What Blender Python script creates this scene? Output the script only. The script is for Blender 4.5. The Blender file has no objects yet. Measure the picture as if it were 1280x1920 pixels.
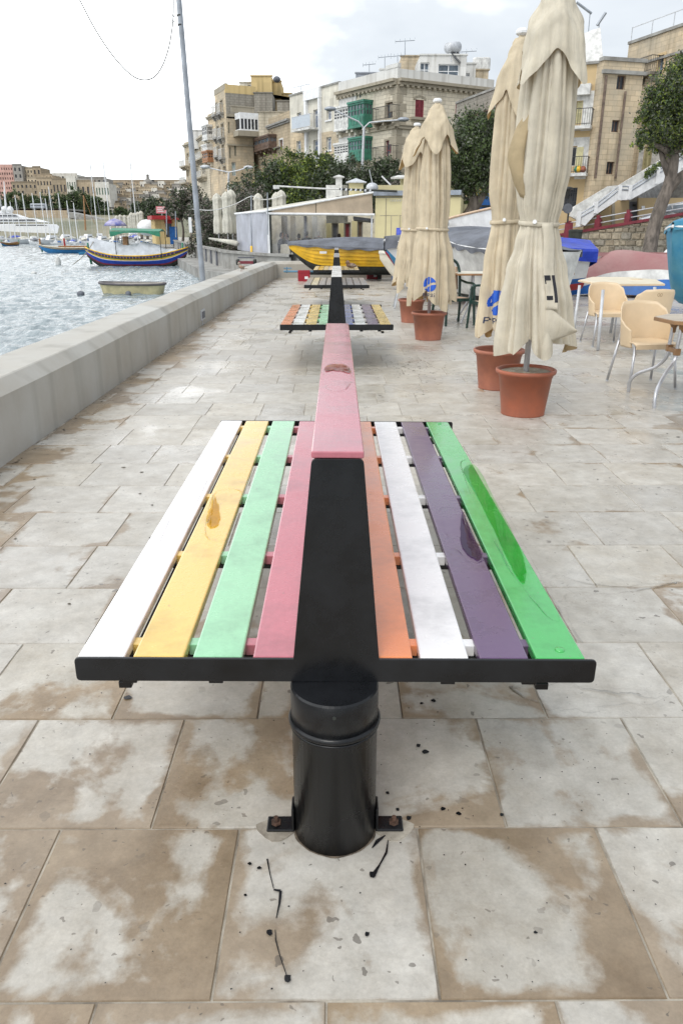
import bpy, bmesh, math, random
import numpy as np
from mathutils import Vector, Matrix
random.seed(7)
R = math.radians
scene = bpy.context.scene
C = scene.collection
# ---------------------------------------------------------------- camera, sky, sun, exposure
FPX, CAMH, PITCH, YAW = 1400.0, 1.5, math.atan(526/1400), .0053
cam_d = bpy.data.cameras.new('camera'); cam = bpy.data.objects.new('camera', cam_d); C.objects.link(cam)
cam.location = (0, 0, CAMH); cam.rotation_euler = (math.pi/2-PITCH, 0, -YAW)
cam_d.sensor_fit = 'VERTICAL'; cam_d.sensor_height = 36.0; cam_d.sensor_width = 24.0
cam_d.lens = 36.0*FPX/1920; cam_d.clip_start = .05; cam_d.clip_end = 3000
scene.camera = cam
w = bpy.data.worlds.new("World"); scene.world = w; w.use_nodes = True
nt = w.node_tree; N = nt.nodes; Lk = nt.links; N.clear()
def wn(t, **k):
    n = N.new(t)
    for a, b in k.items(): setattr(n, a, b)
    return n
sky = wn('ShaderNodeTexSky', sky_type='NISHITA'); sky.sun_disc = False
SUN_EL, SUN_AZ = R(52), R(-160)            # azimuth from +Y towards +X
sky.sun_elevation = SUN_EL; sky.sun_rotation = SUN_AZ; sky.air_density = 1.2; sky.dust_density = 1.5
tc = wn('ShaderNodeTexCoord'); mp = wn('ShaderNodeMapping'); mp.inputs['Scale'].default_value = (1.3, 1.3, 3.4)
mp.inputs['Location'].default_value = (.35, .2, .1)
nz = wn('ShaderNodeTexNoise'); nz.inputs['Scale'].default_value = 2.1; nz.inputs['Detail'].default_value = 5; nz.inputs['Roughness'].default_value = .5; nz.inputs['Distortion'].default_value = .35
sep = wn('ShaderNodeSeparateXYZ')
Lk.new(tc.outputs['Generated'], mp.inputs[0]); Lk.new(mp.outputs[0], nz.inputs['Vector']); Lk.new(tc.outputs['Generated'], sep.inputs[0])
grad = wn('ShaderNodeMapRange'); grad.inputs[1].default_value = -.30; grad.inputs[2].default_value = .28; grad.inputs[3].default_value = .20; grad.inputs[4].default_value = -.17
Lk.new(sep.outputs[0], grad.inputs[0])
ad = wn('ShaderNodeMath', operation='ADD'); Lk.new(nz.outputs[0], ad.inputs[0]); Lk.new(grad.outputs[0], ad.inputs[1])
cr = wn('ShaderNodeValToRGB'); e = cr.color_ramp.elements
e[0].position = .26; e[0].color = (.62, .67, .73, 1); e[1].position = .80; e[1].color = (2.0, 2.03, 2.05, 1)
m_ = cr.color_ramp.elements.new(.47); m_.color = (.77, .815, .86, 1)
Lk.new(ad.outputs[0], cr.inputs[0])
sc_ = wn('ShaderNodeVectorMath', operation='SCALE'); sc_.inputs['Scale'].default_value = 11.2
Lk.new(cr.outputs[0], sc_.inputs[0])
mx = wn('ShaderNodeMixRGB'); mx.inputs[0].default_value = .92
Lk.new(sky.outputs[0], mx.inputs[1]); Lk.new(sc_.outputs[0], mx.inputs[2])
bg = wn('ShaderNodeBackground'); bg.inputs[1].default_value = .10
Lk.new(mx.outputs[0], bg.inputs[0])
wo = wn('ShaderNodeOutputWorld'); Lk.new(bg.outputs[0], wo.inputs[0])
sl = bpy.data.lights.new('sun', 'SUN'); sl.energy = 1.15; sl.angle = R(22); sl.color = (1, .96, .9)
so = bpy.data.objects.new('sun', sl); C.objects.link(so)
sd = Vector((math.sin(SUN_AZ)*math.cos(SUN_EL), math.cos(SUN_AZ)*math.cos(SUN_EL), math.sin(SUN_EL)))
so.rotation_euler = sd.to_track_quat('Z', 'Y').to_euler(); so.location = (0, 0, 30)
scene.view_settings.view_transform = 'Standard'; scene.view_settings.look = 'None'
scene.view_settings.exposure = 0.10; scene.view_settings.gamma = 1; scene.view_settings.use_curve_mapping = False

# ---------------------------------------------------------------- sight lines measured on the photograph -> real positions
_cp, _sp = math.cos(PITCH), math.sin(PITCH)
def ray(x, y):
    u = (x-640)/FPX; v = (y-960)/FPX
    a, b, c = u, _cp-v*_sp, -_sp-v*_cp
    k, s = math.cos(YAW), math.sin(YAW)
    return (a*k+b*s, -a*s+b*k, c)
def gz(x, y, z=0.0):
    d = ray(x, y); t = (z-CAMH)/d[2]; return Vector((d[0]*t, d[1]*t, z))
def gy(x, y, Y):
    d = ray(x, y); t = Y/d[1]; return Vector((d[0]*t, Y, CAMH+d[2]*t))

# ---------------------------------------------------------------- mesh helpers
ROOT = {}
class MB:
    def __init__(s): s.v = []; s.f = []; s.m = []; s.uv = []; s.has_uv = False
    def face(s, pts, mi=0, uv=None):
        i = len(s.v); s.v += [tuple(p) for p in pts]; s.f.append(tuple(range(i, i+len(pts)))); s.m.append(mi)
        s.uv.append(uv)
        if uv: s.has_uv = True
    def add(s, vs, fs, mi=0):
        i = len(s.v); s.v += [tuple(p) for p in vs]
        for f in fs: s.f.append(tuple(k+i for k in f)); s.m.append(mi); s.uv.append(None)
    def box(s, c, d, rz=0, mi=0, M=None):
        hx, hy, hz = d[0]/2, d[1]/2, d[2]/2
        vs = [Vector((x, y, z)) for z in (-hz, hz) for y in (-hy, hy) for x in (-hx, hx)]
        q = M if M else Matrix.Rotation(rz, 3, 'Z')
        vs = [q @ p + Vector(c) for p in vs]
        s.add(vs, [(0, 2, 3, 1), (4, 5, 7, 6), (0, 1, 5, 4), (2, 6, 7, 3), (0, 4, 6, 2), (1, 3, 7, 5)], mi)
    def bx(s, a, b, mi=0):
        s.box([(a[i]+b[i])/2 for i in range(3)], [abs(b[i]-a[i]) for i in range(3)], 0, mi)
    def bar(s, a, b, wd, th, mi=0):
        a = Vector(a); b = Vector(b); z = (b-a); L = z.length
        if L < 1e-6: return
        q = z.to_track_quat('Z', 'Y').to_matrix()
        s.box((a+b)/2, (wd, th, L), 0, mi, q)
    def tube(s, pts, r, n=8, mi=0, cap=True):
        pts = [Vector(p) for p in pts]; k = len(pts)
        rs = r if isinstance(r, (list, tuple)) else [r]*k
        t0 = (pts[1]-pts[0]).normalized(); up = Vector((0, 0, 1)) if abs(t0.z) < .9 else Vector((1, 0, 0))
        a = t0.cross(up).normalized(); vs = []
        for i, p in enumerate(pts):
            t = (pts[min(i+1, k-1)]-pts[max(i-1, 0)])
            if t.length < 1e-9: t = t0
            t = t.normalized(); a = (a-t*a.dot(t)); a = a.normalized() if a.length > 1e-6 else t.orthogonal().normalized(); b = t.cross(a)
            for j in range(n):
                g = 2*math.pi*j/n; vs.append(p+(a*math.cos(g)+b*math.sin(g))*rs[i])
        fs = [(i*n+j, i*n+(j+1) % n, (i+1)*n+(j+1) % n, (i+1)*n+j) for i in range(k-1) for j in range(n)]
        if cap: fs += [tuple(range(n-1, -1, -1)), tuple((k-1)*n+j for j in range(n))]
        s.add(vs, fs, mi)
    def lathe(s, prof, n=24, c=(0, 0, 0), mi=0, sx=1, sy=1):
        vs = []; k = len(prof)
        for r, z in prof:
            for j in range(n):
                g = 2*math.pi*j/n; vs.append((c[0]+r*sx*math.cos(g), c[1]+r*sy*math.sin(g), c[2]+z))
        fs = [(i*n+j, i*n+(j+1) % n, (i+1)*n+(j+1) % n, (i+1)*n+j) for i in range(k-1) for j in range(n)]
        fs += [tuple(range(n-1, -1, -1)), tuple((k-1)*n+j for j in range(n))]
        s.add(vs, fs, mi)
    def grid(s, fn, nu, nv, close=False, mi=0, mfn=None):
        vs = [fn(i/nu, j/nv) for j in range(nv+1) for i in range(nu+(0 if close else 1))]
        W = nu if close else nu+1; i0 = len(s.v); s.v += [tuple(p) for p in vs]
        for j in range(nv):
            for i in range(nu):
                i2 = (i+1) % W if close else i+1
                s.f.append((i0+j*W+i, i0+j*W+i2, i0+(j+1)*W+i2, i0+(j+1)*W+i)); s.m.append(mfn(i/nu, j/nv) if mfn else mi); s.uv.append(None)
    def ball(s, c, r, n=12, m=8, mi=0, sq=(1, 1, 1)):
        prof = [(max(.001, math.sin(math.pi*i/m))*r, -math.cos(math.pi*i/m)*r*sq[2]) for i in range(m+1)]
        s.lathe(prof, n, c, mi, sq[0], sq[1])
    def prism(s, poly, z0, z1, mi=0):
        n = len(poly); vs = [(p[0], p[1], z0) for p in poly]+[(p[0], p[1], z1) for p in poly]
        s.add(vs, [tuple(range(n-1, -1, -1)), tuple(range(n, 2*n))]+[(i, (i+1) % n, n+(i+1) % n, n+i) for i in range(n)], mi)
    def prismY(s, poly, y0, y1, mi=0):
        n = len(poly); vs = [(p[0], y0, p[1]) for p in poly]+[(p[0], y1, p[1]) for p in poly]
        s.add(vs, [tuple(range(n)), tuple(range(2*n-1, n-1, -1))]+[(i, n+i, n+(i+1) % n, (i+1) % n) for i in range(n)], mi)
    def mesh(s, name, mats, smooth=False, off=None):
        me = bpy.data.meshes.new(name)
        v = s.v if off is None else [(p[0]-off[0], p[1]-off[1], p[2]-off[2]) for p in s.v]
        me.from_pydata(v, [], s.f)
        if not isinstance(mats, (list, tuple)): mats = [mats]
        for m in mats: me.materials.append(m)
        if len(mats) > 1: me.polygons.foreach_set('material_index', s.m)
        if s.has_uv:
            ul = me.uv_layers.new(name='UVMap'); k = 0
            for f, u in zip(s.f, s.uv):
                for j in range(len(f)):
                    if u: ul.data[k].uv = u[j]
                    k += 1
        if smooth: me.polygons.foreach_set('use_smooth', [True]*len(me.polygons))
        me.update(); return me
    def build(s, name, mats, parent=None, world=False, smooth=False, bevel=0, solid=0, subd=0, label=None):
        off = ROOT.get(parent.name) if (world and parent is not None) else None
        me = s.mesh(name, mats, smooth, off)
        o = bpy.data.objects.new(name, me); C.objects.link(o)
        if parent is not None: o.parent = parent; ROOT[o.name] = ROOT.get(parent.name, (0, 0, 0))
        if solid:
            d = o.modifiers.new('thickness', 'SOLIDIFY'); d.thickness = solid; d.offset = 0
        if subd:
            d = o.modifiers.new('smooth', 'SUBSURF'); d.levels = subd; d.render_levels = subd
        if bevel:
            d = o.modifiers.new('bevel', 'BEVEL'); d.width = bevel; d.segments = 2; d.limit_method = 'ANGLE'; d.angle_limit = R(40)
        if label: o['label'] = label
        return o
def thing(name, label, cat, loc=(0, 0, 0), rz=0, group=None, rx=0, ry=0):
    o = bpy.data.objects.new(name, None); C.objects.link(o); o.empty_display_size = .2
    o.location = loc; o.rotation_euler = (rx, ry, rz); o['label'] = label; o['category'] = cat
    if group: o['group'] = group
    ROOT[o.name] = tuple(loc); return o
def tag(o, label, cat, group=None):
    o['label'] = label; o['category'] = cat
    if group: o['group'] = group
    return o
def struct(o): o['kind'] = 'structure'; return o
def stuff(o): o['kind'] = 'stuff'; return o
def copy_tree(o, parent=None):
    c = o.copy(); C.objects.link(c); c.parent = parent
    for ch in list(o.children): copy_tree(ch, c)
    return c
def dup(root, loc, rz, label, group=None):
    c = copy_tree(root); c.location = loc; c.rotation_euler = (root.rotation_euler[0], root.rotation_euler[1], rz); c['label'] = label
    if group: c['group'] = group
    ROOT[c.name] = tuple(loc); return c
def leaves(name, pts, size, mats, parent=None, seed=1, aspect=.5, world=True, flat=0.0):
    """many small folded leaf faces round given points; mats picked per leaf"""
    rg = np.random.default_rng(seed); n = len(pts); P = np.array(pts, dtype=float)
    a = rg.normal(size=(n, 3)); a[:, 2] *= (1-flat); a /= np.linalg.norm(a, axis=1)[:, None]
    b = rg.normal(size=(n, 3)); b -= a*(a*b).sum(1)[:, None]; b /= np.linalg.norm(b, axis=1)[:, None]
    s = size*(.6+.8*rg.random(n))[:, None]
    V = np.stack([P-a*s, P+b*s*aspect, P+a*s, P-b*s*aspect], 1).reshape(-1, 3)
    if world and parent is not None: V -= np.array(ROOT[parent.name])
    me = bpy.data.meshes.new(name); me.vertices.add(4*n); me.vertices.foreach_set('co', V.ravel())
    me.loops.add(4*n); me.loops.foreach_set('vertex_index', np.arange(4*n)); me.polygons.add(n)
    me.polygons.foreach_set('loop_start', np.arange(0, 4*n, 4)); me.polygons.foreach_set('loop_total', np.full(n, 4))
    for m in mats: me.materials.append(m)
    if len(mats) > 1:
        me.polygons.foreach_set('material_index', rg.choice(len(mats), n, p=None))
    me.update(); me.validate()
    o = bpy.data.objects.new(name, me); C.objects.link(o)
    if parent is not None: o.parent = parent
    return o

# ---------------------------------------------------------------- materials
MC = {}
def _mat(name):
    m = bpy.data.materials.new(name); m.use_nodes = True; t = m.node_tree; return m, t, t.nodes['Principled BSDF']
def mat(name, col, rough=.6, var=.12, scale=4, bump=.15, bs=30, metal=0, spec=.5, col2=None, thr=(.35, .65), trans=0, coat=0, space='Object', dist=.01, stretch=None, rvar=.1, alpha=1):
    if name in MC: return MC[name]
    m, t, p = _mat(name); n = t.nodes; l = t.links
    co = n.new('ShaderNodeTexCoord'); src = co.outputs[space]
    if stretch:
        mp = n.new('ShaderNodeMapping'); mp.inputs['Scale'].default_value = stretch; l.new(src, mp.inputs[0]); src = mp.outputs[0]
    nz = n.new('ShaderNodeTexNoise'); nz.inputs['Scale'].default_value = scale; nz.inputs['Detail'].default_value = 6; nz.inputs['Roughness'].default_value = .6; l.new(src, nz.inputs['Vector'])
    c2 = col2 if col2 else tuple(max(0, c*(1-var*2.2)) for c in col); c1 = col if col2 else tuple(min(1, c*(1+var)) for c in col)
    r = n.new('ShaderNodeValToRGB'); r.color_ramp.elements[0].position = thr[0]; r.color_ramp.elements[1].position = thr[1]
    r.color_ramp.elements[0].color = (*c2, 1); r.color_ramp.elements[1].color = (*c1, 1)
    l.new(nz.outputs[0], r.inputs[0]); l.new(r.outputs[0], p.inputs['Base Color'])
    p.inputs['Metallic'].default_value = metal; p.inputs['Specular IOR Level'].default_value = spec
    if coat: p.inputs['Coat Weight'].default_value = coat; p.inputs['Coat Roughness'].default_value = .08
    rr = n.new('ShaderNodeMapRange'); rr.inputs[3].default_value = max(.02, rough-rvar); rr.inputs[4].default_value = min(1, rough+rvar)
    l.new(nz.outputs[0], rr.inputs[0]); l.new(rr.outputs[0], p.inputs['Roughness'])
    if bump:
        b = n.new('ShaderNodeBump'); b.inputs['Strength'].default_value = bump; b.inputs['Distance'].default_value = dist
        z = n.new('ShaderNodeTexNoise'); z.inputs['Scale'].default_value = bs; z.inputs['Detail'].default_value = 4; l.new(src, z.inputs['Vector'])
        l.new(z.outputs[0], b.inputs['Height']); l.new(b.outputs[0], p.inputs['Normal'])
    if trans:
        tr = n.new('ShaderNodeBsdfTranslucent'); l.new(r.outputs[0], tr.inputs[0]); ms = n.new('ShaderNodeMixShader'); ms.inputs[0].default_value = trans
        l.new(p.outputs[0], ms.inputs[1]); l.new(tr.outputs[0], ms.inputs[2]); l.new(ms.outputs[0], n['Material Output'].inputs[0])
    if alpha < 1:
        p.inputs['Alpha'].default_value = alpha
    MC[name] = m; return m
def stone(name, col, col2, bw=.55, bh=.27, stain=.5, mort=.6, plaster=0):
    """ashlar wall: block joints from facade metres, patchy weathering"""
    if name in MC: return MC[name]
    m, t, p = _mat(name); n = t.nodes; l = t.links
    co = n.new('ShaderNodeTexCoord')
    br = n.new('ShaderNodeTexBrick'); br.inputs['Scale'].default_value = 1; br.inputs['Brick Width'].default_value = bw; br.inputs['Row Height'].default_value = bh
    br.inputs['Mortar Size'].default_value = .018; br.inputs['Mortar Smooth'].default_value = .3; br.inputs['Bias'].default_value = -.2
    l.new(co.outputs['UV'], br.inputs['Vector'])
    a = tuple(min(1, c*1.10) for c in col); b = tuple(c*.86 for c in col)
    br.inputs['Color1'].default_value = (*a, 1); br.inputs['Color2'].default_value = (*b, 1); br.inputs['Mortar'].default_value = (*[c*mort for c in col], 1)
    nz = n.new('ShaderNodeTexNoise'); nz.inputs['Scale'].default_value = .35; nz.inputs['Detail'].default_value = 9; nz.inputs['Roughness'].default_value = .68; l.new(co.outputs['Object'], nz.inputs['Vector'])
    r = n.new('ShaderNodeValToRGB'); r.color_ramp.elements[0].position = .42; r.color_ramp.elements[1].position = .62
    r.color_ramp.elements[0].color = (0, 0, 0, 1); r.color_ramp.elements[1].color = (stain, stain, stain, 1); l.new(nz.outputs[0], r.inputs[0])
    mx = n.new('ShaderNodeMixRGB'); l.new(r.outputs[0], mx.inputs[0]); l.new(br.outputs[0], mx.inputs[1]); mx.inputs[2].default_value = (*col2, 1)
    # rain streaks, stretched downwards
    mp = n.new('ShaderNodeMapping'); mp.inputs['Scale'].default_value = (1.6, 1.6, .12); l.new(co.outputs['Object'], mp.inputs[0])
    n2 = n.new('ShaderNodeTexNoise'); n2.inputs['Scale'].default_value = 1.5; n2.inputs['Detail'].default_value = 5; l.new(mp.outputs[0], n2.inputs['Vector'])
    r2 = n.new('ShaderNodeValToRGB'); r2.color_ramp.elements[0].position = .52; r2.color_ramp.elements[1].position = .75; r2.color_ramp.elements[0].color = (1, 1, 1, 1); r2.color_ramp.elements[1].color = (.55, .53, .5, 1)
    l.new(n2.outputs[0], r2.inputs[0])
    mu = n.new('ShaderNodeMixRGB'); mu.blend_type = 'MULTIPLY'; mu.inputs[0].default_value = .7; l.new(mx.outputs[0], mu.inputs[1]); l.new(r2.outputs[0], mu.inputs[2])
    l.new(mu.outputs[0], p.inputs['Base Color']); p.inputs['Roughness'].default_value = .9; p.inputs['Specular IOR Level'].default_value = .2
    bu = n.new('ShaderNodeBump'); bu.inputs['Strength'].default_value = .5; bu.inputs['Distance'].default_value = .02
    l.new(br.outputs['Fac'], bu.inputs['Height']); bu.invert = True; l.new(bu.outputs[0], p.inputs['Normal'])
    if plaster: br.inputs['Mortar'].default_value = (*col, 1); bu.inputs['Strength'].default_value = .1
    MC[name] = m; return m

def paint(name, col, wear=(.35, .3, .25), rough=.24, amt=.45):
    """thick enamel brushed on planks: brush grain, fine cracks, scuffed dirt"""
    m, t, p = _mat(name); n = t.nodes; l = t.links
    co = n.new('ShaderNodeTexCoord')
    mp = n.new('ShaderNodeMapping'); mp.inputs['Scale'].default_value = (26, 2.2, 26); l.new(co.outputs['Object'], mp.inputs[0])
    g = n.new('ShaderNodeTexNoise'); g.inputs['Scale'].default_value = 3; g.inputs['Detail'].default_value = 5; l.new(mp.outputs[0], g.inputs['Vector'])
    f = n.new('ShaderNodeTexNoise'); f.inputs['Scale'].default_value = 5; f.inputs['Detail'].default_value = 7; f.inputs['Roughness'].default_value = .7; l.new(co.outputs['Object'], f.inputs['Vector'])
    r = n.new('ShaderNodeValToRGB'); r.color_ramp.elements[0].position = .30; r.color_ramp.elements[1].position = .52
    r.color_ramp.elements[0].color = (*[c*.72 for c in col], 1); r.color_ramp.elements[1].color = (*col, 1); l.new(f.outputs[0], r.inputs[0])
    v = n.new('ShaderNodeTexNoise'); v.inputs['Scale'].default_value = 42; v.inputs['Detail'].default_value = 3; l.new(co.outputs['Object'], v.inputs['Vector'])
    rv = n.new('ShaderNodeValToRGB'); rv.color_ramp.elements[0].position = .70; rv.color_ramp.elements[1].position = .76; l.new(v.outputs[0], rv.inputs[0])
    sc = n.new('ShaderNodeMath'); sc.operation = 'MULTIPLY'; sc.inputs[1].default_value = amt; l.new(rv.outputs[0], sc.inputs[0])
    mx = n.new('ShaderNodeMixRGB'); l.new(sc.outputs[0], mx.inputs[0]); l.new(r.outputs[0], mx.inputs[1]); mx.inputs[2].default_value = (*[c*.45+.02 for c in wear], 1)
    l.new(mx.outputs[0], p.inputs['Base Color'])
    rr = n.new('ShaderNodeMapRange'); rr.inputs[1].default_value = .3; rr.inputs[2].default_value = .7; rr.inputs[3].default_value = rough-.18; rr.inputs[4].default_value = rough+.16; l.new(f.outputs[0], rr.inputs[0]); l.new(rr.outputs[0], p.inputs['Roughness'])
    hs = n.new('ShaderNodeMath'); hs.operation = 'MULTIPLY_ADD'; hs.inputs[1].default_value = .45; l.new(g.outputs[0], hs.inputs[0]); l.new(v.outputs[0], hs.inputs[2])
    b = n.new('ShaderNodeBump'); b.inputs['Strength'].default_value = .26; b.inputs['Distance'].default_value = .004; l.new(hs.outputs[0], b.inputs['Height']); l.new(b.outputs[0], p.inputs['Normal']); p.inputs['Coat Weight'].default_value = .55; p.inputs['Coat Roughness'].default_value = .10
    MC[name] = m; return m

def paving_mat():
    m, t, p = _mat('limestone_paving'); n = t.nodes; l = t.links
    uv = n.new('ShaderNodeUVMap'); uv.uv_map = 'UVMap'; geo = n.new('ShaderNodeNewGeometry')
    at = n.new('ShaderNodeAttribute'); at.attribute_name = 'tone'
    s = n.new('ShaderNodeSeparateXYZ'); l.new(uv.outputs[0], s.inputs[0])
    def mth(op, a, b=None, c=None):
        k = n.new('ShaderNodeMath'); k.operation = op
        for i, q in enumerate((a, b, c)):
            if q is None: continue
            if isinstance(q, (int, float)): k.inputs[i].default_value = q
            else: l.new(q, k.inputs[i])
        return k.outputs[0]
    ex = mth('MINIMUM', s.outputs[0], mth('SUBTRACT', 1.0, s.outputs[0])); ey = mth('MINIMUM', s.outputs[1], mth('SUBTRACT', 1.0, s.outputs[1]))
    ed = mth('MINIMUM', ex, ey)                                    # 0 at the joint, .5 mid slab
    ofs = n.new('ShaderNodeVectorMath'); ofs.operation = 'MULTIPLY_ADD'; l.new(at.outputs['Color'], ofs.inputs[0]); ofs.inputs[1].default_value = (9, 7, 5); l.new(geo.outputs['Position'], ofs.inputs[2])
    def noise(sc, det=5, ro=.6, src=None, dist=0):
        k = n.new('ShaderNodeTexNoise'); k.inputs['Scale'].default_value = sc; k.inputs['Detail'].default_value = det; k.inputs['Roughness'].default_value = ro; k.inputs['Distortion'].default_value = dist
        l.new(src or ofs.outputs[0], k.inputs['Vector']); return k.outputs[0]
    def ramp(f, a, b, c0=0, c1=1):
        k = n.new('ShaderNodeMapRange'); k.inputs[1].default_value = a; k.inputs[2].default_value = b; k.inputs[3].default_value = c0; k.inputs[4].default_value = c1; l.new(f, k.inputs[0]); return k.outputs[0]
    big = noise(.45, 3, .5, geo.outputs['Position']); mid = noise(2.6, 5, .55, None, .6); fine = noise(14, 6, .7); vfine = noise(70, 4, .6)
    sp = n.new('ShaderNodeSeparateXYZ'); l.new(geo.outputs['Position'], sp.inputs[0])
    # paler in the middle of slabs, damp tan margins; shapes of their own
    f0 = mth('ADD', mth('MULTIPLY', ramp(ed, 0, .11), .13), mth('MULTIPLY', mid, .95))
    f1 = mth('ADD', f0, mth('ADD', mth('MULTIPLY', mth('SUBTRACT', big, .5), .8), mth('ADD', .07, mth('MULTIPLY', mth('SUBTRACT', noise(1.35, 5, .6, geo.outputs['Position'], .5), .5), .75))))
    f2 = mth('ADD', f1, mth('MULTIPLY', fine, .14))
    wallside = ramp(sp.outputs[0], -2.35, -1.55, -.5, 0); rightband = mth('MULTIPLY', ramp(sp.outputs[0], 1.2, 2.6, 0, -.32), mth('MULTIPLY', ramp(sp.outputs[1], 4.2, 5.2), ramp(sp.outputs[1], 7.4, 5.8))); f3 = mth('ADD', mth('ADD', f2, wallside), rightband)
    far = ramp(sp.outputs[1], 1.7, 5.0, 0, .26); f4 = mth('ADD', f3, far)  # slabs turn paler with distance: grazing sheen put into the colour
    mask = ramp(f4, .63, .72)
    tan = n.new('ShaderNodeValToRGB'); tan.color_ramp.elements[0].position = .3; tan.color_ramp.elements[1].position = .7
    tan.color_ramp.elements[0].color = (.215, .158, .102, 1); tan.color_ramp.elements[1].color = (.375, .30, .215, 1); l.new(noise(3.3, 7, .65), tan.inputs[0])
    pale = n.new('ShaderNodeValToRGB'); pale.color_ramp.elements[0].position = .3; pale.color_ramp.elements[1].position = .68
    pale.color_ramp.elements[0].color = (.37, .335, .28, 1); pale.color_ramp.elements[1].color = (.53, .505, .455, 1); l.new(noise(5, 7, .7), pale.inputs[0])
    mx = n.new('ShaderNodeMixRGB'); l.new(mask, mx.inputs[0]); l.new(tan.outputs[0], mx.inputs[1]); l.new(pale.outputs[0], mx.inputs[2])
    # veins/scrapes
    mp = n.new('ShaderNodeMapping'); mp.inputs['Scale'].default_value = (5, 26, 1); mp.inputs['Rotation'].default_value = (0, 0, .5); l.new(ofs.outputs[0], mp.inputs[0])
    ve = noise(1.2, 8, .75, mp.outputs[0], 1.2); vm = mth('MULTIPLY', ramp(ve, .60, .70), .32)
    m2 = n.new('ShaderNodeMixRGB'); m2.blend_type = 'MULTIPLY'; l.new(vm, m2.inputs[0]); l.new(mx.outputs[0], m2.inputs[1]); m2.inputs[2].default_value = (.52, .45, .38, 1)
    # pits and chips
    vo = n.new('ShaderNodeTexVoronoi'); vo.inputs['Scale'].default_value = 17; vo.inputs['Randomness'].default_value = 1
    wd = n.new('ShaderNodeVectorMath'); wd.operation = 'MULTIPLY_ADD'; nzc = n.new('ShaderNodeTexNoise'); nzc.inputs['Scale'].default_value = 30; l.new(ofs.outputs[0], nzc.inputs['Vector']); l.new(nzc.outputs['Color'], wd.inputs[0]); wd.inputs[1].default_value = (.05, .05, 0); l.new(ofs.outputs[0], wd.inputs[2]); l.new(wd.outputs[0], vo.inputs['Vector'])
    sel = n.new('ShaderNodeSeparateColor'); l.new(vo.outputs['Color'], sel.inputs[0])
    pit = mth('MULTIPLY', mth('LESS_THAN', vo.outputs['Distance'], mth('MULTIPLY', sel.outputs[1], .24)), mth('GREATER_THAN', sel.outputs[0], .55))
    m3 = n.new('ShaderNodeMixRGB'); l.new(mth('MULTIPLY', pit, ramp(sel.outputs[2], 0, 1, .12, .75)), m3.inputs[0]); l.new(m2.outputs[0], m3.inputs[1]); m3.inputs[2].default_value = (.10, .085, .07, 1)
    # soot marks
    so_ = ramp(noise(3.7, 6, .8, None, .3), .68, .78); m4 = n.new('ShaderNodeMixRGB'); l.new(mth('MULTIPLY', mth('MULTIPLY', so_, fine), .75), m4.inputs[0]); l.new(m3.outputs[0], m4.inputs[1]); m4.inputs[2].default_value = (.13, .12, .11, 1)
    vo2 = n.new('ShaderNodeTexVoronoi'); vo2.inputs['Scale'].default_value = 55; l.new(wd.outputs[0], vo2.inputs['Vector']); s2_ = n.new('ShaderNodeSeparateColor'); l.new(vo2.outputs['Color'], s2_.inputs[0])
    dots = mth('MULTIPLY', mth('LESS_THAN', vo2.outputs['Distance'], mth('MULTIPLY', s2_.outputs[1], .26)), mth('GREATER_THAN', s2_.outputs[0], .80)); md = n.new('ShaderNodeMixRGB'); l.new(mth('MULTIPLY', dots, .6), md.inputs[0]); l.new(m4.outputs[0], md.inputs[1]); md.inputs[2].default_value = (.12, .10, .08, 1)
    gr = n.new('ShaderNodeMixRGB'); gr.blend_type = 'MULTIPLY'; gr.inputs[0].default_value = 1; l.new(md.outputs[0], gr.inputs[1]); gv = n.new('ShaderNodeCombineXYZ'); gq = mth('MULTIPLY', ramp(fine, .3, .7, .84, 1.10), ramp(noise(120, 3, .6), .3, .7, .93, 1.06))
    for i in range(3): l.new(gq, gv.inputs[i])
    l.new(gv.outputs[0], gr.inputs[2]); m4 = gr
    # per slab tone
    hv = n.new('ShaderNodeHueSaturation'); l.new(m4.outputs[0], hv.inputs['Color']); sx = n.new('ShaderNodeSeparateColor'); l.new(at.outputs['Color'], sx.inputs[0]); l.new(ramp(sx.outputs[1], 0, 1, .90, 1.06), hv.inputs['Value']); l.new(ramp(sx.outputs[0], 0, 1, .8, 1.15), hv.inputs['Saturation'])
    l.new(hv.outputs[0], p.inputs['Base Color'])
    wet = ramp(noise(1.1, 4, .55, geo.outputs['Position'], .4), .50, .62)
    ro = mth('SUBTRACT', ramp(mask, 0, 1, .27, .35), mth('MULTIPLY', wet, .24)); l.new(mth('ADD', ro, mth('MULTIPLY', fine, .12)), p.inputs['Roughness'])
    p.inputs['Specular IOR Level'].default_value = .5
    b = n.new('ShaderNodeBump'); b.inputs['Strength'].default_value = .35; b.inputs['Distance'].default_value = .008
    h = mth('ADD', mth('MULTIPLY', vfine, .22), mth('SUBTRACT', mth('MULTIPLY', noise(6, 4, .6), .9), mth('MULTIPLY', pit, .5)))
    l.new(h, b.inputs['Height']); l.new(b.outputs[0], p.inputs['Normal'])
    return m
PAVE = paving_mat()
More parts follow.
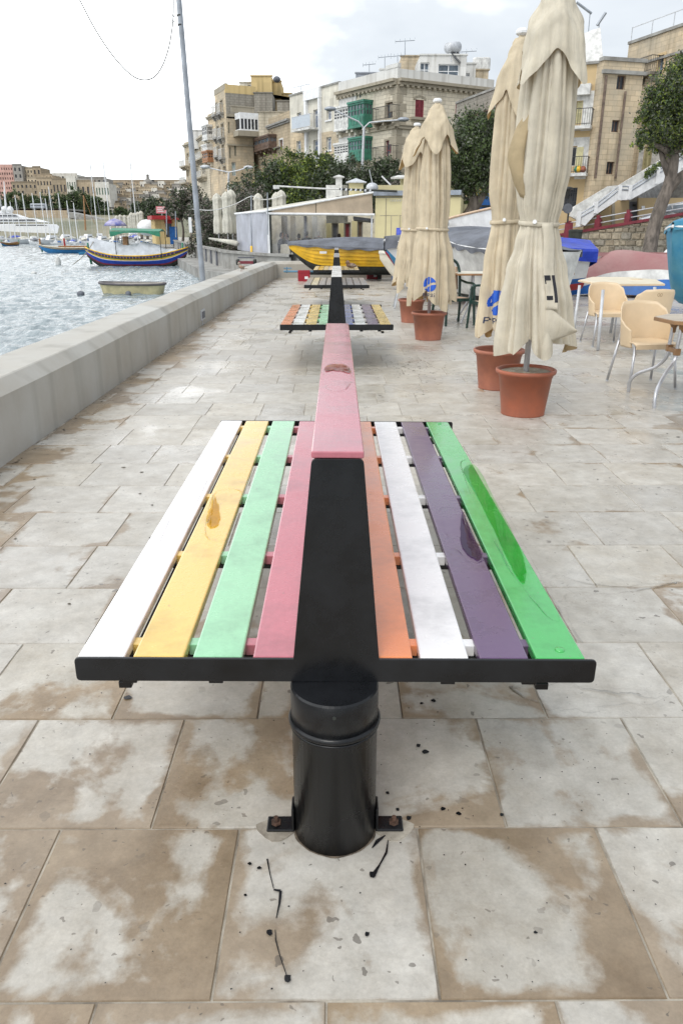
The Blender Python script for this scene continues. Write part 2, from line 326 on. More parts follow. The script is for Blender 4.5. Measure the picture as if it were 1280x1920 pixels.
def water_mat():
    m, t, p = _mat('harbour_water'); n = t.nodes; l = t.links
    p.inputs['Base Color'].default_value = (.21, .26, .28, 1); p.inputs['Roughness'].default_value = .10; p.inputs['IOR'].default_value = 1.45
    g = n.new('ShaderNodeNewGeometry'); mp = n.new('ShaderNodeMapping'); mp.inputs['Scale'].default_value = (1, .62, 1); l.new(g.outputs['Position'], mp.inputs[0])
    a = n.new('ShaderNodeTexNoise'); a.inputs['Scale'].default_value = 1.9; a.inputs['Detail'].default_value = 6; a.inputs['Roughness'].default_value = .62; a.inputs['Distortion'].default_value = .5; l.new(mp.outputs[0], a.inputs['Vector'])
    b = n.new('ShaderNodeTexNoise'); b.inputs['Scale'].default_value = .28; b.inputs['Detail'].default_value = 3; l.new(mp.outputs[0], b.inputs['Vector'])
    ma = n.new('ShaderNodeMath'); ma.operation = 'MULTIPLY_ADD'; l.new(b.outputs[0], ma.inputs[0]); ma.inputs[1].default_value = 1.3; l.new(a.outputs[0], ma.inputs[2])
    bu = n.new('ShaderNodeBump'); bu.inputs['Strength'].default_value = .8; bu.inputs['Distance'].default_value = .26; l.new(ma.outputs[0], bu.inputs['Height']); l.new(bu.outputs[0], p.inputs['Normal'])
    return m
WATER = water_mat()
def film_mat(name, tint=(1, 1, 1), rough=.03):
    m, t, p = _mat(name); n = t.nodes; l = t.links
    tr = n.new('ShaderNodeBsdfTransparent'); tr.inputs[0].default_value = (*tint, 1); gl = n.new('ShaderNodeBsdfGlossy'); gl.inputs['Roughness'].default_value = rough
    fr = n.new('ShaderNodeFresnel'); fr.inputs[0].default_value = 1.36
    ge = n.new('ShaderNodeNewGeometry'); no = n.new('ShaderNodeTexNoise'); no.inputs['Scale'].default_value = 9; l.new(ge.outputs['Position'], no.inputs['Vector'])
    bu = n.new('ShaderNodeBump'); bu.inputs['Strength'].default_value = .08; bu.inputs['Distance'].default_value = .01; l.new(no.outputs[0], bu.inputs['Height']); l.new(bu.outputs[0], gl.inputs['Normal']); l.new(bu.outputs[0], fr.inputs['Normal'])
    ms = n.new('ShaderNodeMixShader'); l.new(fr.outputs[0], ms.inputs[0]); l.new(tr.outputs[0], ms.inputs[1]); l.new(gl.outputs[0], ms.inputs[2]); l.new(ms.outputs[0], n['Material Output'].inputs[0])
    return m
FILM = film_mat('rain_water', (.97, .97, .97)); 
def plastic_mat():
    m, t, p = _mat('clear_plastic_sheet'); n = t.nodes; l = t.links
    co = n.new('ShaderNodeTexCoord'); mp = n.new('ShaderNodeMapping'); mp.inputs['Scale'].default_value = (2.2, 2.2, .7); l.new(co.outputs['Object'], mp.inputs[0])
    no = n.new('ShaderNodeTexNoise'); no.inputs['Scale'].default_value = 1.6; no.inputs['Detail'].default_value = 6; l.new(mp.outputs[0], no.inputs['Vector'])
    tr = n.new('ShaderNodeBsdfTransparent'); p.inputs['Base Color'].default_value = (.62, .64, .68, 1); p.inputs['Roughness'].default_value = .25
    r = n.new('ShaderNodeMapRange'); r.inputs[1].default_value = .35; r.inputs[2].default_value = .68; r.inputs[3].default_value = .05; r.inputs[4].default_value = .24; l.new(no.outputs[0], r.inputs[0])
    ms = n.new('ShaderNodeMixShader'); l.new(r.outputs[0], ms.inputs[0]); l.new(tr.outputs[0], ms.inputs[1]); l.new(p.outputs[0], ms.inputs[2]); l.new(ms.outputs[0], n['Material Output'].inputs[0])
    return m
PLASTIC = plastic_mat()

M = dict(
 black=mat('black_enamel', (.009, .010, .012), .27, .3, 5, .2, 45, spec=.4, dist=.003, rvar=.16),
 mortar=mat('mortar_joint', (.46, .42, .35), .85, .3, 7, .4, 60, col2=(.17, .145, .115)),
 concrete=mat('parapet_concrete', (.45, .45, .42), .75, .2, 1.6, .5, 18, col2=(.32, .30, .265), thr=(.38, .60)),
 quay=mat('quay_concrete', (.36, .36, .34), .85, .2, 1.2, .4, 8, col2=(.19, .18, .165)),
 terracotta=mat('terracotta_plastic', (.36, .105, .052), .5, .15, 7, .1, 40, col2=(.28, .09, .05)),
 terracotta2=mat('faded_terracotta', (.40, .15, .09), .6, .15, 6, .1, 40, col2=(.30, .11, .07)),
 soil=mat('dried_cement', (.42, .38, .31), .95, .3, 18, .8, 40, col2=(.24, .2, .15)),
 cloth=mat('grey_beige_canvas', (.60, .55, .435), .85, .06, 6, .25, 260, spec=.15, trans=.16, dist=.003),
 cloth2=mat('tan_canvas', (.62, .51, .34), .85, .06, 6, .25, 240, spec=.15, trans=.18, dist=.003),
 cloth_in=mat('ochre_lining', (.50, .40, .25), .85, .08, 6, .2, 200, spec=.1, trans=.2),
 clothw=mat('white_canvas', (.68, .66, .58), .85, .1, 3, .2, 60, spec=.1, trans=.15),
 alu=mat('brushed_aluminium', (.58, .59, .62), .38, .08, 8, .05, 80, metal=.75),
 alup=mat('painted_steel', (.55, .57, .60), .45, .1, 6, .05, 60, metal=.2),
 white=mat('white_paint', (.78, .79, .80), .45, .06, 4, .08, 30),
 dwhite=mat('weathered_white_paint', (.66, .66, .64), .6, .15, 3, .15, 20),
 shell=mat('beige_chair_plastic', (.69, .54, .36), .42, .05, 3, .05, 80),
 tabletop=mat('grey_wood_table', (.60, .53, .43), .4, .2, 3, .2, 25, stretch=(1, 12, 1), col2=(.36, .29, .22)),
 tableedge=mat('brown_plastic', (.30, .17, .08), .45, .1),
 tablecream=mat('cream_table', (.74, .66, .50), .4, .05, 3, .05),
 green=mat('dark_green_plastic', (.012, .045, .035), .35, .2, 8, .05),
 tanpanel=mat('tan_seat_panel', (.60, .44, .31), .6, .08),
 yellowhull=mat('yellow_boat_paint', (.78, .46, .015), .4, .12, 3, .15, 20),
 darkhull=mat('dark_antifouling', (.035, .04, .035), .7, .3, 4, .2),
 greycover=mat('grey_tarpaulin', (.13, .14, .165), .65, .18, 2.5, .5, 7, dist=.05),
 greylight=mat('pale_tarpaulin', (.55, .58, .62), .6, .1, 2, .5, 5, dist=.05),
 bluecover=mat('royal_blue_tarpaulin', (.02, .05, .42), .4, .15, 3, .5, 6, dist=.05),
 cream=mat('cream_paint', (.70, .66, .55), .5, .1, 3, .1),
 blue=mat('blue_paint', (.02, .13, .42), .45, .12, 3, .1),
 lblue=mat('light_blue_paint', (.06, .30, .55), .5, .15, 3, .2),
 turq=mat('turquoise_paint', (.02, .19, .34), .5, .18, 2.5, .5, 6, col2=(.09, .27, .35), dist=.05),
 red=mat('red_paint', (.42, .03, .035), .5, .15, 4, .1),
 maroon=mat('maroon_paint', (.20, .025, .04), .55, .1, 4, .1),
 pinkfade=mat('faded_pink_paint', (.36, .21, .20), .75, .15, 1.2, .4, 8, col2=(.33, .15, .15), dist=.05),
 greenp=mat('green_paint', (.03, .22, .13), .5, .15, 3, .1),
 wood=mat('varnished_wood', (.36, .19, .08), .5, .2, 6, .2, 20),
 rust=mat('rusted_bolt', (.11, .06, .04), .85, .3, 40, .5, 90),
 redcrate=mat('red_crate_plastic', (.36, .015, .03), .4, .1, 5, .05),
 steelpole=mat('grey_lamp_pole', (.33, .36, .40), .45, .12, 3, .08, 30, metal=.3),
 glass=mat('window_glass', (.10, .13, .16), .12, .3, 1.3, 0, spec=.6),
 glassd=mat('dark_window', (.035, .04, .05), .2, .3, 2, 0),
 shutter=mat('yellow_green_shutter', (.56, .52, .30), .6, .08, 5, .1),
 skin=mat('skin', (.42, .24, .17), .55, .08, 5, .05), hair=mat('dark_hair', (.03, .022, .018), .7, .2, 40, .2), hairw=mat('grey_hair', (.45, .43, .40), .8, .1, 40, .2),
 coatb=mat('black_coat', (.025, .027, .035), .8, .2, 6, .3, 30), coatg=mat('olive_coat', (.14, .12, .09), .85, .2, 6, .3, 30), jeans=mat('blue_trousers', (.05, .07, .12), .85, .2, 8, .2),
 ycream=mat('kiosk_yellow_wall', (.63, .57, .33), .8, .06, 1.2, .1, 20, col2=(.55, .49, .29)),
 beigecan=mat('beige_awning', (.55, .45, .34), .8, .08, 1.5, .2, 30, spec=.1, trans=.1),
 vinyl=mat('milky_vinyl_sheet', (.50, .52, .60), .35, .1, 1.5, .3, 3, dist=.05, trans=.2),
 ocher=mat('ochre_wall', (.56, .42, .23), .85, .08, 1.0, .1, 10, col2=(.49, .37, .21)),
 asphalt=mat('asphalt', (.09, .09, .09), .85, .2, 3, .4, 40),
 bark=mat('grey_bark', (.17, .145, .125), .95, .25, 5, .9, 22, dist=.03, stretch=(1, 1, .35)),
 leaf=mat('dark_leaf', (.075, .11, .048), .55, .3, 2, 0, trans=.25), leaf2=mat('mid_leaf', (.11, .16, .05), .55, .3, 2, 0, trans=.3),
 leaf3=mat('bright_leaf', (.27, .34, .06), .5, .3, 2, 0, trans=.35), twig=mat('dry_twig', (.25, .22, .195), .9, .3, 3, 0), dleaf=mat('grey_green_leaf', (.12, .13, .10), .7, .3, 2, 0),
 flower=mat('yellow_blossom', (.6, .5, .08), .6, .1), clay=mat('roof_clay', (.40, .17, .10), .8, .2),
 feather=mat('brown_feathers', (.30, .19, .13), .8, .25, 30, .3, 60), feather2=mat('grey_brown_feathers', (.34, .27, .22), .8, .25, 30, .3, 60),
 rope=mat('rope', (.30, .26, .2), .9), bluepipe=mat('blue_steel', (.10, .25, .38), .5), pinksign=mat('faded_pink_sign', (.70, .25, .28), .6, .1, 3, 0),
)
SL = dict(white=paint('white_slat_paint', (.84, .84, .84), amt=.12), yellow=paint('yellow_slat_paint', (.76, .53, .14)), mint=paint('mint_slat_paint', (.29, .62, .37)),
 pink=paint('crimson_slat_paint', (.50, .155, .195)), orange=paint('orange_slat_paint', (.82, .27, .10)), purple=paint('purple_slat_paint', (.13, .075, .16), rough=.3),
 green=paint('green_slat_paint', (.075, .45, .12), rough=.2), blue=paint('blue_slat_paint', (.14, .19, .55)), grey=paint('grey_worn_slat', (.30, .28, .27), rough=.4), cream=paint('cream_slat_paint', (.62, .55, .36), rough=.4),
 gold=paint('ochre_slat_paint', (.58, .40, .10)))

# ================================================================ THE SETTING: ground, water, walls
PROM = [gz(502, 497, 0).xy, None]
def plan(px, py, z=0): p = gz(px, py, z); return (p.x, p.y)
# ---- terrace of limestone slabs
paved = bpy.data.objects.new('pavement', None); C.objects.link(paved); paved['kind'] = 'structure'; paved['label'] = 'wet pale limestone terrace paving'; ROOT['pavement'] = (0, 0, 0)
TX0, TX1, TY0, TY1 = -2.29, 15.5, -1.31, 27.1
mb = MB(); mb.bx((-2.9, TY0, -1.6), (TX1, 27.55, -.004)); mb.build('mortar_bed', M['mortar'], paved)
tiles = []; rg = random.Random(3); PW, PD = .477, .4815
rows = int((TY1-TY0)/PD)+2
for k in range(-6, rows):
    y0 = 1.580+PD*k; y1 = y0+PD
    if y1 < TY0 or y0 > TY1: continue
    off = -.025 if k % 2 == 0 else -.265
    jit = 0 if k < 4 else rg.uniform(-.12, .12)
    x = off+jit-PW*8
    while x < TX1:
        wd = PW if k < 4 else PW*rg.choice((.8, 1, 1, 1.12, 1.3))
        a, b = max(x, TX0), min(x+wd, TX1)
        if b-a > .05: tiles.append((a, b, max(y0, TY0), min(y1, TY1)))
        x += wd
def visible(t):
    cx, cy = (t[0]+t[1])/2, (t[2]+t[3])/2
    if cy < .75: return False
    return abs(cx-.005*cy) < .47*(cy*_cp+1.5*_sp)+.3
vis = sorted([t for t in tiles if visible(t)], key=lambda t: t[2]**2+t[0]**2*.3)
near = set(vis[:300])
def slab(mb, tone, t, rr):
    g = .0022; a, b, c, d = t[0]+g, t[1]-g, t[2]+g, t[3]-g; e = .0025; z = rr.uniform(-.0008, .0010)
    zz = [z+rr.uniform(-.0007, .0007) for _ in range(4)]; T = (rr.random(), rr.random(), rr.random(), 1)
    top = [(a+e, c+e, zz[0]), (b-e, c+e, zz[1]), (b-e, d-e, zz[2]), (a+e, d-e, zz[3])]
    rim = [(a, c, z-.004), (b, c, z-.004), (b, d, z-.004), (a, d, z-.004)]; bot = [(p[0], p[1], -.03) for p in rim]
    u = [(.02, .02), (.98, .02), (.98, .98), (.02, .98)]; o = [(0, 0), (1, 0), (1, 1), (0, 1)]
    mb.face(top, 0, u)
    for i in range(4):
        j = (i+1) % 4; mb.face([rim[i], rim[j], top[j], top[i]], 0, [o[i], o[j], u[j], u[i]]); mb.face([bot[i], bot[j], rim[j], rim[i]], 0, [o[i], o[j], o[j], o[i]])
    tone += [T]*(4+8*4)
def tone_attr(o, tone):
    at = o.data.attributes.new('tone', 'FLOAT_COLOR', 'POINT'); at.data.foreach_set('color', [c for t in tone for c in t])
far_mb, far_tone = MB(), []
for t in tiles:
    rr = random.Random(hash((round(t[0], 3), round(t[2], 3))) & 0xffff)
    if t in near:
        mb, tn = MB(), []; slab(mb, tn, t, rr); o = mb.build('paving_slab', PAVE, paved); tone_attr(o, tn)
    else: slab(far_mb, far_tone, t, rr)
o = far_mb.build('far_paving_slabs', PAVE, paved); tone_attr(o, far_tone); stuff(o)

# ---- black enamel drips and speckles on the paving
rr = random.Random(5); mb = MB()
def blot(x, y, r, z=.0035, n=9, sy=1.0):
    ph = rr.random()*6; pts = [(x+r*(1+.25*math.sin(2*a+ph)+.12*math.sin(5*a+ph))*math.cos(a), y+sy*r*(1+.2*math.cos(3*a+ph))*math.sin(a), z) for a in [2*math.pi*i/n for i in range(n)]]
    mb.face(pts)
def trickle(pts, wd):
    q = [gz(*p) for p in pts]
    for i in range(len(q)-1):
        d = (q[i+1]-q[i]).xy.normalized(); nx = Vector((-d.y, d.x, 0)); w0, w1 = wd[i]/2, wd[i+1]/2
        z = Vector((0, 0, .0035+.00002*i)); mb.face([q[i]-nx*w0+z, q[i]+nx*w0+z, q[i+1]+nx*w1+z, q[i+1]-nx*w1+z])
trickle([(501, 1612), (506, 1640), (513, 1668)], [.004, .0025, .002]); trickle([(513, 1670), (526, 1672), (524, 1695), (518, 1724)], [.005, .007, .005, .002])
trickle([(516, 1745), (517, 1765), (525, 1795), (537, 1830)], [.0015, .003, .002, .002]); trickle([(727, 1577), (724, 1600), (712, 1622), (698, 1645)], [.002, .006, .004, .012])
trickle([(722, 1568), (708, 1578), (697, 1592)], [.003, .011, .002])
for px, py, r in [(505, 1750, .008), (539, 1836, .009), (698, 1641, .010), (688, 1753, .006), (745, 1519, .006), (766, 1535, .008), (830, 1518, .007), (859, 1527, .007), (940, 1529, .006), (726, 1488, .006), (784, 1399, .008), (797, 1411, .010), (468, 1621, .005), (486, 1629, .005), (460, 1680, .004), (812, 1315, .009), (790, 1320, .006), (240, 1309, .012), (1003, 1750, .004)]:
    q = gz(px, py); blot(q.x, q.y, r)
for _ in range(230):
    a = rr.uniform(-.9, .9); y = rr.uniform(1.0, 3.2); blot(a, y, rr.uniform(.0008, .0026), .0036, 6)
o = mb.build('paint_spatter', M['black'], paved); stuff(o)
# dry leaf crumbs by the bench
mb = MB()
for _ in range(150):
    q = gz(rr.gauss(770, 36), rr.gauss(686, 12)); blot(q.x, q.y, rr.uniform(.004, .012), .004, 6)
for px, py in [(712, 742), (793, 740), (266, 886), (1270, 820), (690, 700), (1197, 770), (1092, 700), (1140, 690), (118, 844), (232, 877)]:
    q = gz(px, py); blot(q.x, q.y, .016, .004, 7, .6)
for _ in range(260):
    y = rr.uniform(4.5, 26); q = (-2.25+abs(rr.gauss(0, .035)), y); blot(q[0], q[1], rr.uniform(.003, .012), .004, 5)
for _ in range(160): blot(rr.uniform(-2.2, 7), rr.uniform(2.5, 16), rr.uniform(.002, .009), .004, 6)
o = mb.build('leaf_litter', mat('litter', (.10, .085, .06), .95, .3), paved); stuff(o)

# ---- parapet wall along the water, turning right at the far end
def strip(mb, a, b, prof, mi=0):
    """profile (offset to the left of a->b, z) swept from a to b"""
    a = Vector((a[0], a[1])); b = Vector((b[0], b[1])); d = (b-a).normalized(); nl = Vector((-d.y, d.x))
    P = [(a+nl*o, z) for o, z in prof]; Q = [(b+nl*o, z) for o, z in prof]
    for i in range(len(prof)-1):
        mb.face([(P[i][0].x, P[i][0].y, P[i][1]), (Q[i][0].x, Q[i][0].y, Q[i][1]), (Q[i+1][0].x, Q[i+1][0].y, Q[i+1][1]), (P[i+1][0].x, P[i+1][0].y, P[i+1][1])], mi)
PARC = stone('parapet_concrete_stained', (.47, .465, .435), (.37, .335, .28), 99, 99, .75, .97, plaster=1)
PARC.node_tree.nodes['Principled BSDF'].inputs['Roughness'].default_value = .6
pw = thing('parapet_wall', 'long low grey concrete parapet with chamfered edge between terrace and harbour', 'wall', (-2.28, 4, 0))
ys = [-3, 0, 2.5, 4.9, 8.5, 13, 17.5, 22, 27.1]; xi = [-2.285, -2.285, -2.285, -2.285, -2.30, -2.315, -2.28, -2.2, -2.075]
def wall_x(y):
    for i in range(len(ys)-1):
        if y <= ys[i+1]: f = (y-ys[i])/(ys[i+1]-ys[i]); return xi[i]+(xi[i+1]-xi[i])*f
    return xi[-1]
CZ, TZ = .445, .535
prof = [(0, -.02), (0, CZ), (-.012, CZ+.012), (-.085, TZ-.006), (-.10, TZ), (-.50, TZ), (-.51, TZ-.012), (-.51, -1.6)]
mb = MB(); rings = []
NS = 90
for i in range(NS+1):
    y = ys[0]+(ys[-1]-ys[0])*i/NS; x = wall_x(y)
    rings.append([(x+o+.0025*math.sin(y*3+z*9), y, z+.003*math.sin(y*1.7+o*7)) for o, z in prof])
k = len(prof); mb.add([p for r in rings for p in r], [(i*k+j, (i+1)*k+j, (i+1)*k+j+1, i*k+j+1) for i in range(NS) for j in range(k-1)])
mb.build('wall_body', PARC, pw, world=True)
mb = MB(); ex = xi[-1]
# far leg, running right behind the yellow boat
pr = [(27.10, -.02), (27.10, CZ), (27.112, CZ+.012), (27.185, TZ-.006), (27.20, TZ), (27.56, TZ), (27.57, TZ-.012), (27.57, -1.6)]
A = [(ex+(y-27.1)*-.55*1.0 if z > .4 else ex-.0, y, z) for y, z in pr]; A = [(ex-.51*max(0, (y-27.1)/.46), y, z) for y, z in pr]; B = [(7.0, y, z) for y, z in pr]
mb.add(A+B, [(j, j+1, 8+j+1, 8+j) for j in range(7)]); mb.bx((ex-.51, 27.57, -1.6), (ex-.4, 27.575, TZ-.02))
mb.build('return_wall', PARC, pw, world=True)
for (px, py, yy) in [(380, 590, 0), (515, 512, 0)]:
    d = ray(px, py); t = -2.31/d[0]; y = d[1]*t; z = max(.15, CAMH+d[2]*t); x = wall_x(y)
    mb = MB(); mb.box((x+.008, y, z), (.02, .36, .17)); b_ = mb.build('junction_box', M['alup'], pw, world=True, bevel=.004)
    mb = MB(); mb.box((x+.020, y, z), (.006, .28, .11)); mb.build('box_cover', M['greycover'], b_, world=True)
    mb = MB(); mb.tube([(x+.018, y-.1, z-.08), (x+.014, y-.1, 0)], .008, 6); mb.build('conduit', M['alup'], b_, world=True)

# ---- harbour water
NXW, NYW = 330, 620
def wave_grid():
    f = np.linspace(0, 1, NYW); Yv = 6*(190/6)**f; u = np.linspace(-1.0, .12, NXW)
    Xg = u[None, :]*(Yv[:, None]*.62+14); Yg = np.repeat(Yv[:, None], NXW, 1); q = np.random.default_rng(4); Z = np.zeros_like(Xg)
    for k in range(34):
        lam = 2.6*(.90**k)+.28; a = q.normal(.35, .75); kx, ky = math.sin(a)*6.283/lam, math.cos(a)*6.283/lam; ph = q.uniform(0, 6.28); am = .0060*lam**.9*(.5+q.random())
        s = np.sin(kx*Xg+ky*Yg+ph+.6*np.sin(.21*Xg+.17*Yg+k)); Z += am*(1-2*np.abs(s)**1.4)*.8
    Z *= np.clip((190-Yg)/60, .15, 1); return Xg, Yg, Z-1.0
Xg, Yg, Zg = wave_grid(); me = bpy.data.meshes.new('water'); n_ = NXW*NYW; me.vertices.add(n_); me.vertices.foreach_set('co', np.stack([Xg, Yg, Zg], -1).reshape(-1))
ii = np.arange(NYW-1)[:, None]*NXW+np.arange(NXW-1)[None, :]; F_ = np.stack([ii, ii+1, ii+NXW+1, ii+NXW], -1).reshape(-1, 4); me.loops.add(F_.size); me.loops.foreach_set('vertex_index', F_.ravel()); me.polygons.add(len(F_)); me.polygons.foreach_set('loop_start', np.arange(0, F_.size, 4)); me.polygons.foreach_set('loop_total', np.full(len(F_), 4)); me.polygons.foreach_set('use_smooth', np.ones(len(F_), bool)); me.materials.append(WATER); me.update(); me.validate()
o = bpy.data.objects.new('water', me); C.objects.link(o); struct(o)
mb = MB(); mb.add([(-900, -60, -1.12), (60, -60, -1.12), (60, 700, -1.12), (-900, 700, -1.12)], [(0, 1, 2, 3)]); struct(mb.build('sea', WATER))
# ---- far promenade and all ground behind the terrace
edge = [(-2.0, 36.3), plan(500, 496, 0), (-6.1, 43.5), (-11.3, 63), (-18.6, 92), (-27, 128), (-38, 165), (-60, 215), (-110, 262), (-190, 290), (-420, 330)]
P0 = [(-2.08, 27.58)]+edge+[(-420, 620), (240, 620), (240, -10), (TX1, -10), (TX1, 27.58)]
mb = MB(); mb.prism([(p[0], p[1]) for p in P0], -1.7, -.010); struct(mb.build('ground', mat('promenade_paving', (.42, .40, .35), .8, .15, 1.2, .3, 20)))
# promenade parapet with lower ledge
pp = thing('promenade_wall', 'weathered concrete sea wall with a low landing ledge beyond the terrace', 'wall', (edge[1][0], edge[1][1], 0))
mb = MB(); ml = MB()
seg = [(-2.1, 36.3), (-3.35, 38.0), (-6.1, 43.5), (-11.3, 63), (-18.6, 92), (-27, 128), (-38, 165)]
for i in range(len(seg)-1):
    strip(mb, seg[i], seg[i+1], [(-.30, -.05), (-.30, .52), (.14, .52), (.14, .40), (.05, .38), (.05, -1.6)])
    strip(ml, seg[i], seg[i+1], [(.04, -.42), (1.5, -.45), (1.5, -1.6)])
mb.build('wall_body', M['quay'], pp, world=True); ml.build('landing_ledge', M['quay'], pp, world=True)
mb = MB()
for s in (0.2, .36, .52, .66, .8):
    for i in (2, 3):
        a, b = Vector(seg[i]), Vector(seg[i+1]); d = (b-a).normalized(); nl = Vector((-d.y, d.x)); p = a+(b-a)*s+nl*.08
        mb.box((p.x, p.y, -.02), (.12, .32, .95), math.atan2(d.y, d.x)-math.pi/2)
mb.build('fender_post', M['greycover'], pp, world=True)

# ================================================================ BENCHES
def bench(loc, cols, top, side, label, tilt=0.0, patch=None, group='double sided slat benches in a row'):
    t = thing('park_bench', label, 'bench', loc, 0, group)
    Ln = 2.45
    def L(mb, name, m, parent=t, **k):
        o = mb.build(name, m, parent, **k)
        if tilt and parent is t: o.rotation_euler = (0, tilt, 0)
        return o
    for i, y in enumerate((.0, Ln)):
        s = 1 if i == 0 else -1; yc = y+.115*0
        mb = MB(); mb.lathe([(.001, -.002), (.108, -.002), (.108, .352), (.1095, .353), (.1095, .450), (.106, .455), (.001, .455)], 48, (0, yc, 0)); col = mb.build('column', M['black'], t, smooth=False)
        for pl in col.data.polygons: pl.use_smooth = abs(pl.normal.z) < .5
        mb = MB(); mb.lathe([(.109, .345), (.114, .348), (.1165, .354), (.114, .360), (.110, .363)], 48, (0, yc, 0)); c_ = mb.build('collar', M['black'], col, smooth=True)
        mb = MB(); mb.lathe([(.109, .336), (.1125, .339), (.109, .343)], 48, (0, yc, 0)); mb.build('collar_seam', M['black'], col, smooth=True)
        mb = MB(); q_ = [(.110+.003*abs(math.sin(a*3+y))+.0012*math.sin(a*11), a) for a in [2*math.pi*k/60 for k in range(60)]]; mb.add([(.104*math.cos(a), yc+.104*math.sin(a), .0022) for r, a in q_]+[(r*math.cos(a), yc+r*math.sin(a), .0018) for r, a in q_], [(k, (k+1) % 60, 60+(k+1) % 60, 60+k) for k in range(60)]); mb.build('base_grime', mat('grime', (.14, .11, .08), .9, .3, 30), col)
        mb = MB(); mb.tube([(0, yc-s*.1085, .425), (0, yc-s*.112, .425)], .0045, 10); mb.build('vent_hole', M['darkhull'], col)
        for sx in (-1, 1):
            mb = MB(); mb.box((sx*.146, yc, .006), (.072, .052, .008)); mb.box((sx*.111, yc, .04), (.008, .052, .075)); f = mb.build('fixing_lug', M['black'], t, bevel=.003)
            mb = MB(); mb.tube([(sx*.158, yc, .010), (sx*.158, yc, .016)], .014, 6); mb.tube([(sx*.158, yc, .016), (sx*.158, yc, .030)], .0065, 8); mb.build('bolt', M['rust'], f)
            mb = MB(); blp = [(sx*.155+(.055+.008*math.sin(3*a))*math.cos(a), yc-.012+(.04+.006*math.cos(4*a))*math.sin(a)) for a in [2*math.pi*q/18 for q in range(18)]]; mb.prism(blp, -.001, .0022); mb.build('mortar_patch', M['mortar'], f)
    # T-shaped end plates
    def rp(pts, r=.012, n=4):
        out = []; m_ = len(pts)
        for i in range(m_):
            p0, p1, p2 = Vector(pts[i-1]), Vector(pts[i]), Vector(pts[(i+1) % m_]); a = (p0-p1).normalized(); b = (p2-p1).normalized()
            if pts[i] in keep: out.append(tuple(p1)); continue
            for q in range(n+1):
                f = q/n; out.append(tuple((p1+a*r)*(1-f)**2+p1*2*f*(1-f)+(p1+b*r)*f**2))
        return out
    keep = [(-.105, .5195), (.105, .5195), (.105, .455), (-.105, .455)]
    plate = rp([(-.640, .455), (-.105, .455), (.105, .455), (.640, .455), (.640, .5195), (.105, .5195), (.0575, 1.030), (-.0575, 1.030), (-.105, .5195), (-.640, .5195)])
    for y in (-.004, Ln-.004):
        mb = MB(); mb.prismY(plate, y, y+.008); L(mb, 'end_plate', M['black'], bevel=.0015)
    xs = [(-.634, -.519), (-.499, -.374), (-.352, -.230), (-.205, -.080), (.070, .188), (.206, .326), (.353, .474), (.492, .614)]
    for (a, b), c in zip(xs, cols):
        mb = MB(); jz = random.uniform(-.0008, .0008); 
        for q in range(1): mb.bx((a, .006, .492+jz), (b, Ln-.006, .520+jz))
        L(mb, 'seat_slat', SL[c], bevel=.0045)
        for y in ((.045, Ln-.045) if (c == 'green' and a > .4) else ()): mb = MB(); xb = (a+b)/2+.008; mb.lathe([(.013, .5195+jz), (.012, .5222+jz), (.007, .5238+jz), (.001, .5242+jz)], 12, (xb, y, 0)); L(mb, 'bolt_head', SL[c], smooth=True)
    for x in (-.515, -.30, .28, .483):
        mb = MB(); mb.bx((x-.018, .012, .438), (x+.018, Ln-.012, .464)); L(mb, 'rail', M['black'], bevel=.002)
    for q, x in enumerate((-.53, .52)):
        for y in (.02, Ln-.1):
            mb = MB(); mb.bx((x-.016, y, .418), (x+.016, y+.07, .437)); L(mb, 'rail_foot', M['black'], bevel=.002)
    for y in (.10, .66, 1.235, 1.80, 2.36):
        for x0, x1 in ((-.63, -.075), (.065, .61)):
            mb = MB(); mb.bx((x0, y-.021, .464), (x1, y+.021, .4765)); L(mb, 'cross_bearer', M['black'])
        for (a, b), c in zip([(-.519, -.499), (-.374, -.352), (-.230, -.205), (.188, .206), (.326, .353), (.474, .492)], [cols[1], cols[2], cols[3], cols[4], cols[5], cols[6]]):
            mb = MB(); mb.bx((a-.002, y-.018, .4766), (b+.002, y+.018, .508)); L(mb, 'painted_block', SL[c], bevel=.002)
    # backrest: raised ridge closed by planks
    mb = MB(); mb.bx((-.0585, -.002, 1.0305), (.0585, Ln+.002, 1.046)); L(mb, 'top_plank', SL[top], bevel=.003)
    for sx in (-1, 1):
        for k_ in range(4):
            z0 = .535+k_*.124; z1 = z0+.112; xa = .105-(z0-.52)*.0931; xb = .105-(z1-.52)*.0931; th = .018
            mb = MB(); q = [(sx*(xa-.003), z0), (sx*(xa-.003-th), z0), (sx*(xb-.003-th), z1), (sx*(xb-.003), z1)]
            mb.prismY(q if sx > 0 else q[::-1], .006, Ln-.006); L(mb, 'back_slat', SL[side], bevel=.002)
    return t
b1 = bench((-.009, 1.588, 0), ['white', 'yellow', 'mint', 'pink', 'orange', 'white', 'purple', 'green'], 'pink', 'pink', 'nearest bench, its wet slats white, yellow, mint, pink, orange, purple, green; pink top', R(.50))
bench((-.008, 8.62, 0), ['orange', 'white', 'yellow', 'mint', 'blue', 'white', 'purple', 'yellow'], 'white', 'white', 'second bench back, orange slat at its left end, blue slat beside the ridge')
bench((-.013, 15.27, 0), ['grey', 'cream', 'grey', 'grey', 'grey', 'grey', 'grey', 'grey'], 'grey', 'grey', 'third bench back with worn grey slats')
b4 = bench((-.02, 21.36, 0), ['cream', 'gold', 'cream', 'white', 'cream', 'cream', 'cream', 'cream'], 'grey', 'grey', 'farthest bench with cream and ochre slats and a brown bird on it')

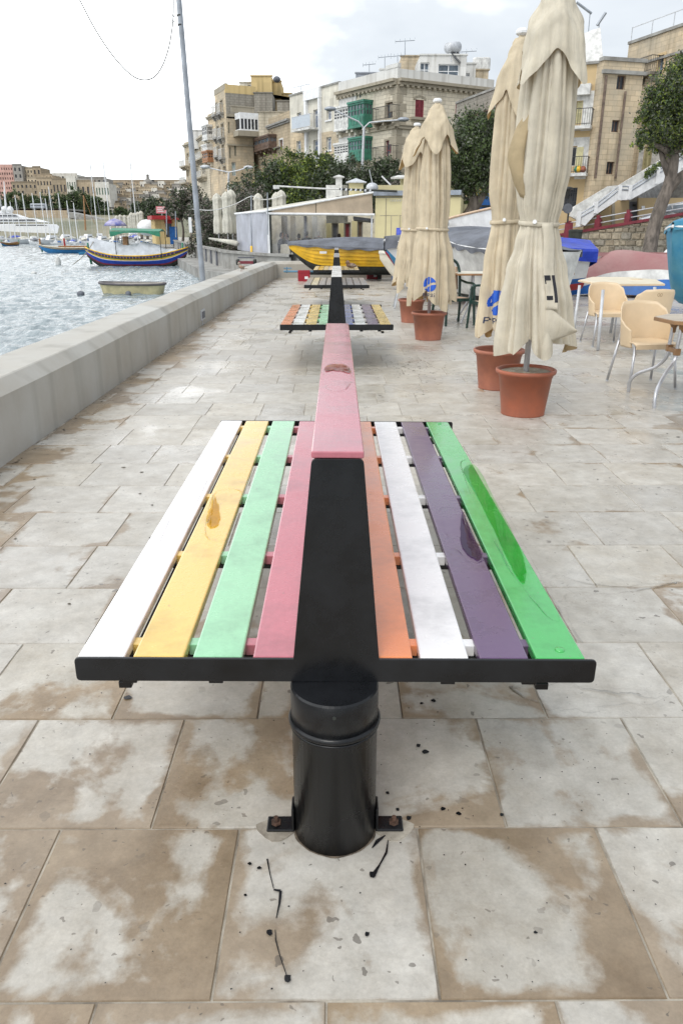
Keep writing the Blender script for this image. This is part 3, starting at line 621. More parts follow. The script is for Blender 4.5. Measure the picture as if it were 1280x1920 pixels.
# rain standing on the planks: thin raised rims of water, with film tints painting in wet paint's deeper colour and dark reflections
def smooth_outline(outline, seed, amp):
    n = len(outline); pts = []; q = random.Random(seed); ph = [q.uniform(0, 6.28) for _ in range(4)]
    if sum(outline[i-1][0]*outline[i][1]-outline[i][0]*outline[i-1][1] for i in range(n)) < 0: outline = outline[::-1]
    for i in range(n):
        p0, p1, p2, p3 = [Vector(outline[(i+q_-1) % n]) for q_ in range(4)]
        for f in [k/8 for k in range(8)]:
            p = .5*((2*p1)+(-p0+p2)*f+(2*p0-5*p1+4*p2-p3)*f*f+(-p0+3*p1-3*p2+p3)*f**3); a = (i+f)*2*math.pi/n
            d = amp*(math.sin(7*a+ph[0])+.7*math.sin(13*a+ph[1])+.5*math.sin(29*a+ph[2])); pts.append((p.x+d*math.cos(a*3+ph[3]), p.y+d))
    return pts
def px_outline(pts, z): return [tuple(gz(x, y, z).xy) for x, y in pts]
def puddle(label, outline, z, tilt=0.0, rim=.004, hgt=.0009, fill=None, seed=1, amp=.0012):
    P = smooth_outline(outline, seed, amp*1.8); k = len(P); mb = MB(); q = random.Random(seed); cx = sum(p[0] for p in P)/k; cy = sum(p[1] for p in P)/k
    t = thing('rain_pool', label, 'puddle', (cx, cy, z), 0)
    Z = lambda x, h: z+h-math.tan(tilt)*x
    rings = [[], [], [], []]
    for j in range(k):
        d = Vector(P[(j+1) % k])-Vector(P[j-1]); nl = Vector((-d.y, d.x)); nl = nl.normalized() if nl.length > 1e-7 else Vector((0, 0)); w_ = rim*max(.02, .9*math.sin(j*.37+seed)+.7*math.sin(j*.113+2*seed)+.15)
        for r, (o, h) in enumerate(((0, -.0003), (.25, .8), (.7, 1), (1, .25))): x, y = P[j][0]+nl.x*w_*o, P[j][1]+nl.y*w_*o; rings[r].append((x, y, Z(x, hgt*h if r else h)))
    mb.add([p for r in rings for p in r], [(i*k+j, i*k+(j+1) % k, (i+1)*k+(j+1) % k, (i+1)*k+j) for i in range(3) for j in range(k)]); mb.build('water_rim', FILM, t, world=True, smooth=True)
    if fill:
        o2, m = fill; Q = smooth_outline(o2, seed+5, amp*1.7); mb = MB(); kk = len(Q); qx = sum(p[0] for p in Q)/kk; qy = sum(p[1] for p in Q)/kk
        mb.add([(x, y, Z(x, .0005)) for x, y in Q]+[(qx+(x-qx)*.9, qy+(y-qy)*.9, Z(qx+(x-qx)*.9, .0006)) for x, y in Q]+[(qx, qy, Z(qx, .0006))], [(j, (j+1) % kk, kk+(j+1) % kk, kk+j) for j in range(kk)]+[(kk+j, kk+(j+1) % kk, 2*kk) for j in range(kk)]); mb.build('wet_reflection_tint', m, t, world=True, smooth=True)
    return t
TL = R(.50); W_ = .5212
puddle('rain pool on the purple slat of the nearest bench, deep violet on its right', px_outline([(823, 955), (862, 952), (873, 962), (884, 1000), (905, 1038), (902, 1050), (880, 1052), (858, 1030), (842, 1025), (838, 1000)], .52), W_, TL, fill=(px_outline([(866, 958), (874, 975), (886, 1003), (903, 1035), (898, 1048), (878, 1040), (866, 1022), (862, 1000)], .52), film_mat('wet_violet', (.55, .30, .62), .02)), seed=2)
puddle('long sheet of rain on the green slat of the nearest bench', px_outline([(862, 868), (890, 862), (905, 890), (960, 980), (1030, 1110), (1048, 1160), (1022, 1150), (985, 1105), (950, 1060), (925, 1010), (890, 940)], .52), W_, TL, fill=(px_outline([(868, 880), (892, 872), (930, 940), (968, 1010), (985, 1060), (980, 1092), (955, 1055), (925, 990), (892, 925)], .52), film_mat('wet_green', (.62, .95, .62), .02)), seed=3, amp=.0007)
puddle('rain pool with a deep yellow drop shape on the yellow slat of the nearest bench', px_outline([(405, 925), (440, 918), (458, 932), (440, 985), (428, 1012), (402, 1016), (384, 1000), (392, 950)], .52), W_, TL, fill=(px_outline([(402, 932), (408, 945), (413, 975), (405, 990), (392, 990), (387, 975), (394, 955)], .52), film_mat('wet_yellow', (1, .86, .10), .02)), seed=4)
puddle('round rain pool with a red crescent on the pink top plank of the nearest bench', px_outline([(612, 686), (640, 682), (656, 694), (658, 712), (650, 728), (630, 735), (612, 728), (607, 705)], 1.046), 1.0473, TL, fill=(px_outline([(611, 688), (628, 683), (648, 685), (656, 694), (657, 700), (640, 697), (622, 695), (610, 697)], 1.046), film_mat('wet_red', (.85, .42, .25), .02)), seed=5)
puddle('faint rain film on the white slat at the left edge of the nearest bench', px_outline([(368, 880), (395, 868), (388, 905), (350, 975), (300, 1020), (335, 945)], .52), W_, TL, rim=.003, seed=6)
puddle('thin curved rim of rain water on the slabs beside the green slat', px_outline([(1035, 1080), (1090, 1092), (1180, 1100), (1270, 1092), (1180, 1112), (1075, 1112), (1060, 1130), (1066, 1165), (1090, 1205), (1062, 1180), (1040, 1140)], 0), .0016, 0, rim=.010, hgt=.0016, seed=7, amp=.004)
puddle('shallow rain splash on the slabs under the right end of the nearest bench', px_outline([(960, 1290), (1060, 1284), (1180, 1302), (1250, 1310), (1150, 1326), (1060, 1334), (1000, 1318)], 0), .0016, 0, rim=.012, hgt=.0016, seed=8, amp=.006)

# ================================================================ CLOSED PARASOLS IN POTS
def cloth_two(name, outer, inner, trans=.15):
    m = mat(name, outer, .85, .07, 5, .25, 240, spec=.12, trans=trans, dist=.003); t = m.node_tree; n = t.nodes; l = t.links
    r = [k for k in n if k.type == 'VALTORGB'][0]; g = n.new('ShaderNodeNewGeometry'); x = n.new('ShaderNodeMixRGB'); x.inputs[2].default_value = (*inner, 1)
    l.new(g.outputs['Backfacing'], x.inputs[0]); l.new(r.outputs[0], x.inputs[1])
    # faint rain-wash marks running down the cloth
    co = n.new('ShaderNodeTexCoord'); mp = n.new('ShaderNodeMapping'); mp.inputs['Scale'].default_value = (9, 9, .7); l.new(co.outputs['Object'], mp.inputs[0])
    z = n.new('ShaderNodeTexNoise'); z.inputs['Scale'].default_value = 1.6; z.inputs['Detail'].default_value = 6; l.new(mp.outputs[0], z.inputs['Vector'])
    q = n.new('ShaderNodeMapRange'); q.inputs[1].default_value = .42; q.inputs[2].default_value = .75; q.inputs[3].default_value = 0; q.inputs[4].default_value = .35; l.new(z.outputs[0], q.inputs[0])
    d = n.new('ShaderNodeMixRGB'); d.blend_type = 'MULTIPLY'; l.new(q.outputs[0], d.inputs[0]); l.new(x.outputs[0], d.inputs[1]); d.inputs[2].default_value = (.78, .74, .66, 1)
    cz = n.new('ShaderNodeMapping'); cz.inputs['Scale'].default_value = (16, 16, 1.5); cz.inputs['Rotation'].default_value = (.12, .1, 0); l.new(co.outputs['Object'], cz.inputs[0]); cn = n.new('ShaderNodeTexNoise'); cn.inputs['Scale'].default_value = 1.3; cn.inputs['Detail'].default_value = 4; cn.inputs['Distortion'].default_value = .8; l.new(cz.outputs[0], cn.inputs['Vector'])
    ob = [k for k in n if k.type == 'BUMP'][0]; nb = n.new('ShaderNodeBump'); nb.inputs['Strength'].default_value = .55; nb.inputs['Distance'].default_value = .022; l.new(cn.outputs[0], nb.inputs['Height']); l.new(nb.outputs[0], ob.inputs['Normal'])
    for k in n:
        if k.type in ('BSDF_PRINCIPLED', 'BSDF_TRANSLUCENT'): l.new(d.outputs[0], k.inputs[0])
    return m
CL1 = cloth_two('grey_beige_parasol_canvas', (.66, .61, .50), (.55, .43, .26)); CL2 = cloth_two('tan_parasol_canvas', (.66, .57, .42), (.55, .38, .18))
FONT = {'p': ["....", "###.", "#..#", "#..#", "###.", "#...", "#..."], 'e': ["....", ".##.", "#..#", "####", "#...", ".##.", "...."], 's': ["....", ".###", "#...", ".##.", "...#", "###.", "...."], 'i': ["#...", "....", "#...", "#...", "#...", "#...", "...."]}
def ip(tab, z):
    if z <= tab[0][0]: return tab[0][1]
    for (a, x), (b, y) in zip(tab, tab[1:]):
        if z <= b: f = (z-a)/(b-a); f = f*f*(3-2*f); return x+(y-x)*f
    return tab[-1][1]
def parasol(loc, label, seed, H, prof, tie, hem, cape_z, cape_r, cape_rot, cm, logo=None, pot_m='terracotta', pot_r=.258, rz=0, fold_n=9, dense=1.0, soil=True, pole_top=True, extras=None, lean=0):
    t = thing('parasol', label, 'parasol', loc, rz, 'closed parasols standing in pots')
    r0 = random.Random(seed); ph = [r0.uniform(0, 6.28) for _ in range(12)]
    pr = [r0.uniform(.86, 1.10) for _ in range(fold_n)]; ph_ = [r0.uniform(0, 1) for _ in range(fold_n)]
    def warp(a): return a+.16*math.sin(2*a+ph[0])+.10*math.sin(3*a+ph[1])
    def rad(a, z):
        s = warp(a)*fold_n/2+.5*math.sin(z*1.1+ph[2])+.18*math.sin(z*3.1+ph[3]+2*a)
        f = abs(math.sin(s)); f = f**.42; k = int((s/math.pi) % fold_n) % fold_n
        f2 = abs(math.sin(s*2.0+ph[4]+.6*z))**.8
        A = ip([(hem, .46), (hem+.5, .42), (tie-.25, .30), (tie, .13), (tie+.25, .26), (cape_z, .34), (H-.25, .16), (H, .02)], z)
        R_ = ip(prof, z); g = (1-A*(1-f))*(1-.55*A*(1-f2**.6)); w_ = 1+(pr[k]-1)*f*min(1, abs(z-tie)*3)
        return R_*g*w_*(1+.014*math.sin(4*z+3*a+ph[5])*min(1, abs(z-tie)*4))
    def hemz(a):
        s = warp(a)*fold_n/2+.5*math.sin(hem*1.1+ph[2]); f = abs(math.sin(s)); k = int((s/math.pi) % fold_n) % fold_n
        return hem+.20*(1-f)*(.4+ph_[k])+.17*ph_[(k+3) % fold_n]*f+.05*math.sin(4*a+ph[7])
    def body(a, z): r = rad(a, z); return (r*math.cos(a)+lean*max(0, tie-z)**1.2, r*math.sin(a), z)
    NA, NZ = int(200*dense), int(70*dense)
    mb = MB()
    def fb(u, v):
        a = 2*math.pi*u; zh = hemz(a); z = zh+(H-.05-zh)*(v**.9); return body(a, z)
    mb.grid(fb, NA, NZ, close=True); b = mb.build('canopy_cloth', cm, t, smooth=True)
    # short upper tier with four pointed corners hanging over the folds
    def capef(u, v):
        a = 2*math.pi*u; c = abs(math.cos(2*(a-cape_rot))); c = c**1.6; zh = cape_z+.19-.23*c+.02*math.sin(7*a+ph[8])
        z = zh+(H-zh)*v; q = (1-v); R_ = ip([(0, .02), (.25, cape_r*.48), (.6, cape_r*.84), (1, cape_r)], q)
        fl = 1+.10*c*q*q-.22*(1-c)*q+.05*math.sin(8*a+ph[9]+1.2*q)*q+.05*abs(math.sin(10*a+ph[10]))*q
        R_ = max(R_*fl, rad(a, z)+.012 if z < H-.12 else 0); return (R_*math.cos(a), R_*math.sin(a), z)
    mb = MB(); mb.grid(capef, int(144*dense), int(26*dense), close=True); mb.build('vent_cap', cm, t, smooth=True)
    # belt
    mb = MB(); rt = ip(prof, tie)*1.04+.006
    mb.grid(lambda u, v: ((max(rt*.97, rad(2*math.pi*u, tie)+.007)+.004*math.sin(math.pi*v))*math.cos(2*math.pi*u), (max(rt*.97, rad(2*math.pi*u, tie)+.007)+.004*math.sin(math.pi*v))*math.sin(2*math.pi*u), tie-.017+.034*v+.012*math.sin(2*math.pi*u+ph[6])), 72, 4, close=True)
    bl = mb.build('tie_belt', cm, t, smooth=True, solid=.003)
    mb = MB(); a = -2.0; mb.tube([((rt+.006)*math.cos(a), (rt+.006)*math.sin(a), tie+.01), ((rt+.02)*math.cos(a), (rt+.02)*math.sin(a), tie+.012)], .016, 10); mb.build('button', M['white'], bl)
    mb = MB(); mb.tube([(0, 0, .05), (0, 0, H-.05)], .024, 14); mb.build('pole', M['alup'], t, smooth=True)
    mb = MB(); mb.lathe([(.03, H-.03), (.058, H-.012), (.060, H+.006), (.045, H+.026), (.001, H+.03)], 10); mb.build('finial', M['white'], t)
    # ribs glimpsed under the cloth
    for k in range(4):
        a = k*math.pi/2+.5; mb = MB(); mb.tube([(.05*math.cos(a), .05*math.sin(a), H-.3), (.10*math.cos(a), .10*math.sin(a), hem+.12)], .009, 6); mb.build('rib', M['alup'], t)
    # pot
    pk = MB(); q = pot_r; h = .385
    pk.lathe([(q*.73, 0), (q*.72, .01), (q*.875, h-.055), (q*.895, h-.055), (q*.90, h-.03), (q*.975, h-.028), (q*1.0, h-.012), (q*.995, h+.004), (q*.95, h+.010), (q*.90, h), (q*.86, h-.06), (.001, h-.06)], 56); p = pk.build('pot', M[pot_m], t, smooth=True)
    p.data.polygons.foreach_set('use_smooth', [abs(f.normal.z) < .98 for f in p.data.polygons])
    if soil:
        sk = MB(); sk.grid(lambda u, v: (q*.89*v*math.cos(6.2832*u), q*.89*v*math.sin(6.2832*u), h-.022+.010*math.sin(9*u*6.28+20*v)*v*(1-v)+.008*(1-v)+.006*math.sin(31*v+9*u)), 48, 10, close=True); sk.build('cement_fill', M['soil'], p, smooth=True)
    # printed marks, laid on the folded cloth
    if logo:
        def patch(name, m, test, a0, a1, b0, b1, ac, zc, st=.0035, par=b):
            lm = MB(); na = int((a1-a0)/st); nb = int((b1-b0)/st); Rr = ip(prof, zc)
            for i in range(na):
                for j in range(nb):
                    x, y = a0+(i+.5)*st, b0+(j+.5)*st
                    if not test(x, y): continue
                    q_ = []
                    for dx, dy in ((0, 0), (1, 0), (1, 1), (0, 1)):
                        aa = ac+(a0+(i+dx)*st)/Rr; zz = zc+b0+(j+dy)*st; r_ = rad(aa, zz)+.0035; q_.append((r_*math.cos(aa), r_*math.sin(aa), zz))
                    lm.face(q_)
            if lm.f: lm.build(name, m, par)
        for ac, zc, sc in logo:
            def disc(x, y):
                x, y = x/sc, y/sc
                if x*x+y*y > 1: return False
                w0 = .18*math.sin(2.2*x+.3)+.35*x*.6; return not (-.34+w0 < y < -.02+w0)
            patch('round_emblem', mat('print_blue', (.015, .10, .52), .7, .05), disc, -sc, sc, -sc, sc, ac, zc)
            wd = 'pepsi'; cell = sc*.085
            def txt(x, y):
                cx = int((x+sc)/cell); row = int((y)/cell)
                if row < 0 or row > 6: return False
                k, cc = divmod(cx, 5)
                if k >= len(wd) or cc > 3: return False
                return FONT[wd[k]][row][cc] == '#'
            patch('emblem_lettering', mat('print_navy', (.03, .04, .09), .7, .05), lambda x, y: txt(x, -y-sc*1.12), -sc, sc*1.3, -sc*1.9, -sc*1.1, ac, zc, st=cell/2)
    if extras: extras(t, b, rad)
    return t
def front_extras(t, b, rad):
    # loose flap of the canopy folded outward on the left, its ochre lining showing
    mb = MB()
    def fl(u, v):
        z = 1.74+v*.62; w_ = math.sin(math.pi*min(1, v*1.02))**1.3*.088*(1-.25*v)+.004*math.sin(17*v); a = math.pi+.55-.9*u; r = .17+.03*math.sin(math.pi*v)+w_*math.sin(math.pi*u*.9+.2)
        return (r*math.cos(a)-.02*u, r*math.sin(a), z+.05*u)
    mb.grid(fl, 12, 18); mb.build('turned_flap', M['cloth_in'], t, smooth=True, solid=.003)
    # narrow panel hanging from the belt with block lettering, and the hem folded over below it
    mb = MB(); X0 = .02
    def hp(u, v): z = 1.56-.64*v; y = -(.178+.165*v+.012*math.sin(3*v+4*u)); return (X0-.045+.095*u+.05*v+.008*math.sin(9*v), y-.012*math.sin(math.pi*u), z)
    mb.grid(hp, 8, 24); pn = mb.build('hanging_panel', CL1, t, smooth=True, solid=.003)
    lm = MB()
    for u0, u1, v0, v1 in ((.05, .6, .60, .66), (.05, .6, .84, .89), (.72, .98, .60, .92), (.05, .15, .66, .70)):
        for i in range(4):
            for j in range(6):
                q = []
                for du, dv in ((0, 0), (1, 0), (1, 1), (0, 1)):
                    p = hp(u0+(u1-u0)*(i+du)/4, v0+(v1-v0)*(j+dv)/6); q.append((p[0], p[1]-.004, p[2]))
                lm.face(q)
    lm.build('block_letters', mat('print_black', (.012, .012, .018), .7, .05), pn)
    mb = MB()
    def tri(u, v): x = .03+.26*u; z = .96-.20*u-(.30*(1-u)+.02)*v; return (x, -(.33+.02*u+.02*math.sin(3*v+u)), z)
    mb.grid(tri, 16, 8); mb.build('folded_hem', CL1, t, smooth=True, solid=.003)
PF = [(.3, .36), (.55, .355), (.9, .315), (1.2, .255), (1.4, .19), (1.56, .150), (1.72, .185), (1.95, .225), (2.3, .225), (2.6, .215), (2.9, .15), (3.15, .07), (3.24, .02)]
parasol((1.625, 6.456, 0), 'closed grey-beige parasol in the nearest terracotta pot, black block letters on its hanging flap', 4, 3.22, PF, 1.56, .46, 2.57, .262, R(-54), CL1, extras=front_extras, fold_n=9, lean=.085)
PF2 = [(.3, .25), (.6, .27), (.9, .245), (1.2, .215), (1.59, .165), (1.85, .20), (2.2, .205), (2.5, .20), (2.8, .14), (3.05, .08), (3.15, .02)]
parasol((1.63, 7.62, 0), 'closed tan parasol with blue round emblem, in the pot behind the nearest one', 11, 3.14, PF2, 1.59, .48, 2.49, .235, R(-93), CL2, logo=[(-2.05, .86, .115)], pot_m='terracotta2', soil=False, fold_n=8)
PF3 = [(.3, .36), (.6, .37), (.9, .33), (1.2, .29), (1.53, .22), (1.8, .235), (2.2, .225), (2.5, .20), (2.8, .15), (3.05, .09), (3.15, .02)]
parasol((1.345, 11.30, 0), 'closed tan parasol in a faded pot right of the second bench', 21, 3.14, PF3, 1.53, .44, 2.52, .26, R(-98), CL2, logo=[(-1.75, .80, .10)], pot_m='terracotta2', pot_r=.262, soil=False, fold_n=9, dense=.75)
parasol((1.30, 13.55, 0), 'closed tan parasol hidden mostly behind the third one, only its left edge showing', 33, 3.12, PF3, 1.53, .5, 2.5, .26, R(-125), CL2, pot_m='terracotta2', pot_r=.24, soil=False, fold_n=8, dense=.5)

# ================================================================ CAFE CHAIRS AND TABLES
def shell_chair(loc, rz, label):
    t = thing('cafe_chair', label, 'chair', loc, rz, 'beige plastic cafe chairs')
    # seat faces -y, backrest wraps round +y
    def bk(u, v):
        a = (u-.5)*2; g = a*math.radians(118); s = abs(a)
        top = ip([(0, .835), (.35, .825), (.55, .77), (.75, .655), (.92, .60), (1, .57)], s); bot = .40
        z = bot+(top-bot)*v; fl = 1+.10*v
        rx, ry = .235*fl, .22*fl
        y = ry*math.cos(g) if abs(g) < math.pi/2 else ry*math.cos(g)*1.35
        return (rx*math.sin(g), y+.02+.03*v, z)
    mb = MB(); mb.grid(bk, 48, 12); mb.build('shell_back', M['shell'], t, smooth=True, solid=.013)
    mb = MB()
    def se(u, v):
        x = (u-.5)*.45; y = -.24+.46*v; k = 1-(max(0, (v-.5)*2))**3*.35; return (x*k, y, .455-.018*math.sin(math.pi*u)*math.sin(math.pi*v)-.03*max(0, .12-v)*6)
    mb.grid(se, 14, 14); mb.build('seat', M['shell'], t, smooth=True, solid=.012)
    mb = MB(); mb.box((0, -.235, .425), (.44, .012, .05)); mb.build('seat_apron', M['shell'], t, bevel=.004)
    for sx in (-1, 1):
        for y0, y1 in ((-.19, -.25), (.17, .25)):
            mb = MB(); mb.tube([(sx*.205, y0, .44), (sx*.245, y1, .012)], .0135, 10); lg = mb.build('leg', M['alu'], t, smooth=True)
            mb = MB(); mb.tube([(sx*.245, y1, .016), (sx*.2455, y1, .0)], .015, 10); mb.build('foot_cap', M['alup'], lg)
    # small pressed emblem on the outside of the back
    mb = MB()
    for cx in (-.016, .016):
        for k in range(14):
            a0, a1 = 2*math.pi*k/14, 2*math.pi*(k+1)/14
            def P(a, r): 
                x = cx+.03+r*math.cos(a); z = .765+r*1.3*math.sin(a); g = math.asin(max(-1, min(1, x/.257))); p = bk(.5+g/math.radians(118)/2, (z-.40)/(.43)); return (p[0], p[1]+.0085, z)
            mb.face([P(a0, .012), P(a1, .012), P(a1, .0155), P(a0, .0155)])
    mb.build('pressed_emblem', mat('emblem_grey', (.30, .20, .11), .6), t)
    return t
ch = shell_chair((3.15, 7.74, 0), R(6), 'beige shell chair facing us behind the grey octagonal table top')
dup(ch, (3.98, 9.85, 0), R(186), 'beige shell chair seen from behind between the two tables, small emblem on its back')
dup(ch, (3.76, 10.72, 0), R(2), 'beige shell chair tucked under the cream table, beside the front parasol')
dup(ch, (3.46, 6.38, 0), R(-75), 'beige shell chair cut off by the right edge, beside the octagonal table')

def poly_table(name, label, pts, z, th, top_m, edge_m):
    c = sum((Vector(p) for p in pts), Vector((0, 0, 0)))/len(pts)
    t = thing(name, label, 'table', (c.x, c.y, 0), 0)
    mb = MB(); mb.prism([(p[0], p[1]) for p in pts], z-th, z-.002); mb.build('table_edge', edge_m, t, world=True, bevel=.004)
    mb = MB(); mb.prism([((p[0]-c.x)*.985+c.x, (p[1]-c.y)*.985+c.y) for p in pts], z-.0015, z+.0008); mb.build('table_top', top_m, t, world=True)
    return t, c
z1 = .755
# octagonal table, planked top
cx, cy, w8 = 3.42, 7.03, .40; k8 = .22
oct_ = [(-w8+k8, -w8), (w8-k8, -w8), (w8, -w8+k8), (w8, w8-k8), (w8-k8, w8), (-w8+k8, w8), (-w8, w8-k8), (-w8, -w8+k8)]
ang = R(6); P8 = [Vector((cx+x*1.12*math.cos(ang)-y*math.sin(ang), cy+x*1.12*math.sin(ang)+y*math.cos(ang), z1)) for x, y in oct_]
t1, c1 = poly_table('octagonal_table', 'octagonal table with grey wood-grain top and brown edge at the right edge of the photo', P8, z1, .035, M['tabletop'], M['tableedge'])
def curved(pts, n=6):
    out = []; P = [Vector(p) for p in pts]; P = [P[0]]+P+[P[-1]]
    for i in range(1, len(P)-2):
        for f in range(n):
            s = f/n; out.append(.5*((2*P[i])+(-P[i-1]+P[i+1])*s+(2*P[i-1]-5*P[i]+4*P[i+1]-P[i+2])*s*s+(-P[i-1]+3*P[i]-3*P[i+1]+P[i+2])*s**3))
    out.append(P[-2]); return out
def world_tube(px, Ys, r, parent, name='leg'):
    pts = [gy(x, y, Y) for (x, y), Y in zip(px, Ys)]; mb = MB(); mb.tube(curved(pts), r, 12); return mb.build(name, M['alu'], parent, world=True, smooth=True)
world_tube([(1262, 606), (1255, 640), (1249, 668), (1228, 688), (1196, 700), (1180, 715), (1177, 735)], [7.12, 7.12, 7.12, 7.2, 7.3, 7.36, 7.385], .0165, t1)
world_tube([(1277, 612), (1270, 645), (1264, 675), (1247, 700), (1233, 725), (1227, 745), (1225, 767)], [6.98, 6.97, 6.96, 6.86, 6.74, 6.67, 6.65], .0165, t1)
mb = MB(); q = MB()
for px, py, Y in ((1254, 652, 7.12), (1268, 660, 6.965)):
    c = gy(px, py, Y); mb.box((c.x, c.y, c.z), (.055, .05, .062))
c_ = gy(1261, 656, 7.04); mb.box((c_.x, c_.y, c_.z), (.05, .18, .04)); mb.build('bracket', M['tableedge'], t1, world=True, bevel=.006)
mb = MB()
for px, Y in ((1263, 7.12), (1278, 6.98)):
    c = gy(px, 610, Y); mb.lathe([(.02, -.045), (.024, 0), (.05, .05), (.06, .07)], 14, (c.x, c.y, c.z-.02))
mb.build('leg_socket', M['tableedge'], t1, world=True, smooth=True)
mb = MB()
for dx, dy in ((.16, .30), (.20, -.32)):
    mb.tube(curved([(cx+.02, cy, .70), (cx+.03, cy, .42), (cx+dx, cy+dy*.6, .22), (cx+.28, cy+dy, 0.0)]), .0165, 10)
mb.build('rear_legs', M['alu'], t1, world=True, smooth=True)
z2 = .80
tp = [gz(x, y, z2) for x, y in [(1083, 525), (1120, 531.5), (1152, 533), (1246, 532), (1230, 524), (1180, 519.5), (1110, 519)]]
t2, c2 = poly_table('cream_table', 'cream plastic table with grey legs between the two rear chairs', tp, z2, .028, M['tablecream'], M['shell'])
for (ax, ay, az), (bx_, by_) in (((3.50, 11.25, z2-.03), (3.44, 11.10)), ((3.54, 10.35, z2-.03), (3.50, 10.16)), ((4.45, 10.9, z2-.03), (4.5, 10.8)), ((4.3, 11.9, z2-.03), (4.3, 12.0))):
    mb = MB(); mb.tube([(ax, ay, az), (bx_, by_, 0)], .021, 12); mb.build('leg', M['alup'], t2, world=True, smooth=True)
mb = MB(); p = gz(1192, 524, z2+.001); mb.prism([(p.x+.09*math.cos(a), p.y+.09*math.sin(a)) for a in [i*math.pi/8 for i in range(16)]], z2+.001, z2+.006); mb.build('centre_cap', M['shell'], t2, world=True)

def green_chair(loc, rz, label):
    t = thing('garden_chair', label, 'chair', loc, rz, 'dark green plastic garden chairs')
    mb = MB(); mb.tube(curved([(-.23, .20, .42), (-.24, .25, .80), (-.19, .30, 1.0), (0, .31, 1.06), (.19, .30, 1.0), (.24, .25, .80), (.23, .20, .42)], 5), .024, 8); mb.build('back_frame', M['green'], t, smooth=True)
    mb = MB(); mb.grid(lambda u, v: ((u-.5)*.42, .24+.055*v, .56+.42*v-.06*abs(u-.5)*2*v), 8, 8); mb.build('back_panel', M['tanpanel'], t, smooth=True, solid=.015)
    mb = MB(); mb.grid(lambda u, v: ((u-.5)*.46, -.24+.46*v, .43-.015*math.sin(math.pi*u)), 8, 8); mb.build('seat', M['tanpanel'], t, solid=.02)
    for sx in (-1, 1):
        mb = MB(); mb.tube(curved([(sx*.24, .24, .72), (sx*.27, .05, .68), (sx*.27, -.2, .67), (sx*.26, -.26, .60)], 4), .02, 8); mb.build('armrest', M['green'], t, smooth=True)
        for y0, y1 in ((-.24, -.29), (.20, .27)):
            mb = MB(); mb.tube([(sx*.25, y0, .66 if y0 < 0 else .45), (sx*.27, y1, 0)], [.026, .020], 6); mb.build('leg', M['green'], t)
    mb = MB()
    for sx in (-1, 1): mb.box((sx*.24, -.02, .42), (.03, .48, .05))
    mb.box((0, -.24, .42), (.48, .03, .05)); mb.build('seat_frame', M['green'], t)
    return t
gc = green_chair((1.98, 13.25, 0), R(20), 'dark green chair with tan perforated back, left of the small table behind the parasols')
dup(gc, (2.48, 12.45, 0), R(-78), 'dark green chair seen side-on, partly behind the blue-emblem parasol')
tt = thing('round_edged_table', 'pale table top with wooden edge between the green chairs', 'table', (2.42, 13.6, 0))
mb = MB(); mb.box((2.45, 13.6, .815), (.85, .8, .03)); mb.build('table_edge', M['wood'], tt, world=True, bevel=.01)
mb = MB(); mb.box((2.45, 13.6, .834), (.83, .78, .005)); mb.build('table_top', M['cream'], tt, world=True)
for dx, dy in ((-.3, -.25), (.3, -.25), (-.3, .3), (.3, .3)):
    mb = MB(); mb.tube(curved([(2.45+dx*.3, 13.6+dy*.3, .8), (2.45+dx*.4, 13.6+dy*.4, .4), (2.45+dx, 13.6+dy, 0)]), .016, 8); mb.build('leg', M['alu'], tt, world=True)
sg = thing('folding_trestle', 'small grey metal folding trestle left of the fourth parasol', 'trestle', (1.22, 16.2, 0))
for sx in (-1, 1):
    mb = MB(); p = gy(748, 535, 16.2); mb.tube([(p.x, p.y, p.z), (p.x-.1, p.y+sx*.2, 0)], .018, 6); mb.build('leg', M['alup'], sg, world=True)
mb = MB(); p = gy(748, 533, 16.2); mb.box((p.x+.15, p.y, p.z+.01), (.4, .3, .02)); mb.build('top', M['alup'], sg, world=True)

# ================================================================ BOATS
def hull_fn(L, B, Dp, rise=.3, stern='transom', n_str=0, rake=.35, rise2=None):
    def beam(t):
        if stern == 'pointed': return B/2*max(0, math.sin(math.pi*t))**.62
        if t < .5: return B/2*max(0, 1-(1-t/.5)**2.1)
        return B/2*(1-.22*((t-.5)/.5)**2)
    r2 = rise if rise2 is None else rise2
    def sheer(t): return Dp*(1+(rise*(1-t)**2.2 if stern != 'pointed' else (rise if t < .5 else r2)*abs(2*t-1)**2.6))
    def keel(t):
        k = max(0, 1-t/.22)**2.2*Dp*.95
        if stern == 'pointed': k = max(k, max(0, 1-(1-t)/.22)**2.2*Dp*.95)
        else: k += max(0, (t-.75)/.25)**2*Dp*.10
        return k
    def P(t, v):
        a = abs(v); s = 1 if v >= 0 else -1; zs, zk = sheer(t), min(keel(t), sheer(t)*.985); b = beam(t)
        y = b*(a**.52)*(1-.04*math.sin(math.pi*a)); z = zk+(zs-zk)*(a**1.45)
        if n_str: y *= 1+.09*(.5-((a*n_str) % 1.0)); 
        x = L*t-rake*(1-a)*0+(-rake*L*.10*(z/Dp) if t < .5 else (rake*L*.06*(z/Dp) if stern == 'pointed' else 0))*(abs(2*t-1)**3)
        return (x, s*y, z)
    return P, beam, sheer, keel
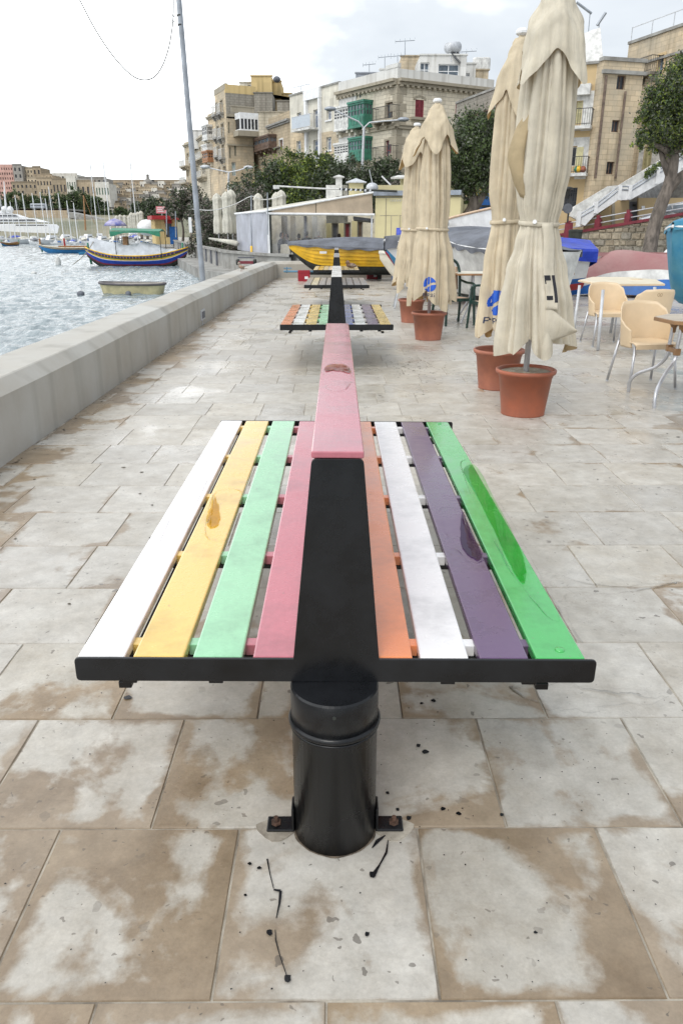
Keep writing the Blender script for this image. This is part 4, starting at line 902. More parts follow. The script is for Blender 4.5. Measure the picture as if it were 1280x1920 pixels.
def boat(name, label, loc, rz, L, B, Dp, bands, rise=.3, stern='transom', n_str=0, cover=None, cov_h=.25, inside=None, rx=0, ry=0, gun=None, group=None, cat='boat', nu=40, nv=36, skirt=.12, thw=2):
    t = thing(name, label, cat, loc, rz, group, rx, ry)
    P, beam, sheer, keel = hull_fn(L, B, Dp, rise, stern, n_str)
    mats = [m for _, m in bands]
    def mf(u, v):
        a = abs(2*v-1)
        for i, (h, m) in enumerate(bands):
            if a <= h: return i
        return len(bands)-1
    mb = MB()
    if n_str:
        vs = []; seqs = [k/n_str for k in range(n_str+1)]
        avs = []
        for k in range(n_str): avs += [(seqs[k]+.001, k), (seqs[k+1]-.001, k)]
        rows_ = [-a for a, _ in avs[::-1]]+[a for a, _ in avs]
        mb.grid(lambda u, v: P(u, rows_[int(round(v*(len(rows_)-1)))]), nu, len(rows_)-1, mfn=lambda u, v: mf(u, (rows_[int(round(v*(len(rows_)-1)))]+1)/2))
    else: mb.grid(lambda u, v: P(u, 2*v-1), nu, nv, mfn=mf)
    if stern == 'transom':
        e_ = [P(1, 2*j/12-1) for j in range(13)]; mb.face(e_, len(bands)-1)
    h = mb.build('hull', mats, t, smooth=not n_str)
    if not n_str: h.data.polygons.foreach_set('use_smooth', [True]*len(h.data.polygons))
    g = MB()
    for s in (-1, 1): g.tube([Vector(P(i/24, s))+Vector((0, 0, .012)) for i in range(25)], .028*max(.6, B/1.6), 6)
    g.build('gunwale', gun or M['white'], t, smooth=True)
    if inside is not None:
        mb = MB(); mb.grid(lambda u, v: tuple(Vector(P(.03+.95*u, (2*v-1)*.93))+Vector((0, 0, .05))), 24, 16); mb.build('lining', inside, t, smooth=True)
        for k in range(thw):
            u = .35+.3*k; b = beam(u)*.94; z = sheer(u)*.72; mb = MB(); mb.box((L*u, 0, z), (.22, 2*b*.93, .035)); mb.build('thwart', inside, t)
    if cover:
        mb = MB()
        def cf(u, v):
            a = 2*v-1; s = 1 if a >= 0 else -1; uu = -.005+1.01*u; uc = min(1, max(0, uu)); b = beam(uc); zs = sheer(uc)
            if abs(a) > .86:
                q = (abs(a)-.86)/.14; p = P(uc, s); return (p[0]+(uu-uc)*L, s*(abs(p[1])+.025+.012*math.sin(38*u)*q), p[2]+.035-q*(skirt*(.6+.4*math.sin(23*u+s)**2)))
            q = a/.86; x0 = P(uc, 1)[0]+(uu-uc)*L; hh = cov_h*(math.sin(math.pi*min(1, max(0, u*.96+.02)))**.95)
            sag = .03*math.sin(9*u+1.3)*math.sin(math.pi*abs(q)); return (x0, q*(b+.025), zs+.035+hh*(1-abs(q)**1.5)+sag)
        mb.grid(cf, 60, 40); mb.build('tarpaulin', cover, t, smooth=True)
    return t
# yellow clinker boat ashore
bp = gy(552, 459, 25.7)
YB = (bp.x, 25.7, .22)
yb = boat('clinker_boat', 'yellow clinker boat with dark bottom under a grey tarpaulin, ashore behind the benches', YB, R(-3), 4.6, 1.75, .74, [(.50, M['darkhull']), (1, M['yellowhull'])], .22, n_str=9, cover=M['greycover'], cov_h=.30, skirt=.10, gun=M['greycover'])
mb = MB(); mb.box((.98, -.70, .66), (.24, .02, .07), R(-22)); mb.build('name_plate', M['dwhite'], yb)
mb = MB(); mb.bx((.3, -.03, -.05), (4.4, .03, .03)); mb.build('keel', M['darkhull'], yb)
tr = thing('boat_trailer', 'light blue steel launching trailer under the yellow boat', 'trailer', (0, 25.4, 0))
mb = MB(); a, b = gy(532, 509, 25.35), gy(705, 509, 25.3); mb.tube([a, b], .03, 8); mb.tube([gy(700, 509, 25.3), gy(706, 509, 26.6)], .03, 8); mb.build('draw_bar', M['bluepipe'], tr, world=True)
mb = MB(); mb.tube([a+Vector((.1, 0, -.05)), a+Vector((.1, 0, .14))], .02, 6); mb.tube([a+Vector((.0, 0, .1)), a+Vector((.26, 0, .10))], .018, 6); mb.build('jockey_clamp', M['bluepipe'], tr, world=True)
for dy in (0, 1.2):
    w_ = gy(711, 517, 26.1+dy); mb = MB(); mb.tube([(w_.x-.06, w_.y, .22), (w_.x+.06, w_.y, .22)], .21, 16); mb.build('wheel', M['darkhull'], tr, world=True)
mb = MB(); mb.tube([(w_.x-.1, 26.0, .22), (w_.x-.1, 27.3, .22)], .025, 6); mb.build('axle', M['darkhull'], tr, world=True)
def crate(c, label, s=.36):
    t = thing('bottle_crate', label, 'crate', (c[0], c[1], 0), R(2), 'red plastic crates propping the boat')
    mb = MB()
    hx, hy, h = s/2, s*.4, .33
    for sx in (-1, 1): mb.bx((sx*hx-.012, -hy, 0), (sx*hx+.012, hy, h))
    for sy in (-1, 1): mb.bx((-hx, sy*hy-.012, 0), (hx, sy*hy+.012, h))
    mb.bx((-hx, -hy, .0), (hx, hy, .02)); mb.bx((-hx+.012, -hy+.012, h-.05), (hx-.012, hy-.012, h-.04)); mb.build('crate_box', M['redcrate'], t, bevel=.004)
    mb = MB(); 
    for k in (.08, .25): mb.bx((-hx-.016, -hy-.018, k), (hx+.016, -hy-.0125, k+.02))
    mb.build('ridge', M['redcrate'], t)
    mb = MB(); mb.bx((.02, -hy-.021, .07), (.13, -hy-.0185, .15)); mb.build('label', M['white'], t)
crate(gz(570, 527), 'red bottle crate under the bow end of the yellow boat'); crate(gz(698, 523), 'red bottle crate under the stern end of the yellow boat')
# cream clinker dinghy
bp = gy(718, 486, 21.5)
boat('clinker_dinghy', 'small cream clinker dinghy with pale cover, right of the yellow boat', (bp.x, 21.5, .20), R(8), 2.7, 1.25, .62, [(1, M['cream'])], .2, n_str=8, cover=M['clothw'], cov_h=.10, skirt=.05)
mb = MB(); p = gz(757, 530); mb.box((p.x+.1, p.y+.3, .11), (.9, .5, .22)); tag(mb.build('tarp_bundle', M['blue'], bevel=.05), 'folded blue sheet under the cream dinghy', 'sheet')
# white boat under grey cover left of the third parasol
bp = gy(733, 455, 17.5)
boat('fishing_boat', 'white rounded boat under a grey tarpaulin, peeping out left of the third parasol', (bp.x+.0, 17.2, .30), R(28), 4.2, 1.8, .86, [(.3, M['lblue']), (1, M['white'])], .18, stern='pointed', cover=M['greycover'], cov_h=.42, skirt=.25)
bp = gy(842, 446, 16.6)
bp = gy(842, 446, 17.6)
boat('fishing_boat', 'white boat with dark grey cover between the third parasol and the tan one with emblem', (bp.x, 17.6, .12), R(-60), 3.3, 1.5, 1.02, [(.25, M['darkhull']), (1, M['dwhite'])], .26, cover=M['greycover'], cov_h=.30, skirt=.14)
bp = gy(940, 404, 19.3)
w3 = boat('fishing_boat', 'high white boat with tan gunwale behind the grey-covered one, registration marks on its bow', (bp.x, 19.3, .62), R(95), 5.2, 1.9, 1.02, [(.3, M['lblue']), (1, M['white'])], .42, inside=M['cream'], gun=M['tanpanel'])
mb = MB()
for k in range(5): mb.bx((1.5+k*.09, .935, 1.02), (1.55+k*.09, .94, 1.10))
mb.build('registration_marks', M['greycover'], w3)
for x in (.8, 3.4): mb = MB(); mb.box((x, 0, -.27), (.2, 1.0, .7)); mb.build('wooden_chock', M['wood'], w3)
# blue covered boat
bp = gy(1118, 470, 17.6)
BC = thing('motor_boat', 'white boat with square stern under a royal blue tarpaulin, right of the front parasol', 'boat', (5.6, 17.6, 0), 0)
P, beam, sheer, keel = hull_fn(4.4, 1.7, .95, .25)
q0 = gy(1111, 505, 17.3)
H0 = Vector((q0.x, 17.3+.85, .14)); 
def bcw(p): return (H0.x-(4.4-p[0]), H0.y+p[1], H0.z+p[2])
mb = MB(); mb.grid(lambda u, v: bcw(P(u, 2*v-1)), 30, 30, mfn=lambda u, v: 0 if abs(2*v-1) < .35 else (1 if abs(2*v-1) < .5 else 2)); e_ = [bcw(P(1, 2*j/12-1)) for j in range(13)]; mb.face(e_, 2)
mb.build('hull', [M['red'], M['blue'], M['white']], BC, world=True, smooth=True)
mb = MB()
def bcf(u, v):
    L0 = 4.4; x = .1+4.42*u; uc = min(1, x/L0); b = beam(uc)+.03; zs = sheer(uc); a = 2*v-1; s = 1 if a > 0 else -1
    rz_ = .30*(.4+.6*math.sin(math.pi*min(1, .15+u*.8)))
    if abs(a) > .72: qq = (abs(a)-.72)/.28; y = s*(b+.02+.02*math.sin(9*u+3)*qq); z = zs+.06-qq*(.26+.05*math.sin(7*u))
    else: qq = a/.72; y = qq*b; z = zs+.06+rz_*(1-abs(qq))+.02*math.sin(8*u+4*qq)
    return bcw((x, y, z))
mb.grid(bcf, 30, 28)
ed = [bcf(1, j/28) for j in range(29)]; tip = bcw((4.75, .1, sheer(1)+.05)); low = bcw((4.46, .3, .45))
for j in range(28): mb.face([ed[j], ed[j+1], tip])
mb.face([ed[0], tip, low]); mb.face([tip, ed[28], low])
mb.build('tarpaulin', M['bluecover'], BC, world=True, smooth=False)
mb = MB(); p = gy(1070, 513, 17.25); mb.box(p, (.14, .03, .045)); mb.build('rubbing_block', M['wood'], BC, world=True)
# upturned hull, pink bottom
p0 = gz(1120, 556); p1 = gz(1290, 552)
up = thing('upturned_boat', 'upturned boat with faded pink bottom, grey band and bright blue side, behind the cream table', 'boat', (7.7, 19.3, 0))
mb = MB(); P, beam, sheer, keel = hull_fn(4.6, 1.9, .92, .12)
mb.grid(lambda u, v: (5.9+P(u, 2*v-1)[0], 19.3+P(u, 2*v-1)[1], .92*1.10-P(u, 2*v-1)[2]*.98+.04*math.sin(7*u)+.03*math.sin(15*u+9*v)), 36, 32, mfn=lambda u, v: 0 if abs(2*v-1) < .62 else (1 if abs(2*v-1) < .78 else 2))
mb.build('hull', [M['pinkfade'], M['dwhite'], M['blue']], up, world=True, smooth=True)
mb = MB(); mb.bx((5.9, 19.27, .93), (10.2, 19.33, 1.02)); mb.build('keel', M['pinkfade'], up, world=True)
fr = thing('tubular_cradle', 'light blue tubular frame lying behind the blue-covered boat', 'frame', (8.5, 24, 0))
mb = MB(); pts = [gy(1132, 484, 24), gy(1165, 486, 24), gy(1180, 489, 24), gy(1165, 493, 23.5), gy(1135, 493, 23.5)]; mb.tube(pts, .05, 8); mb.tube([gy(1135, 490, 23.8), gy(1150, 486, 24)], .045, 8); mb.tube([gy(1152, 493, 23.6), gy(1166, 487, 24)], .045, 8)
mb.build('tubing', M['lblue'], fr, world=True, smooth=True)
mb = MB()
for x in (8.0, 8.9): mb.bx((x, 23.6, 0), (x+.1, 24.2, .45))
mb.build('support', M['wood'], fr, world=True)
# turquoise boat standing on its side at the right edge
bp = gy(1262, 470, 13.2)
boat('dinghy', 'turquoise covered dinghy at the right edge with a white rope along its gunwale', (bp.x, 13.2, .28), R(38), 3.4, 1.7, 1.15, [(1, M['turq'])], .12, cover=M['turq'], cov_h=.35, skirt=.10, gun=M['white'])
# white dinghy by the retaining wall
boat('dinghy', 'white upturned dinghy with a dark stripe below the stone retaining wall', (15.2, 37, 1.0), R(4), 3.8, 1.6, .7, [(.8, M['white']), (.9, M['darkhull']), (1, M['white'])], .1, rx=math.pi)

# ---- street lamp pole rising outside the parapet
lp = thing('lamp_pole', 'tall grey steel pole rising behind the parapet on the left, leaning slightly', 'pole', (-2.98, 16.6, -1))
base = gy(380.5, 527, 16.9); topp = gy(334, -20, 16.9); d = (topp-base).normalized(); lo = base-d*((base.z+1)/d.z)
mb = MB(); mb.tube([lo, base, topp, topp+d*2.2], [.062, .058, .052, .045], 16); s_ = mb.build('shaft', M['steelpole'], lp, world=True, smooth=True)
for y in (29, 47):
    c = gy(337.2+(y-29)*.085, y, 16.9); mb = MB(); mb.tube([c-d*.012, c+d*.012], .057, 16); mb.build('joint_band', M['darkhull'], lp, world=True)
mb = MB(); c = gy(366, 422, 16.9); mb.box((c.x-.09, c.y-.05, c.z), (.06, .05, .30)); mb.build('side_sign', M['white'], lp, world=True, bevel=.004)
cb = thing('festoon_cable', 'thin cable hanging in a deep loop across the top left sky', 'cable', tuple(gy(325, 30, 16)))
mb = MB(); cpx = [(120, -55), (150, 0), (175, 48), (200, 88), (225, 120), (250, 143), (271, 150), (290, 144), (305, 123), (316, 92), (322, 60), (325, 32), (325, -20)]
mb.tube(curved([gy(x, y, 16) for x, y in cpx], 5), .010, 5); mb.build('cable', M['darkhull'], cb, world=True)
for y in (30, 40): mb = MB(); mb.tube([gy(324.5, y-2.5, 15.99), gy(325.5, y+2, 15.99)], .014, 6); mb.build('connector', M['darkhull'], cb, world=True)

# ---- birds
def bird(name, label, loc, rz, L, m, standing=True):
    t = thing(name, label, 'bird', loc, rz); h = .055 if standing else 0
    mb = MB(); tilt = .5 if standing else .1
    def bd(u, v):
        a = 2*math.pi*u; x = -1+2*v; r = (max(0, 1-x*x)**.5)*(.40 if x > -.2 else .40*(.55+.45*(x+1)/.8)); yy = r*math.cos(a); zz = r*math.sin(a)*1.05
        return (L*.42*(x*math.cos(tilt)-zz*math.sin(tilt)), L*.42*yy, h+L*.20+L*.42*(x*math.sin(tilt)+zz*math.cos(tilt)))
    mb.grid(bd, 14, 14, close=True); hc = (L*.36*math.cos(tilt)*.8, 0, h+L*.26+L*.40*math.sin(tilt)+(.10*L if not standing else .06*L)); mb.ball(hc, L*.145, 12, 8)
    mb.tube([(hc[0]+L*.12, 0, hc[2]), (hc[0]+L*.22, 0, hc[2]-L*.02)], [L*.04, .001], 6)
    mb.bar((-L*.30, 0, h+L*(.20-.18*math.sin(tilt)*1.0)), (-L*.62, 0, h+L*(.10-.30*math.sin(tilt)+.12)), L*.13, .012)
    mb.build('body', m, t, smooth=True)
    if standing:
        for s in (-1, 1): mb = MB(); mb.tube([(0, s*L*.1, h+L*.08), (0, s*L*.1, 0)], .004, 5); mb.tube([(-.01, s*L*.1, .002), (.02, s*L*.1, .002)], .003, 4); mb.build('leg', M['pinkfade'], t)
    for s in (-1, 1):
        mb = MB(); mb.ball((-L*.05, s*L*.145, h+L*.21), L*.2, 10, 6, 0, (1.25, .25, .5)); mb.build('wing', M['feather2'] if m is M['feather'] else M['feather'], t, smooth=True)
    return t
pb = gz(453, 509, TZ)
bird('pigeon', 'small brown-grey bird standing on top of the parapet wall', (pb.x, pb.y, TZ), R(150), .27, M['feather2'])
bird('roosting_bird', 'plump brown bird sitting on the farthest bench, right of the ridge', (.40, 22.2, .52), R(200), .40, M['feather'], False)

# ================================================================ BUILDINGS
def plane_hit(A, B, px, py):
    """(along, height) where the sight line of a measured point meets the upright plane through A and B"""
    d = ray(px, py); ux, uy = B[0]-A[0], B[1]-A[1]; L = math.hypot(ux, uy); ux /= L; uy /= L
    det = d[0]*(-uy)+ux*d[1]; t = (A[0]*(-uy)+ux*A[1])/det; X, Y = d[0]*t, d[1]*t
    return ((X-A[0])*ux+(Y-A[1])*uy, CAMH+d[2]*t)
class Face:
    def __init__(s, A, B):
        s.A = A; s.B = B; s.L = math.hypot(B[0]-A[0], B[1]-A[1]); s.u = ((B[0]-A[0])/s.L, (B[1]-A[1])/s.L)
        n = (s.u[1], -s.u[0]); m = ((A[0]+B[0])/2, (A[1]+B[1])/2)
        s.n = n if n[0]*m[0]+n[1]*m[1] < 0 else (-n[0], -n[1])
    def T(s, a, z, d=0): return (s.A[0]+s.u[0]*a+s.n[0]*d, s.A[1]+s.u[1]*a+s.n[1]*d, z)
    def rect(s, r):
        xm, ym = (r[0]+r[2])/2, (r[1]+r[3])/2
        a0 = plane_hit(s.A, s.B, r[0], ym)[0]; a1 = plane_hit(s.A, s.B, r[2], ym)[0]; za = plane_hit(s.A, s.B, xm, r[3])[1]; zb = plane_hit(s.A, s.B, xm, r[1])[1]
        return (min(a0, a1), max(a0, a1), za, zb)
    def fb(s, mb, a0, a1, z0, z1, d0, d1, mi=0):
        P = [s.T(a, z, d) for z in (z0, z1) for d in (d0, d1) for a in (a0, a1)]
        mb.add(P, [(0, 2, 3, 1), (4, 5, 7, 6), (0, 1, 5, 4), (2, 6, 7, 3), (0, 4, 6, 2), (1, 3, 7, 5)], mi)
    def wall(s, root, m, z0, z1, holes, name='wall', depth=.28, slope=None):
        xs = sorted(set([0, s.L]+[max(0, min(s.L, v)) for h in holes for v in h[:2]])); zs = sorted(set([z0, z1]+[max(z0, min(z1, v)) for h in holes for v in h[2:4]]))
        mb = MB()
        top = (lambda a: z1) if slope is None else slope
        for i in range(len(xs)-1):
            for j in range(len(zs)-1):
                xm, zm = (xs[i]+xs[i+1])/2, (zs[j]+zs[j+1])/2
                if any(h[0] < xm < h[1] and h[2] < zm < h[3] for h in holes): continue
                lt = j == len(zs)-2
                q = [(xs[i], zs[j]), (xs[i+1], zs[j]), (xs[i+1], top(xs[i+1]) if lt else zs[j+1]), (xs[i], top(xs[i]) if lt else zs[j+1])]
                mb.face([s.T(a, z) for a, z in q], 0, q)
        for h in holes:
            a0, a1, b0, b1 = h[:4]; dp = h[4] if len(h) > 4 else depth
            for (p, q) in (((a0, b0), (a1, b0)), ((a1, b0), (a1, b1)), ((a1, b1), (a0, b1)), ((a0, b1), (a0, b0))):
                mb.face([s.T(*p), s.T(*q), s.T(q[0], q[1], -dp-.02), s.T(p[0], p[1], -dp-.02)], 0, [p, q, q, p])
        return mb.build(name, m, root, world=True)
def window(f, root, h, frame, pane, cols=2, rows=2, fw=.06, depth=.22, name='window', sill=None, surround=None, transom=None):
    a0, a1, b0, b1 = h[:4]; mb = MB(); d0, d1 = -depth-.03, -depth+.03
    f.fb(mb, a0, a0+fw, b0, b1, d0, d1); f.fb(mb, a1-fw, a1, b0, b1, d0, d1); f.fb(mb, a0+fw, a1-fw, b0, b0+fw, d0, d1); f.fb(mb, a0+fw, a1-fw, b1-fw, b1, d0, d1)
    for i in range(1, cols): c = a0+(a1-a0)*i/cols; f.fb(mb, c-fw*.5, c+fw*.5, b0+fw, b1-fw, d0+.005, d1-.005)
    for j in range(1, rows):
        z = b0+(b1-b0)*(j/rows if transom is None else transom); f.fb(mb, a0+fw, a1-fw, z-fw*.4, z+fw*.4, d0+.008, d1-.008)
    w_ = mb.build(name, frame, root, world=True)
    mb = MB(); mb.face([f.T(a0+.01, b0+.01, -depth), f.T(a1-.01, b0+.01, -depth), f.T(a1-.01, b1-.01, -depth), f.T(a0+.01, b1-.01, -depth)]); mb.build('pane', pane, w_, world=True)
    if sill: mb = MB(); f.fb(mb, a0-.12, a1+.12, b0-.12, b0, .0, .12); mb.build('sill', sill, w_, world=True)
    if surround:
        mb = MB(); g = .14; f.fb(mb, a0-g, a0, b0-.02, b1+g, .002, .05); f.fb(mb, a1, a1+g, b0-.02, b1+g, .002, .05); f.fb(mb, a0, a1, b1, b1+g, .002, .05); mb.build('surround', surround, w_, world=True)
    return w_
def shutters(f, root, h, m, n=2, depth=.05, name='shutter'):
    a0, a1, b0, b1 = h[:4]; w_ = (a1-a0)/n
    for k in range(n):
        s0, s1 = a0+k*w_+.015, a0+(k+1)*w_-.015; mb = MB(); f.fb(mb, s0, s0+.07, b0, b1, -depth-.03, -depth+.02); f.fb(mb, s1-.07, s1, b0, b1, -depth-.03, -depth+.02)
        for q in (0, .5, 1): z = b0+(b1-b0)*q; f.fb(mb, s0+.07, s1-.07, max(b0, z-.05), min(b1, z+.05), -depth-.028, -depth+.018)
        zz = b0+.06
        while zz < b1-.06: f.fb(mb, s0+.07, s1-.07, zz, zz+.05, -depth-.02, -depth+.008); zz += .085
        mb.build(name, m, root, world=True)
    mb = MB(); mb.face([f.T(a0, b0, -depth-.04), f.T(a1, b0, -depth-.04), f.T(a1, b1, -depth-.04), f.T(a0, b1, -depth-.04)]); mb.build('shutter_backing', m, root, world=True)
def cornice(f, root, z, m, h=.35, out=.4, a0=0, a1=None, dent=True, name='cornice'):
    a1 = f.L if a1 is None else a1; mb = MB(); f.fb(mb, a0, a1, z, z+h*.45, 0, out); f.fb(mb, a0, a1, z-h*.45, z-.003, 0, out*.55)
    if dent:
        a = a0+.15
        while a < a1-.2: f.fb(mb, a, a+.22, z-h*.75, z-h*.455, 0, out*.7); a += .55
    return mb.build(name, m, root, world=True)
def balcony(f, root, a0, a1, z, m, rail, out=.9, h=1.0, th=.18, brackets=True, name='balcony', glass=None):
    mb = MB(); f.fb(mb, a0, a1, z-th, z, .002, out)
    b = mb.build(name, m, root, world=True)
    if brackets:
        mb = MB(); n = max(2, int((a1-a0)/.9))
        for k in range(n): c = a0+.2+(a1-a0-.4)*k/(n-1); f.fb(mb, c-.11, c+.11, z-th-.42, z-th-.002, .002, out*.5); f.fb(mb, c-.11, c+.11, z-th-.22, z-th-.002, out*.5, out*.8)
        mb.build('bracket', m, b, world=True)
    mb = MB(); r_ = .018; f.fb(mb, a0, a1, z+h-.04, z+h, out-.06, out-.02); f.fb(mb, a0, a0+.04, z+h-.04, z+h, .0, out-.06); f.fb(mb, a1-.04, a1, z+h-.04, z+h, .0, out-.06); f.fb(mb, a0, a1, z+.08, z+.11, out-.055, out-.025)
    a = a0+.02
    while a < a1: f.fb(mb, a-r_/2, a+r_/2, z, z+h-.04, out-.05, out-.03); a += .14
    d = .1
    while d < out-.1:
        f.fb(mb, a0, a0+r_, z, z+h-.04, d, d+r_); f.fb(mb, a1-r_, a1, z, z+h-.04, d, d+r_); d += .16
    mb.build('railing', rail, b, world=True)
    if glass: mb = MB(); f.fb(mb, a0+.03, a1-.03, z+.12, z+h-.05, out-.045, out-.04); mb.build('glass_panel', glass, b, world=True)
    return b
def box_balcony(f, root, h, m, pane, cols=5, rows=2, out=.85, roofm=None, name='enclosed_balcony', panes_lo=.42, side=3):
    """closed timber balcony on brackets: panelled apron, window lights, moulded roof"""
    a0, a1, b0, b1 = h[:4]; H_ = b1-b0; mb = MB(); f.fb(mb, a0, a1, b0, b0+H_*panes_lo, .002, out); f.fb(mb, a0-.1, a1+.1, b1-.16, b1, .002, out+.12); f.fb(mb, a0-.05, a1+.05, b1-.30, b1-.163, .002, out+.05); f.fb(mb, a0-.06, a1+.06, b0-.14, b0-.002, .002, out+.06)
    zt = b1-.30; zl = b0+H_*panes_lo
    for i in range(cols+1): c = a0+(a1-a0)*i/cols; f.fb(mb, max(a0, c-.05), min(a1, c+.05), zl, zt, out-.09, out)
    for j in range(rows+1): z = zl+(zt-zl)*j/rows; f.fb(mb, a0, a1, max(zl, z-.045), min(zt, z+.045), out-.085, out-.006)
    for sd in (0, 1):
        e0, e1 = (a0, a0+.07) if sd == 0 else (a1-.07, a1)
        for i in range(side): dd = out*i/side; f.fb(mb, e0, e1, zl, zt, dd+.01, dd+.09)
        for j in range(rows+1): z = zl+(zt-zl)*j/rows; f.fb(mb, e0+.004, e1-.004, max(zl, z-.045), min(zt, z+.045), .01, out-.09)
    for i in range(cols): c0 = a0+(a1-a0)*i/cols+.08; c1 = a0+(a1-a0)*(i+1)/cols-.08; f.fb(mb, c0, c1, b0+.12, zl-.12, out+.001, out+.025)
    b = mb.build(name, m, root, world=True)
    mb = MB(); f.fb(mb, a0+.03, a1-.03, zl, zt, .03, out-.05); mb.build('pane', pane, b, world=True)
    mb = MB(); n = max(2, int((a1-a0)/1.0))
    for k in range(n): c = a0+.3+(a1-a0-.6)*k/(n-1); f.fb(mb, c-.13, c+.13, b0-.60, b0-.142, .002, out*.45); f.fb(mb, c-.13, c+.13, b0-.36, b0-.142, out*.45, out*.85)
    mb.build('bracket', M['cream'] if roofm is None else roofm, b, world=True)
    return b
def top_plan(px, py, z): p = gz(px, py, z); return (p.x, p.y)
def closed(root, m, pts, z0, z1, roofm=None, name='rear_wall'):
    """the walls away from the street and the flat roof"""
    mb = MB(); n = len(pts)
    for i in range(n-1): 
        a, b = pts[i], pts[i+1]; L = math.hypot(b[0]-a[0], b[1]-a[1]); mb.face([(a[0], a[1], z0), (b[0], b[1], z0), (b[0], b[1], z1), (a[0], a[1], z1)], 0, [(0, z0), (L, z0), (L, z1), (0, z1)])
    mb.build(name, m, root, world=True)
def inset(pts, k=.06):
    cx, cy = sum(p[0] for p in pts)/len(pts), sum(p[1] for p in pts)/len(pts); out = []
    for p in pts: L = math.hypot(p[0]-cx, p[1]-cy); out.append((p[0]+(cx-p[0])*k/L, p[1]+(cy-p[1])*k/L))
    return out
def roof(root, m, pts, z): mb = MB(); mb.prism(inset(pts), z-.3, z-.02); mb.build('roof', m, root, world=True)
def away(p, f, d): return (p[0]-f.n[0]*d, p[1]-f.n[1]*d)
S_pal = stone('palazzo_limestone', (.66, .60, .48), (.54, .50, .42), .62, .30, .55)
S_cream = stone('cream_render', (.68, .65, .56), (.47, .45, .40), 1.2, .6, .6, .95, plaster=1)
S_brown = stone('brown_limestone', (.48, .39, .27), (.32, .275, .21), .55, .28, .6)
S_brown2 = stone('honey_limestone', (.60, .49, .34), (.36, .33, .27), .6, .3, .7, .75)
S_yel = stone('yellow_render', (.60, .46, .23), (.52, .41, .22), 1.5, .8, .4, .98, plaster=1)
S_pale = stone('pale_limestone', (.58, .52, .41), (.40, .36, .28), .6, .3, .5)
S_grey = stone('grey_rubble', (.32, .30, .26), (.22, .20, .17), .45, .25, .6)
S_white = stone('white_render', (.64, .64, .62), (.50, .49, .46), 1.5, .8, .4, .98, plaster=1)
BLUEW = mat('blue_grey_frame', (.30, .36, .46), .5); BROWNW = mat('brown_balcony_wood', (.14, .09, .065), .6, .2, 5); GREENB = mat('green_balcony_paint', (.035, .19, .13), .5, .2, 2.5); REDB = mat('wine_shutter', (.24, .035, .05), .55, .12)
IRON = mat('black_iron', (.03, .03, .03), .5, .1); PIPE = mat('rusty_pipe', (.19, .14, .11), .8, .2)

# ---- corner palazzo
ZT = gy(745, 150, 70).z; zc_ = ZT
pc = top_plan(745, 150, ZT); pl = top_plan(634, 177, ZT); pr_ = top_plan(925, 170, ZT)
FL, FR = Face(pl, pc), Face(pc, pr_)
E = thing('corner_palazzo', 'limestone corner palazzo with dentilled cornice, green enclosed balconies and a wine-red arched shutter', 'building', (pc[0], pc[1], 0))
hl = {k: FL.rect(r) for k, r in dict(b1=(723, 192, 737, 226), b0=(722, 263, 734, 300), v1=(648, 108+105, 648.5, 214)).items()}
wh = [hl['b1'], hl['b0']]
FL.wall(E, S_pal, 0, ZT+.15, wh)
hr = FR.rect((778, 187, 794, 220)); hr2 = FR.rect((853, 195, 862, 225))
FR.wall(E, S_pal, 0, ZT+.15, [hr, hr2])
# parapet above the cornice
cornice(FL, E, ZT-.1, M['mortar'] if 0 else S_pale, .5, .5); cornice(FR, E, ZT-.1, S_pale, .5, .5)
mb = MB(); FL.fb(mb, 0, FL.L, ZT+.15, ZT+.95, -.3, -.02); FR.fb(mb, 0, FR.L, ZT+.15, ZT+.85, -.3, -.02); FL.fb(mb, FL.L-1.6, FL.L+.02, ZT+.95, ZT+1.25, -.32, .02); mb.build('parapet', S_white, E, world=True)
zb = plane_hit(pc, pr_, 745, 238)[1]
for f in (FL, FR): mb = MB(); f.fb(mb, 0, f.L, zb-.12, zb+.12, 0, .18); f.fb(mb, 0, f.L, zb+.121, zb+.2, 0, .26); mb.build('string_course', S_pale, E, world=True)
for k in range(22):   # quoins at the corner
    z = .4+k*.62
    if z > ZT-.9: break
    L_ = .9 if k % 2 else .55
    for f, a0, a1 in ((FL, FL.L-L_, FL.L+.03), (FR, -.03, L_)): mb = MB(); f.fb(mb, a0, a1, z, z+.56, .003, .045); mb.build('quoin', S_pale, E, world=True)
for k, m_ in (('b1', BROWNW), ('b0', REDB)):
    window(FL, E, hl[k], m_, M['glass'], 2, 2, .09, surround=S_pale); h = hl[k]; balcony(FL, E, h[0]-1.0, h[1]+.9, h[2]+.02, S_pale, IRON, .8)
shutters(FR, E, hr, REDB); shutters(FR, E, hr2, REDB)
mb = MB()
for q in range(13):
    a = math.pi*q/12; c_ = (hr[0]+hr[1])/2; r1, r2 = (hr[1]-hr[0])/2, (hr[1]-hr[0])/2+.22
    if q < 12:
        a2 = math.pi*(q+1)/12; P_ = [(r1, a), (r2, a), (r2, a2), (r1, a2)]
        mb.face([FR.T(c_+r*math.cos(t_), hr[3]+r*.5*math.sin(t_), .06) for r, t_ in P_]); mb.face([FR.T(c_+r2*math.cos(t_), hr[3]+r2*.5*math.sin(t_), d_) for t_, d_ in ((a, 0), (a2, 0), (a2, .06), (a, .06))])
mb.build('arch_moulding', S_pale, E, world=True)
mb = MB(); FR.fb(mb, hr[0]-.5, hr[1]+.5, hr[2]-.22, hr[2]-.02, .002, .3); mb.build('sill', S_pale, E, world=True)
for r in ((669, 191, 698, 238), (670, 258, 697, 300)):
    h = FL.rect(r); box_balcony(FL, E, h, GREENB, M['glass'], 5, 2, .95)
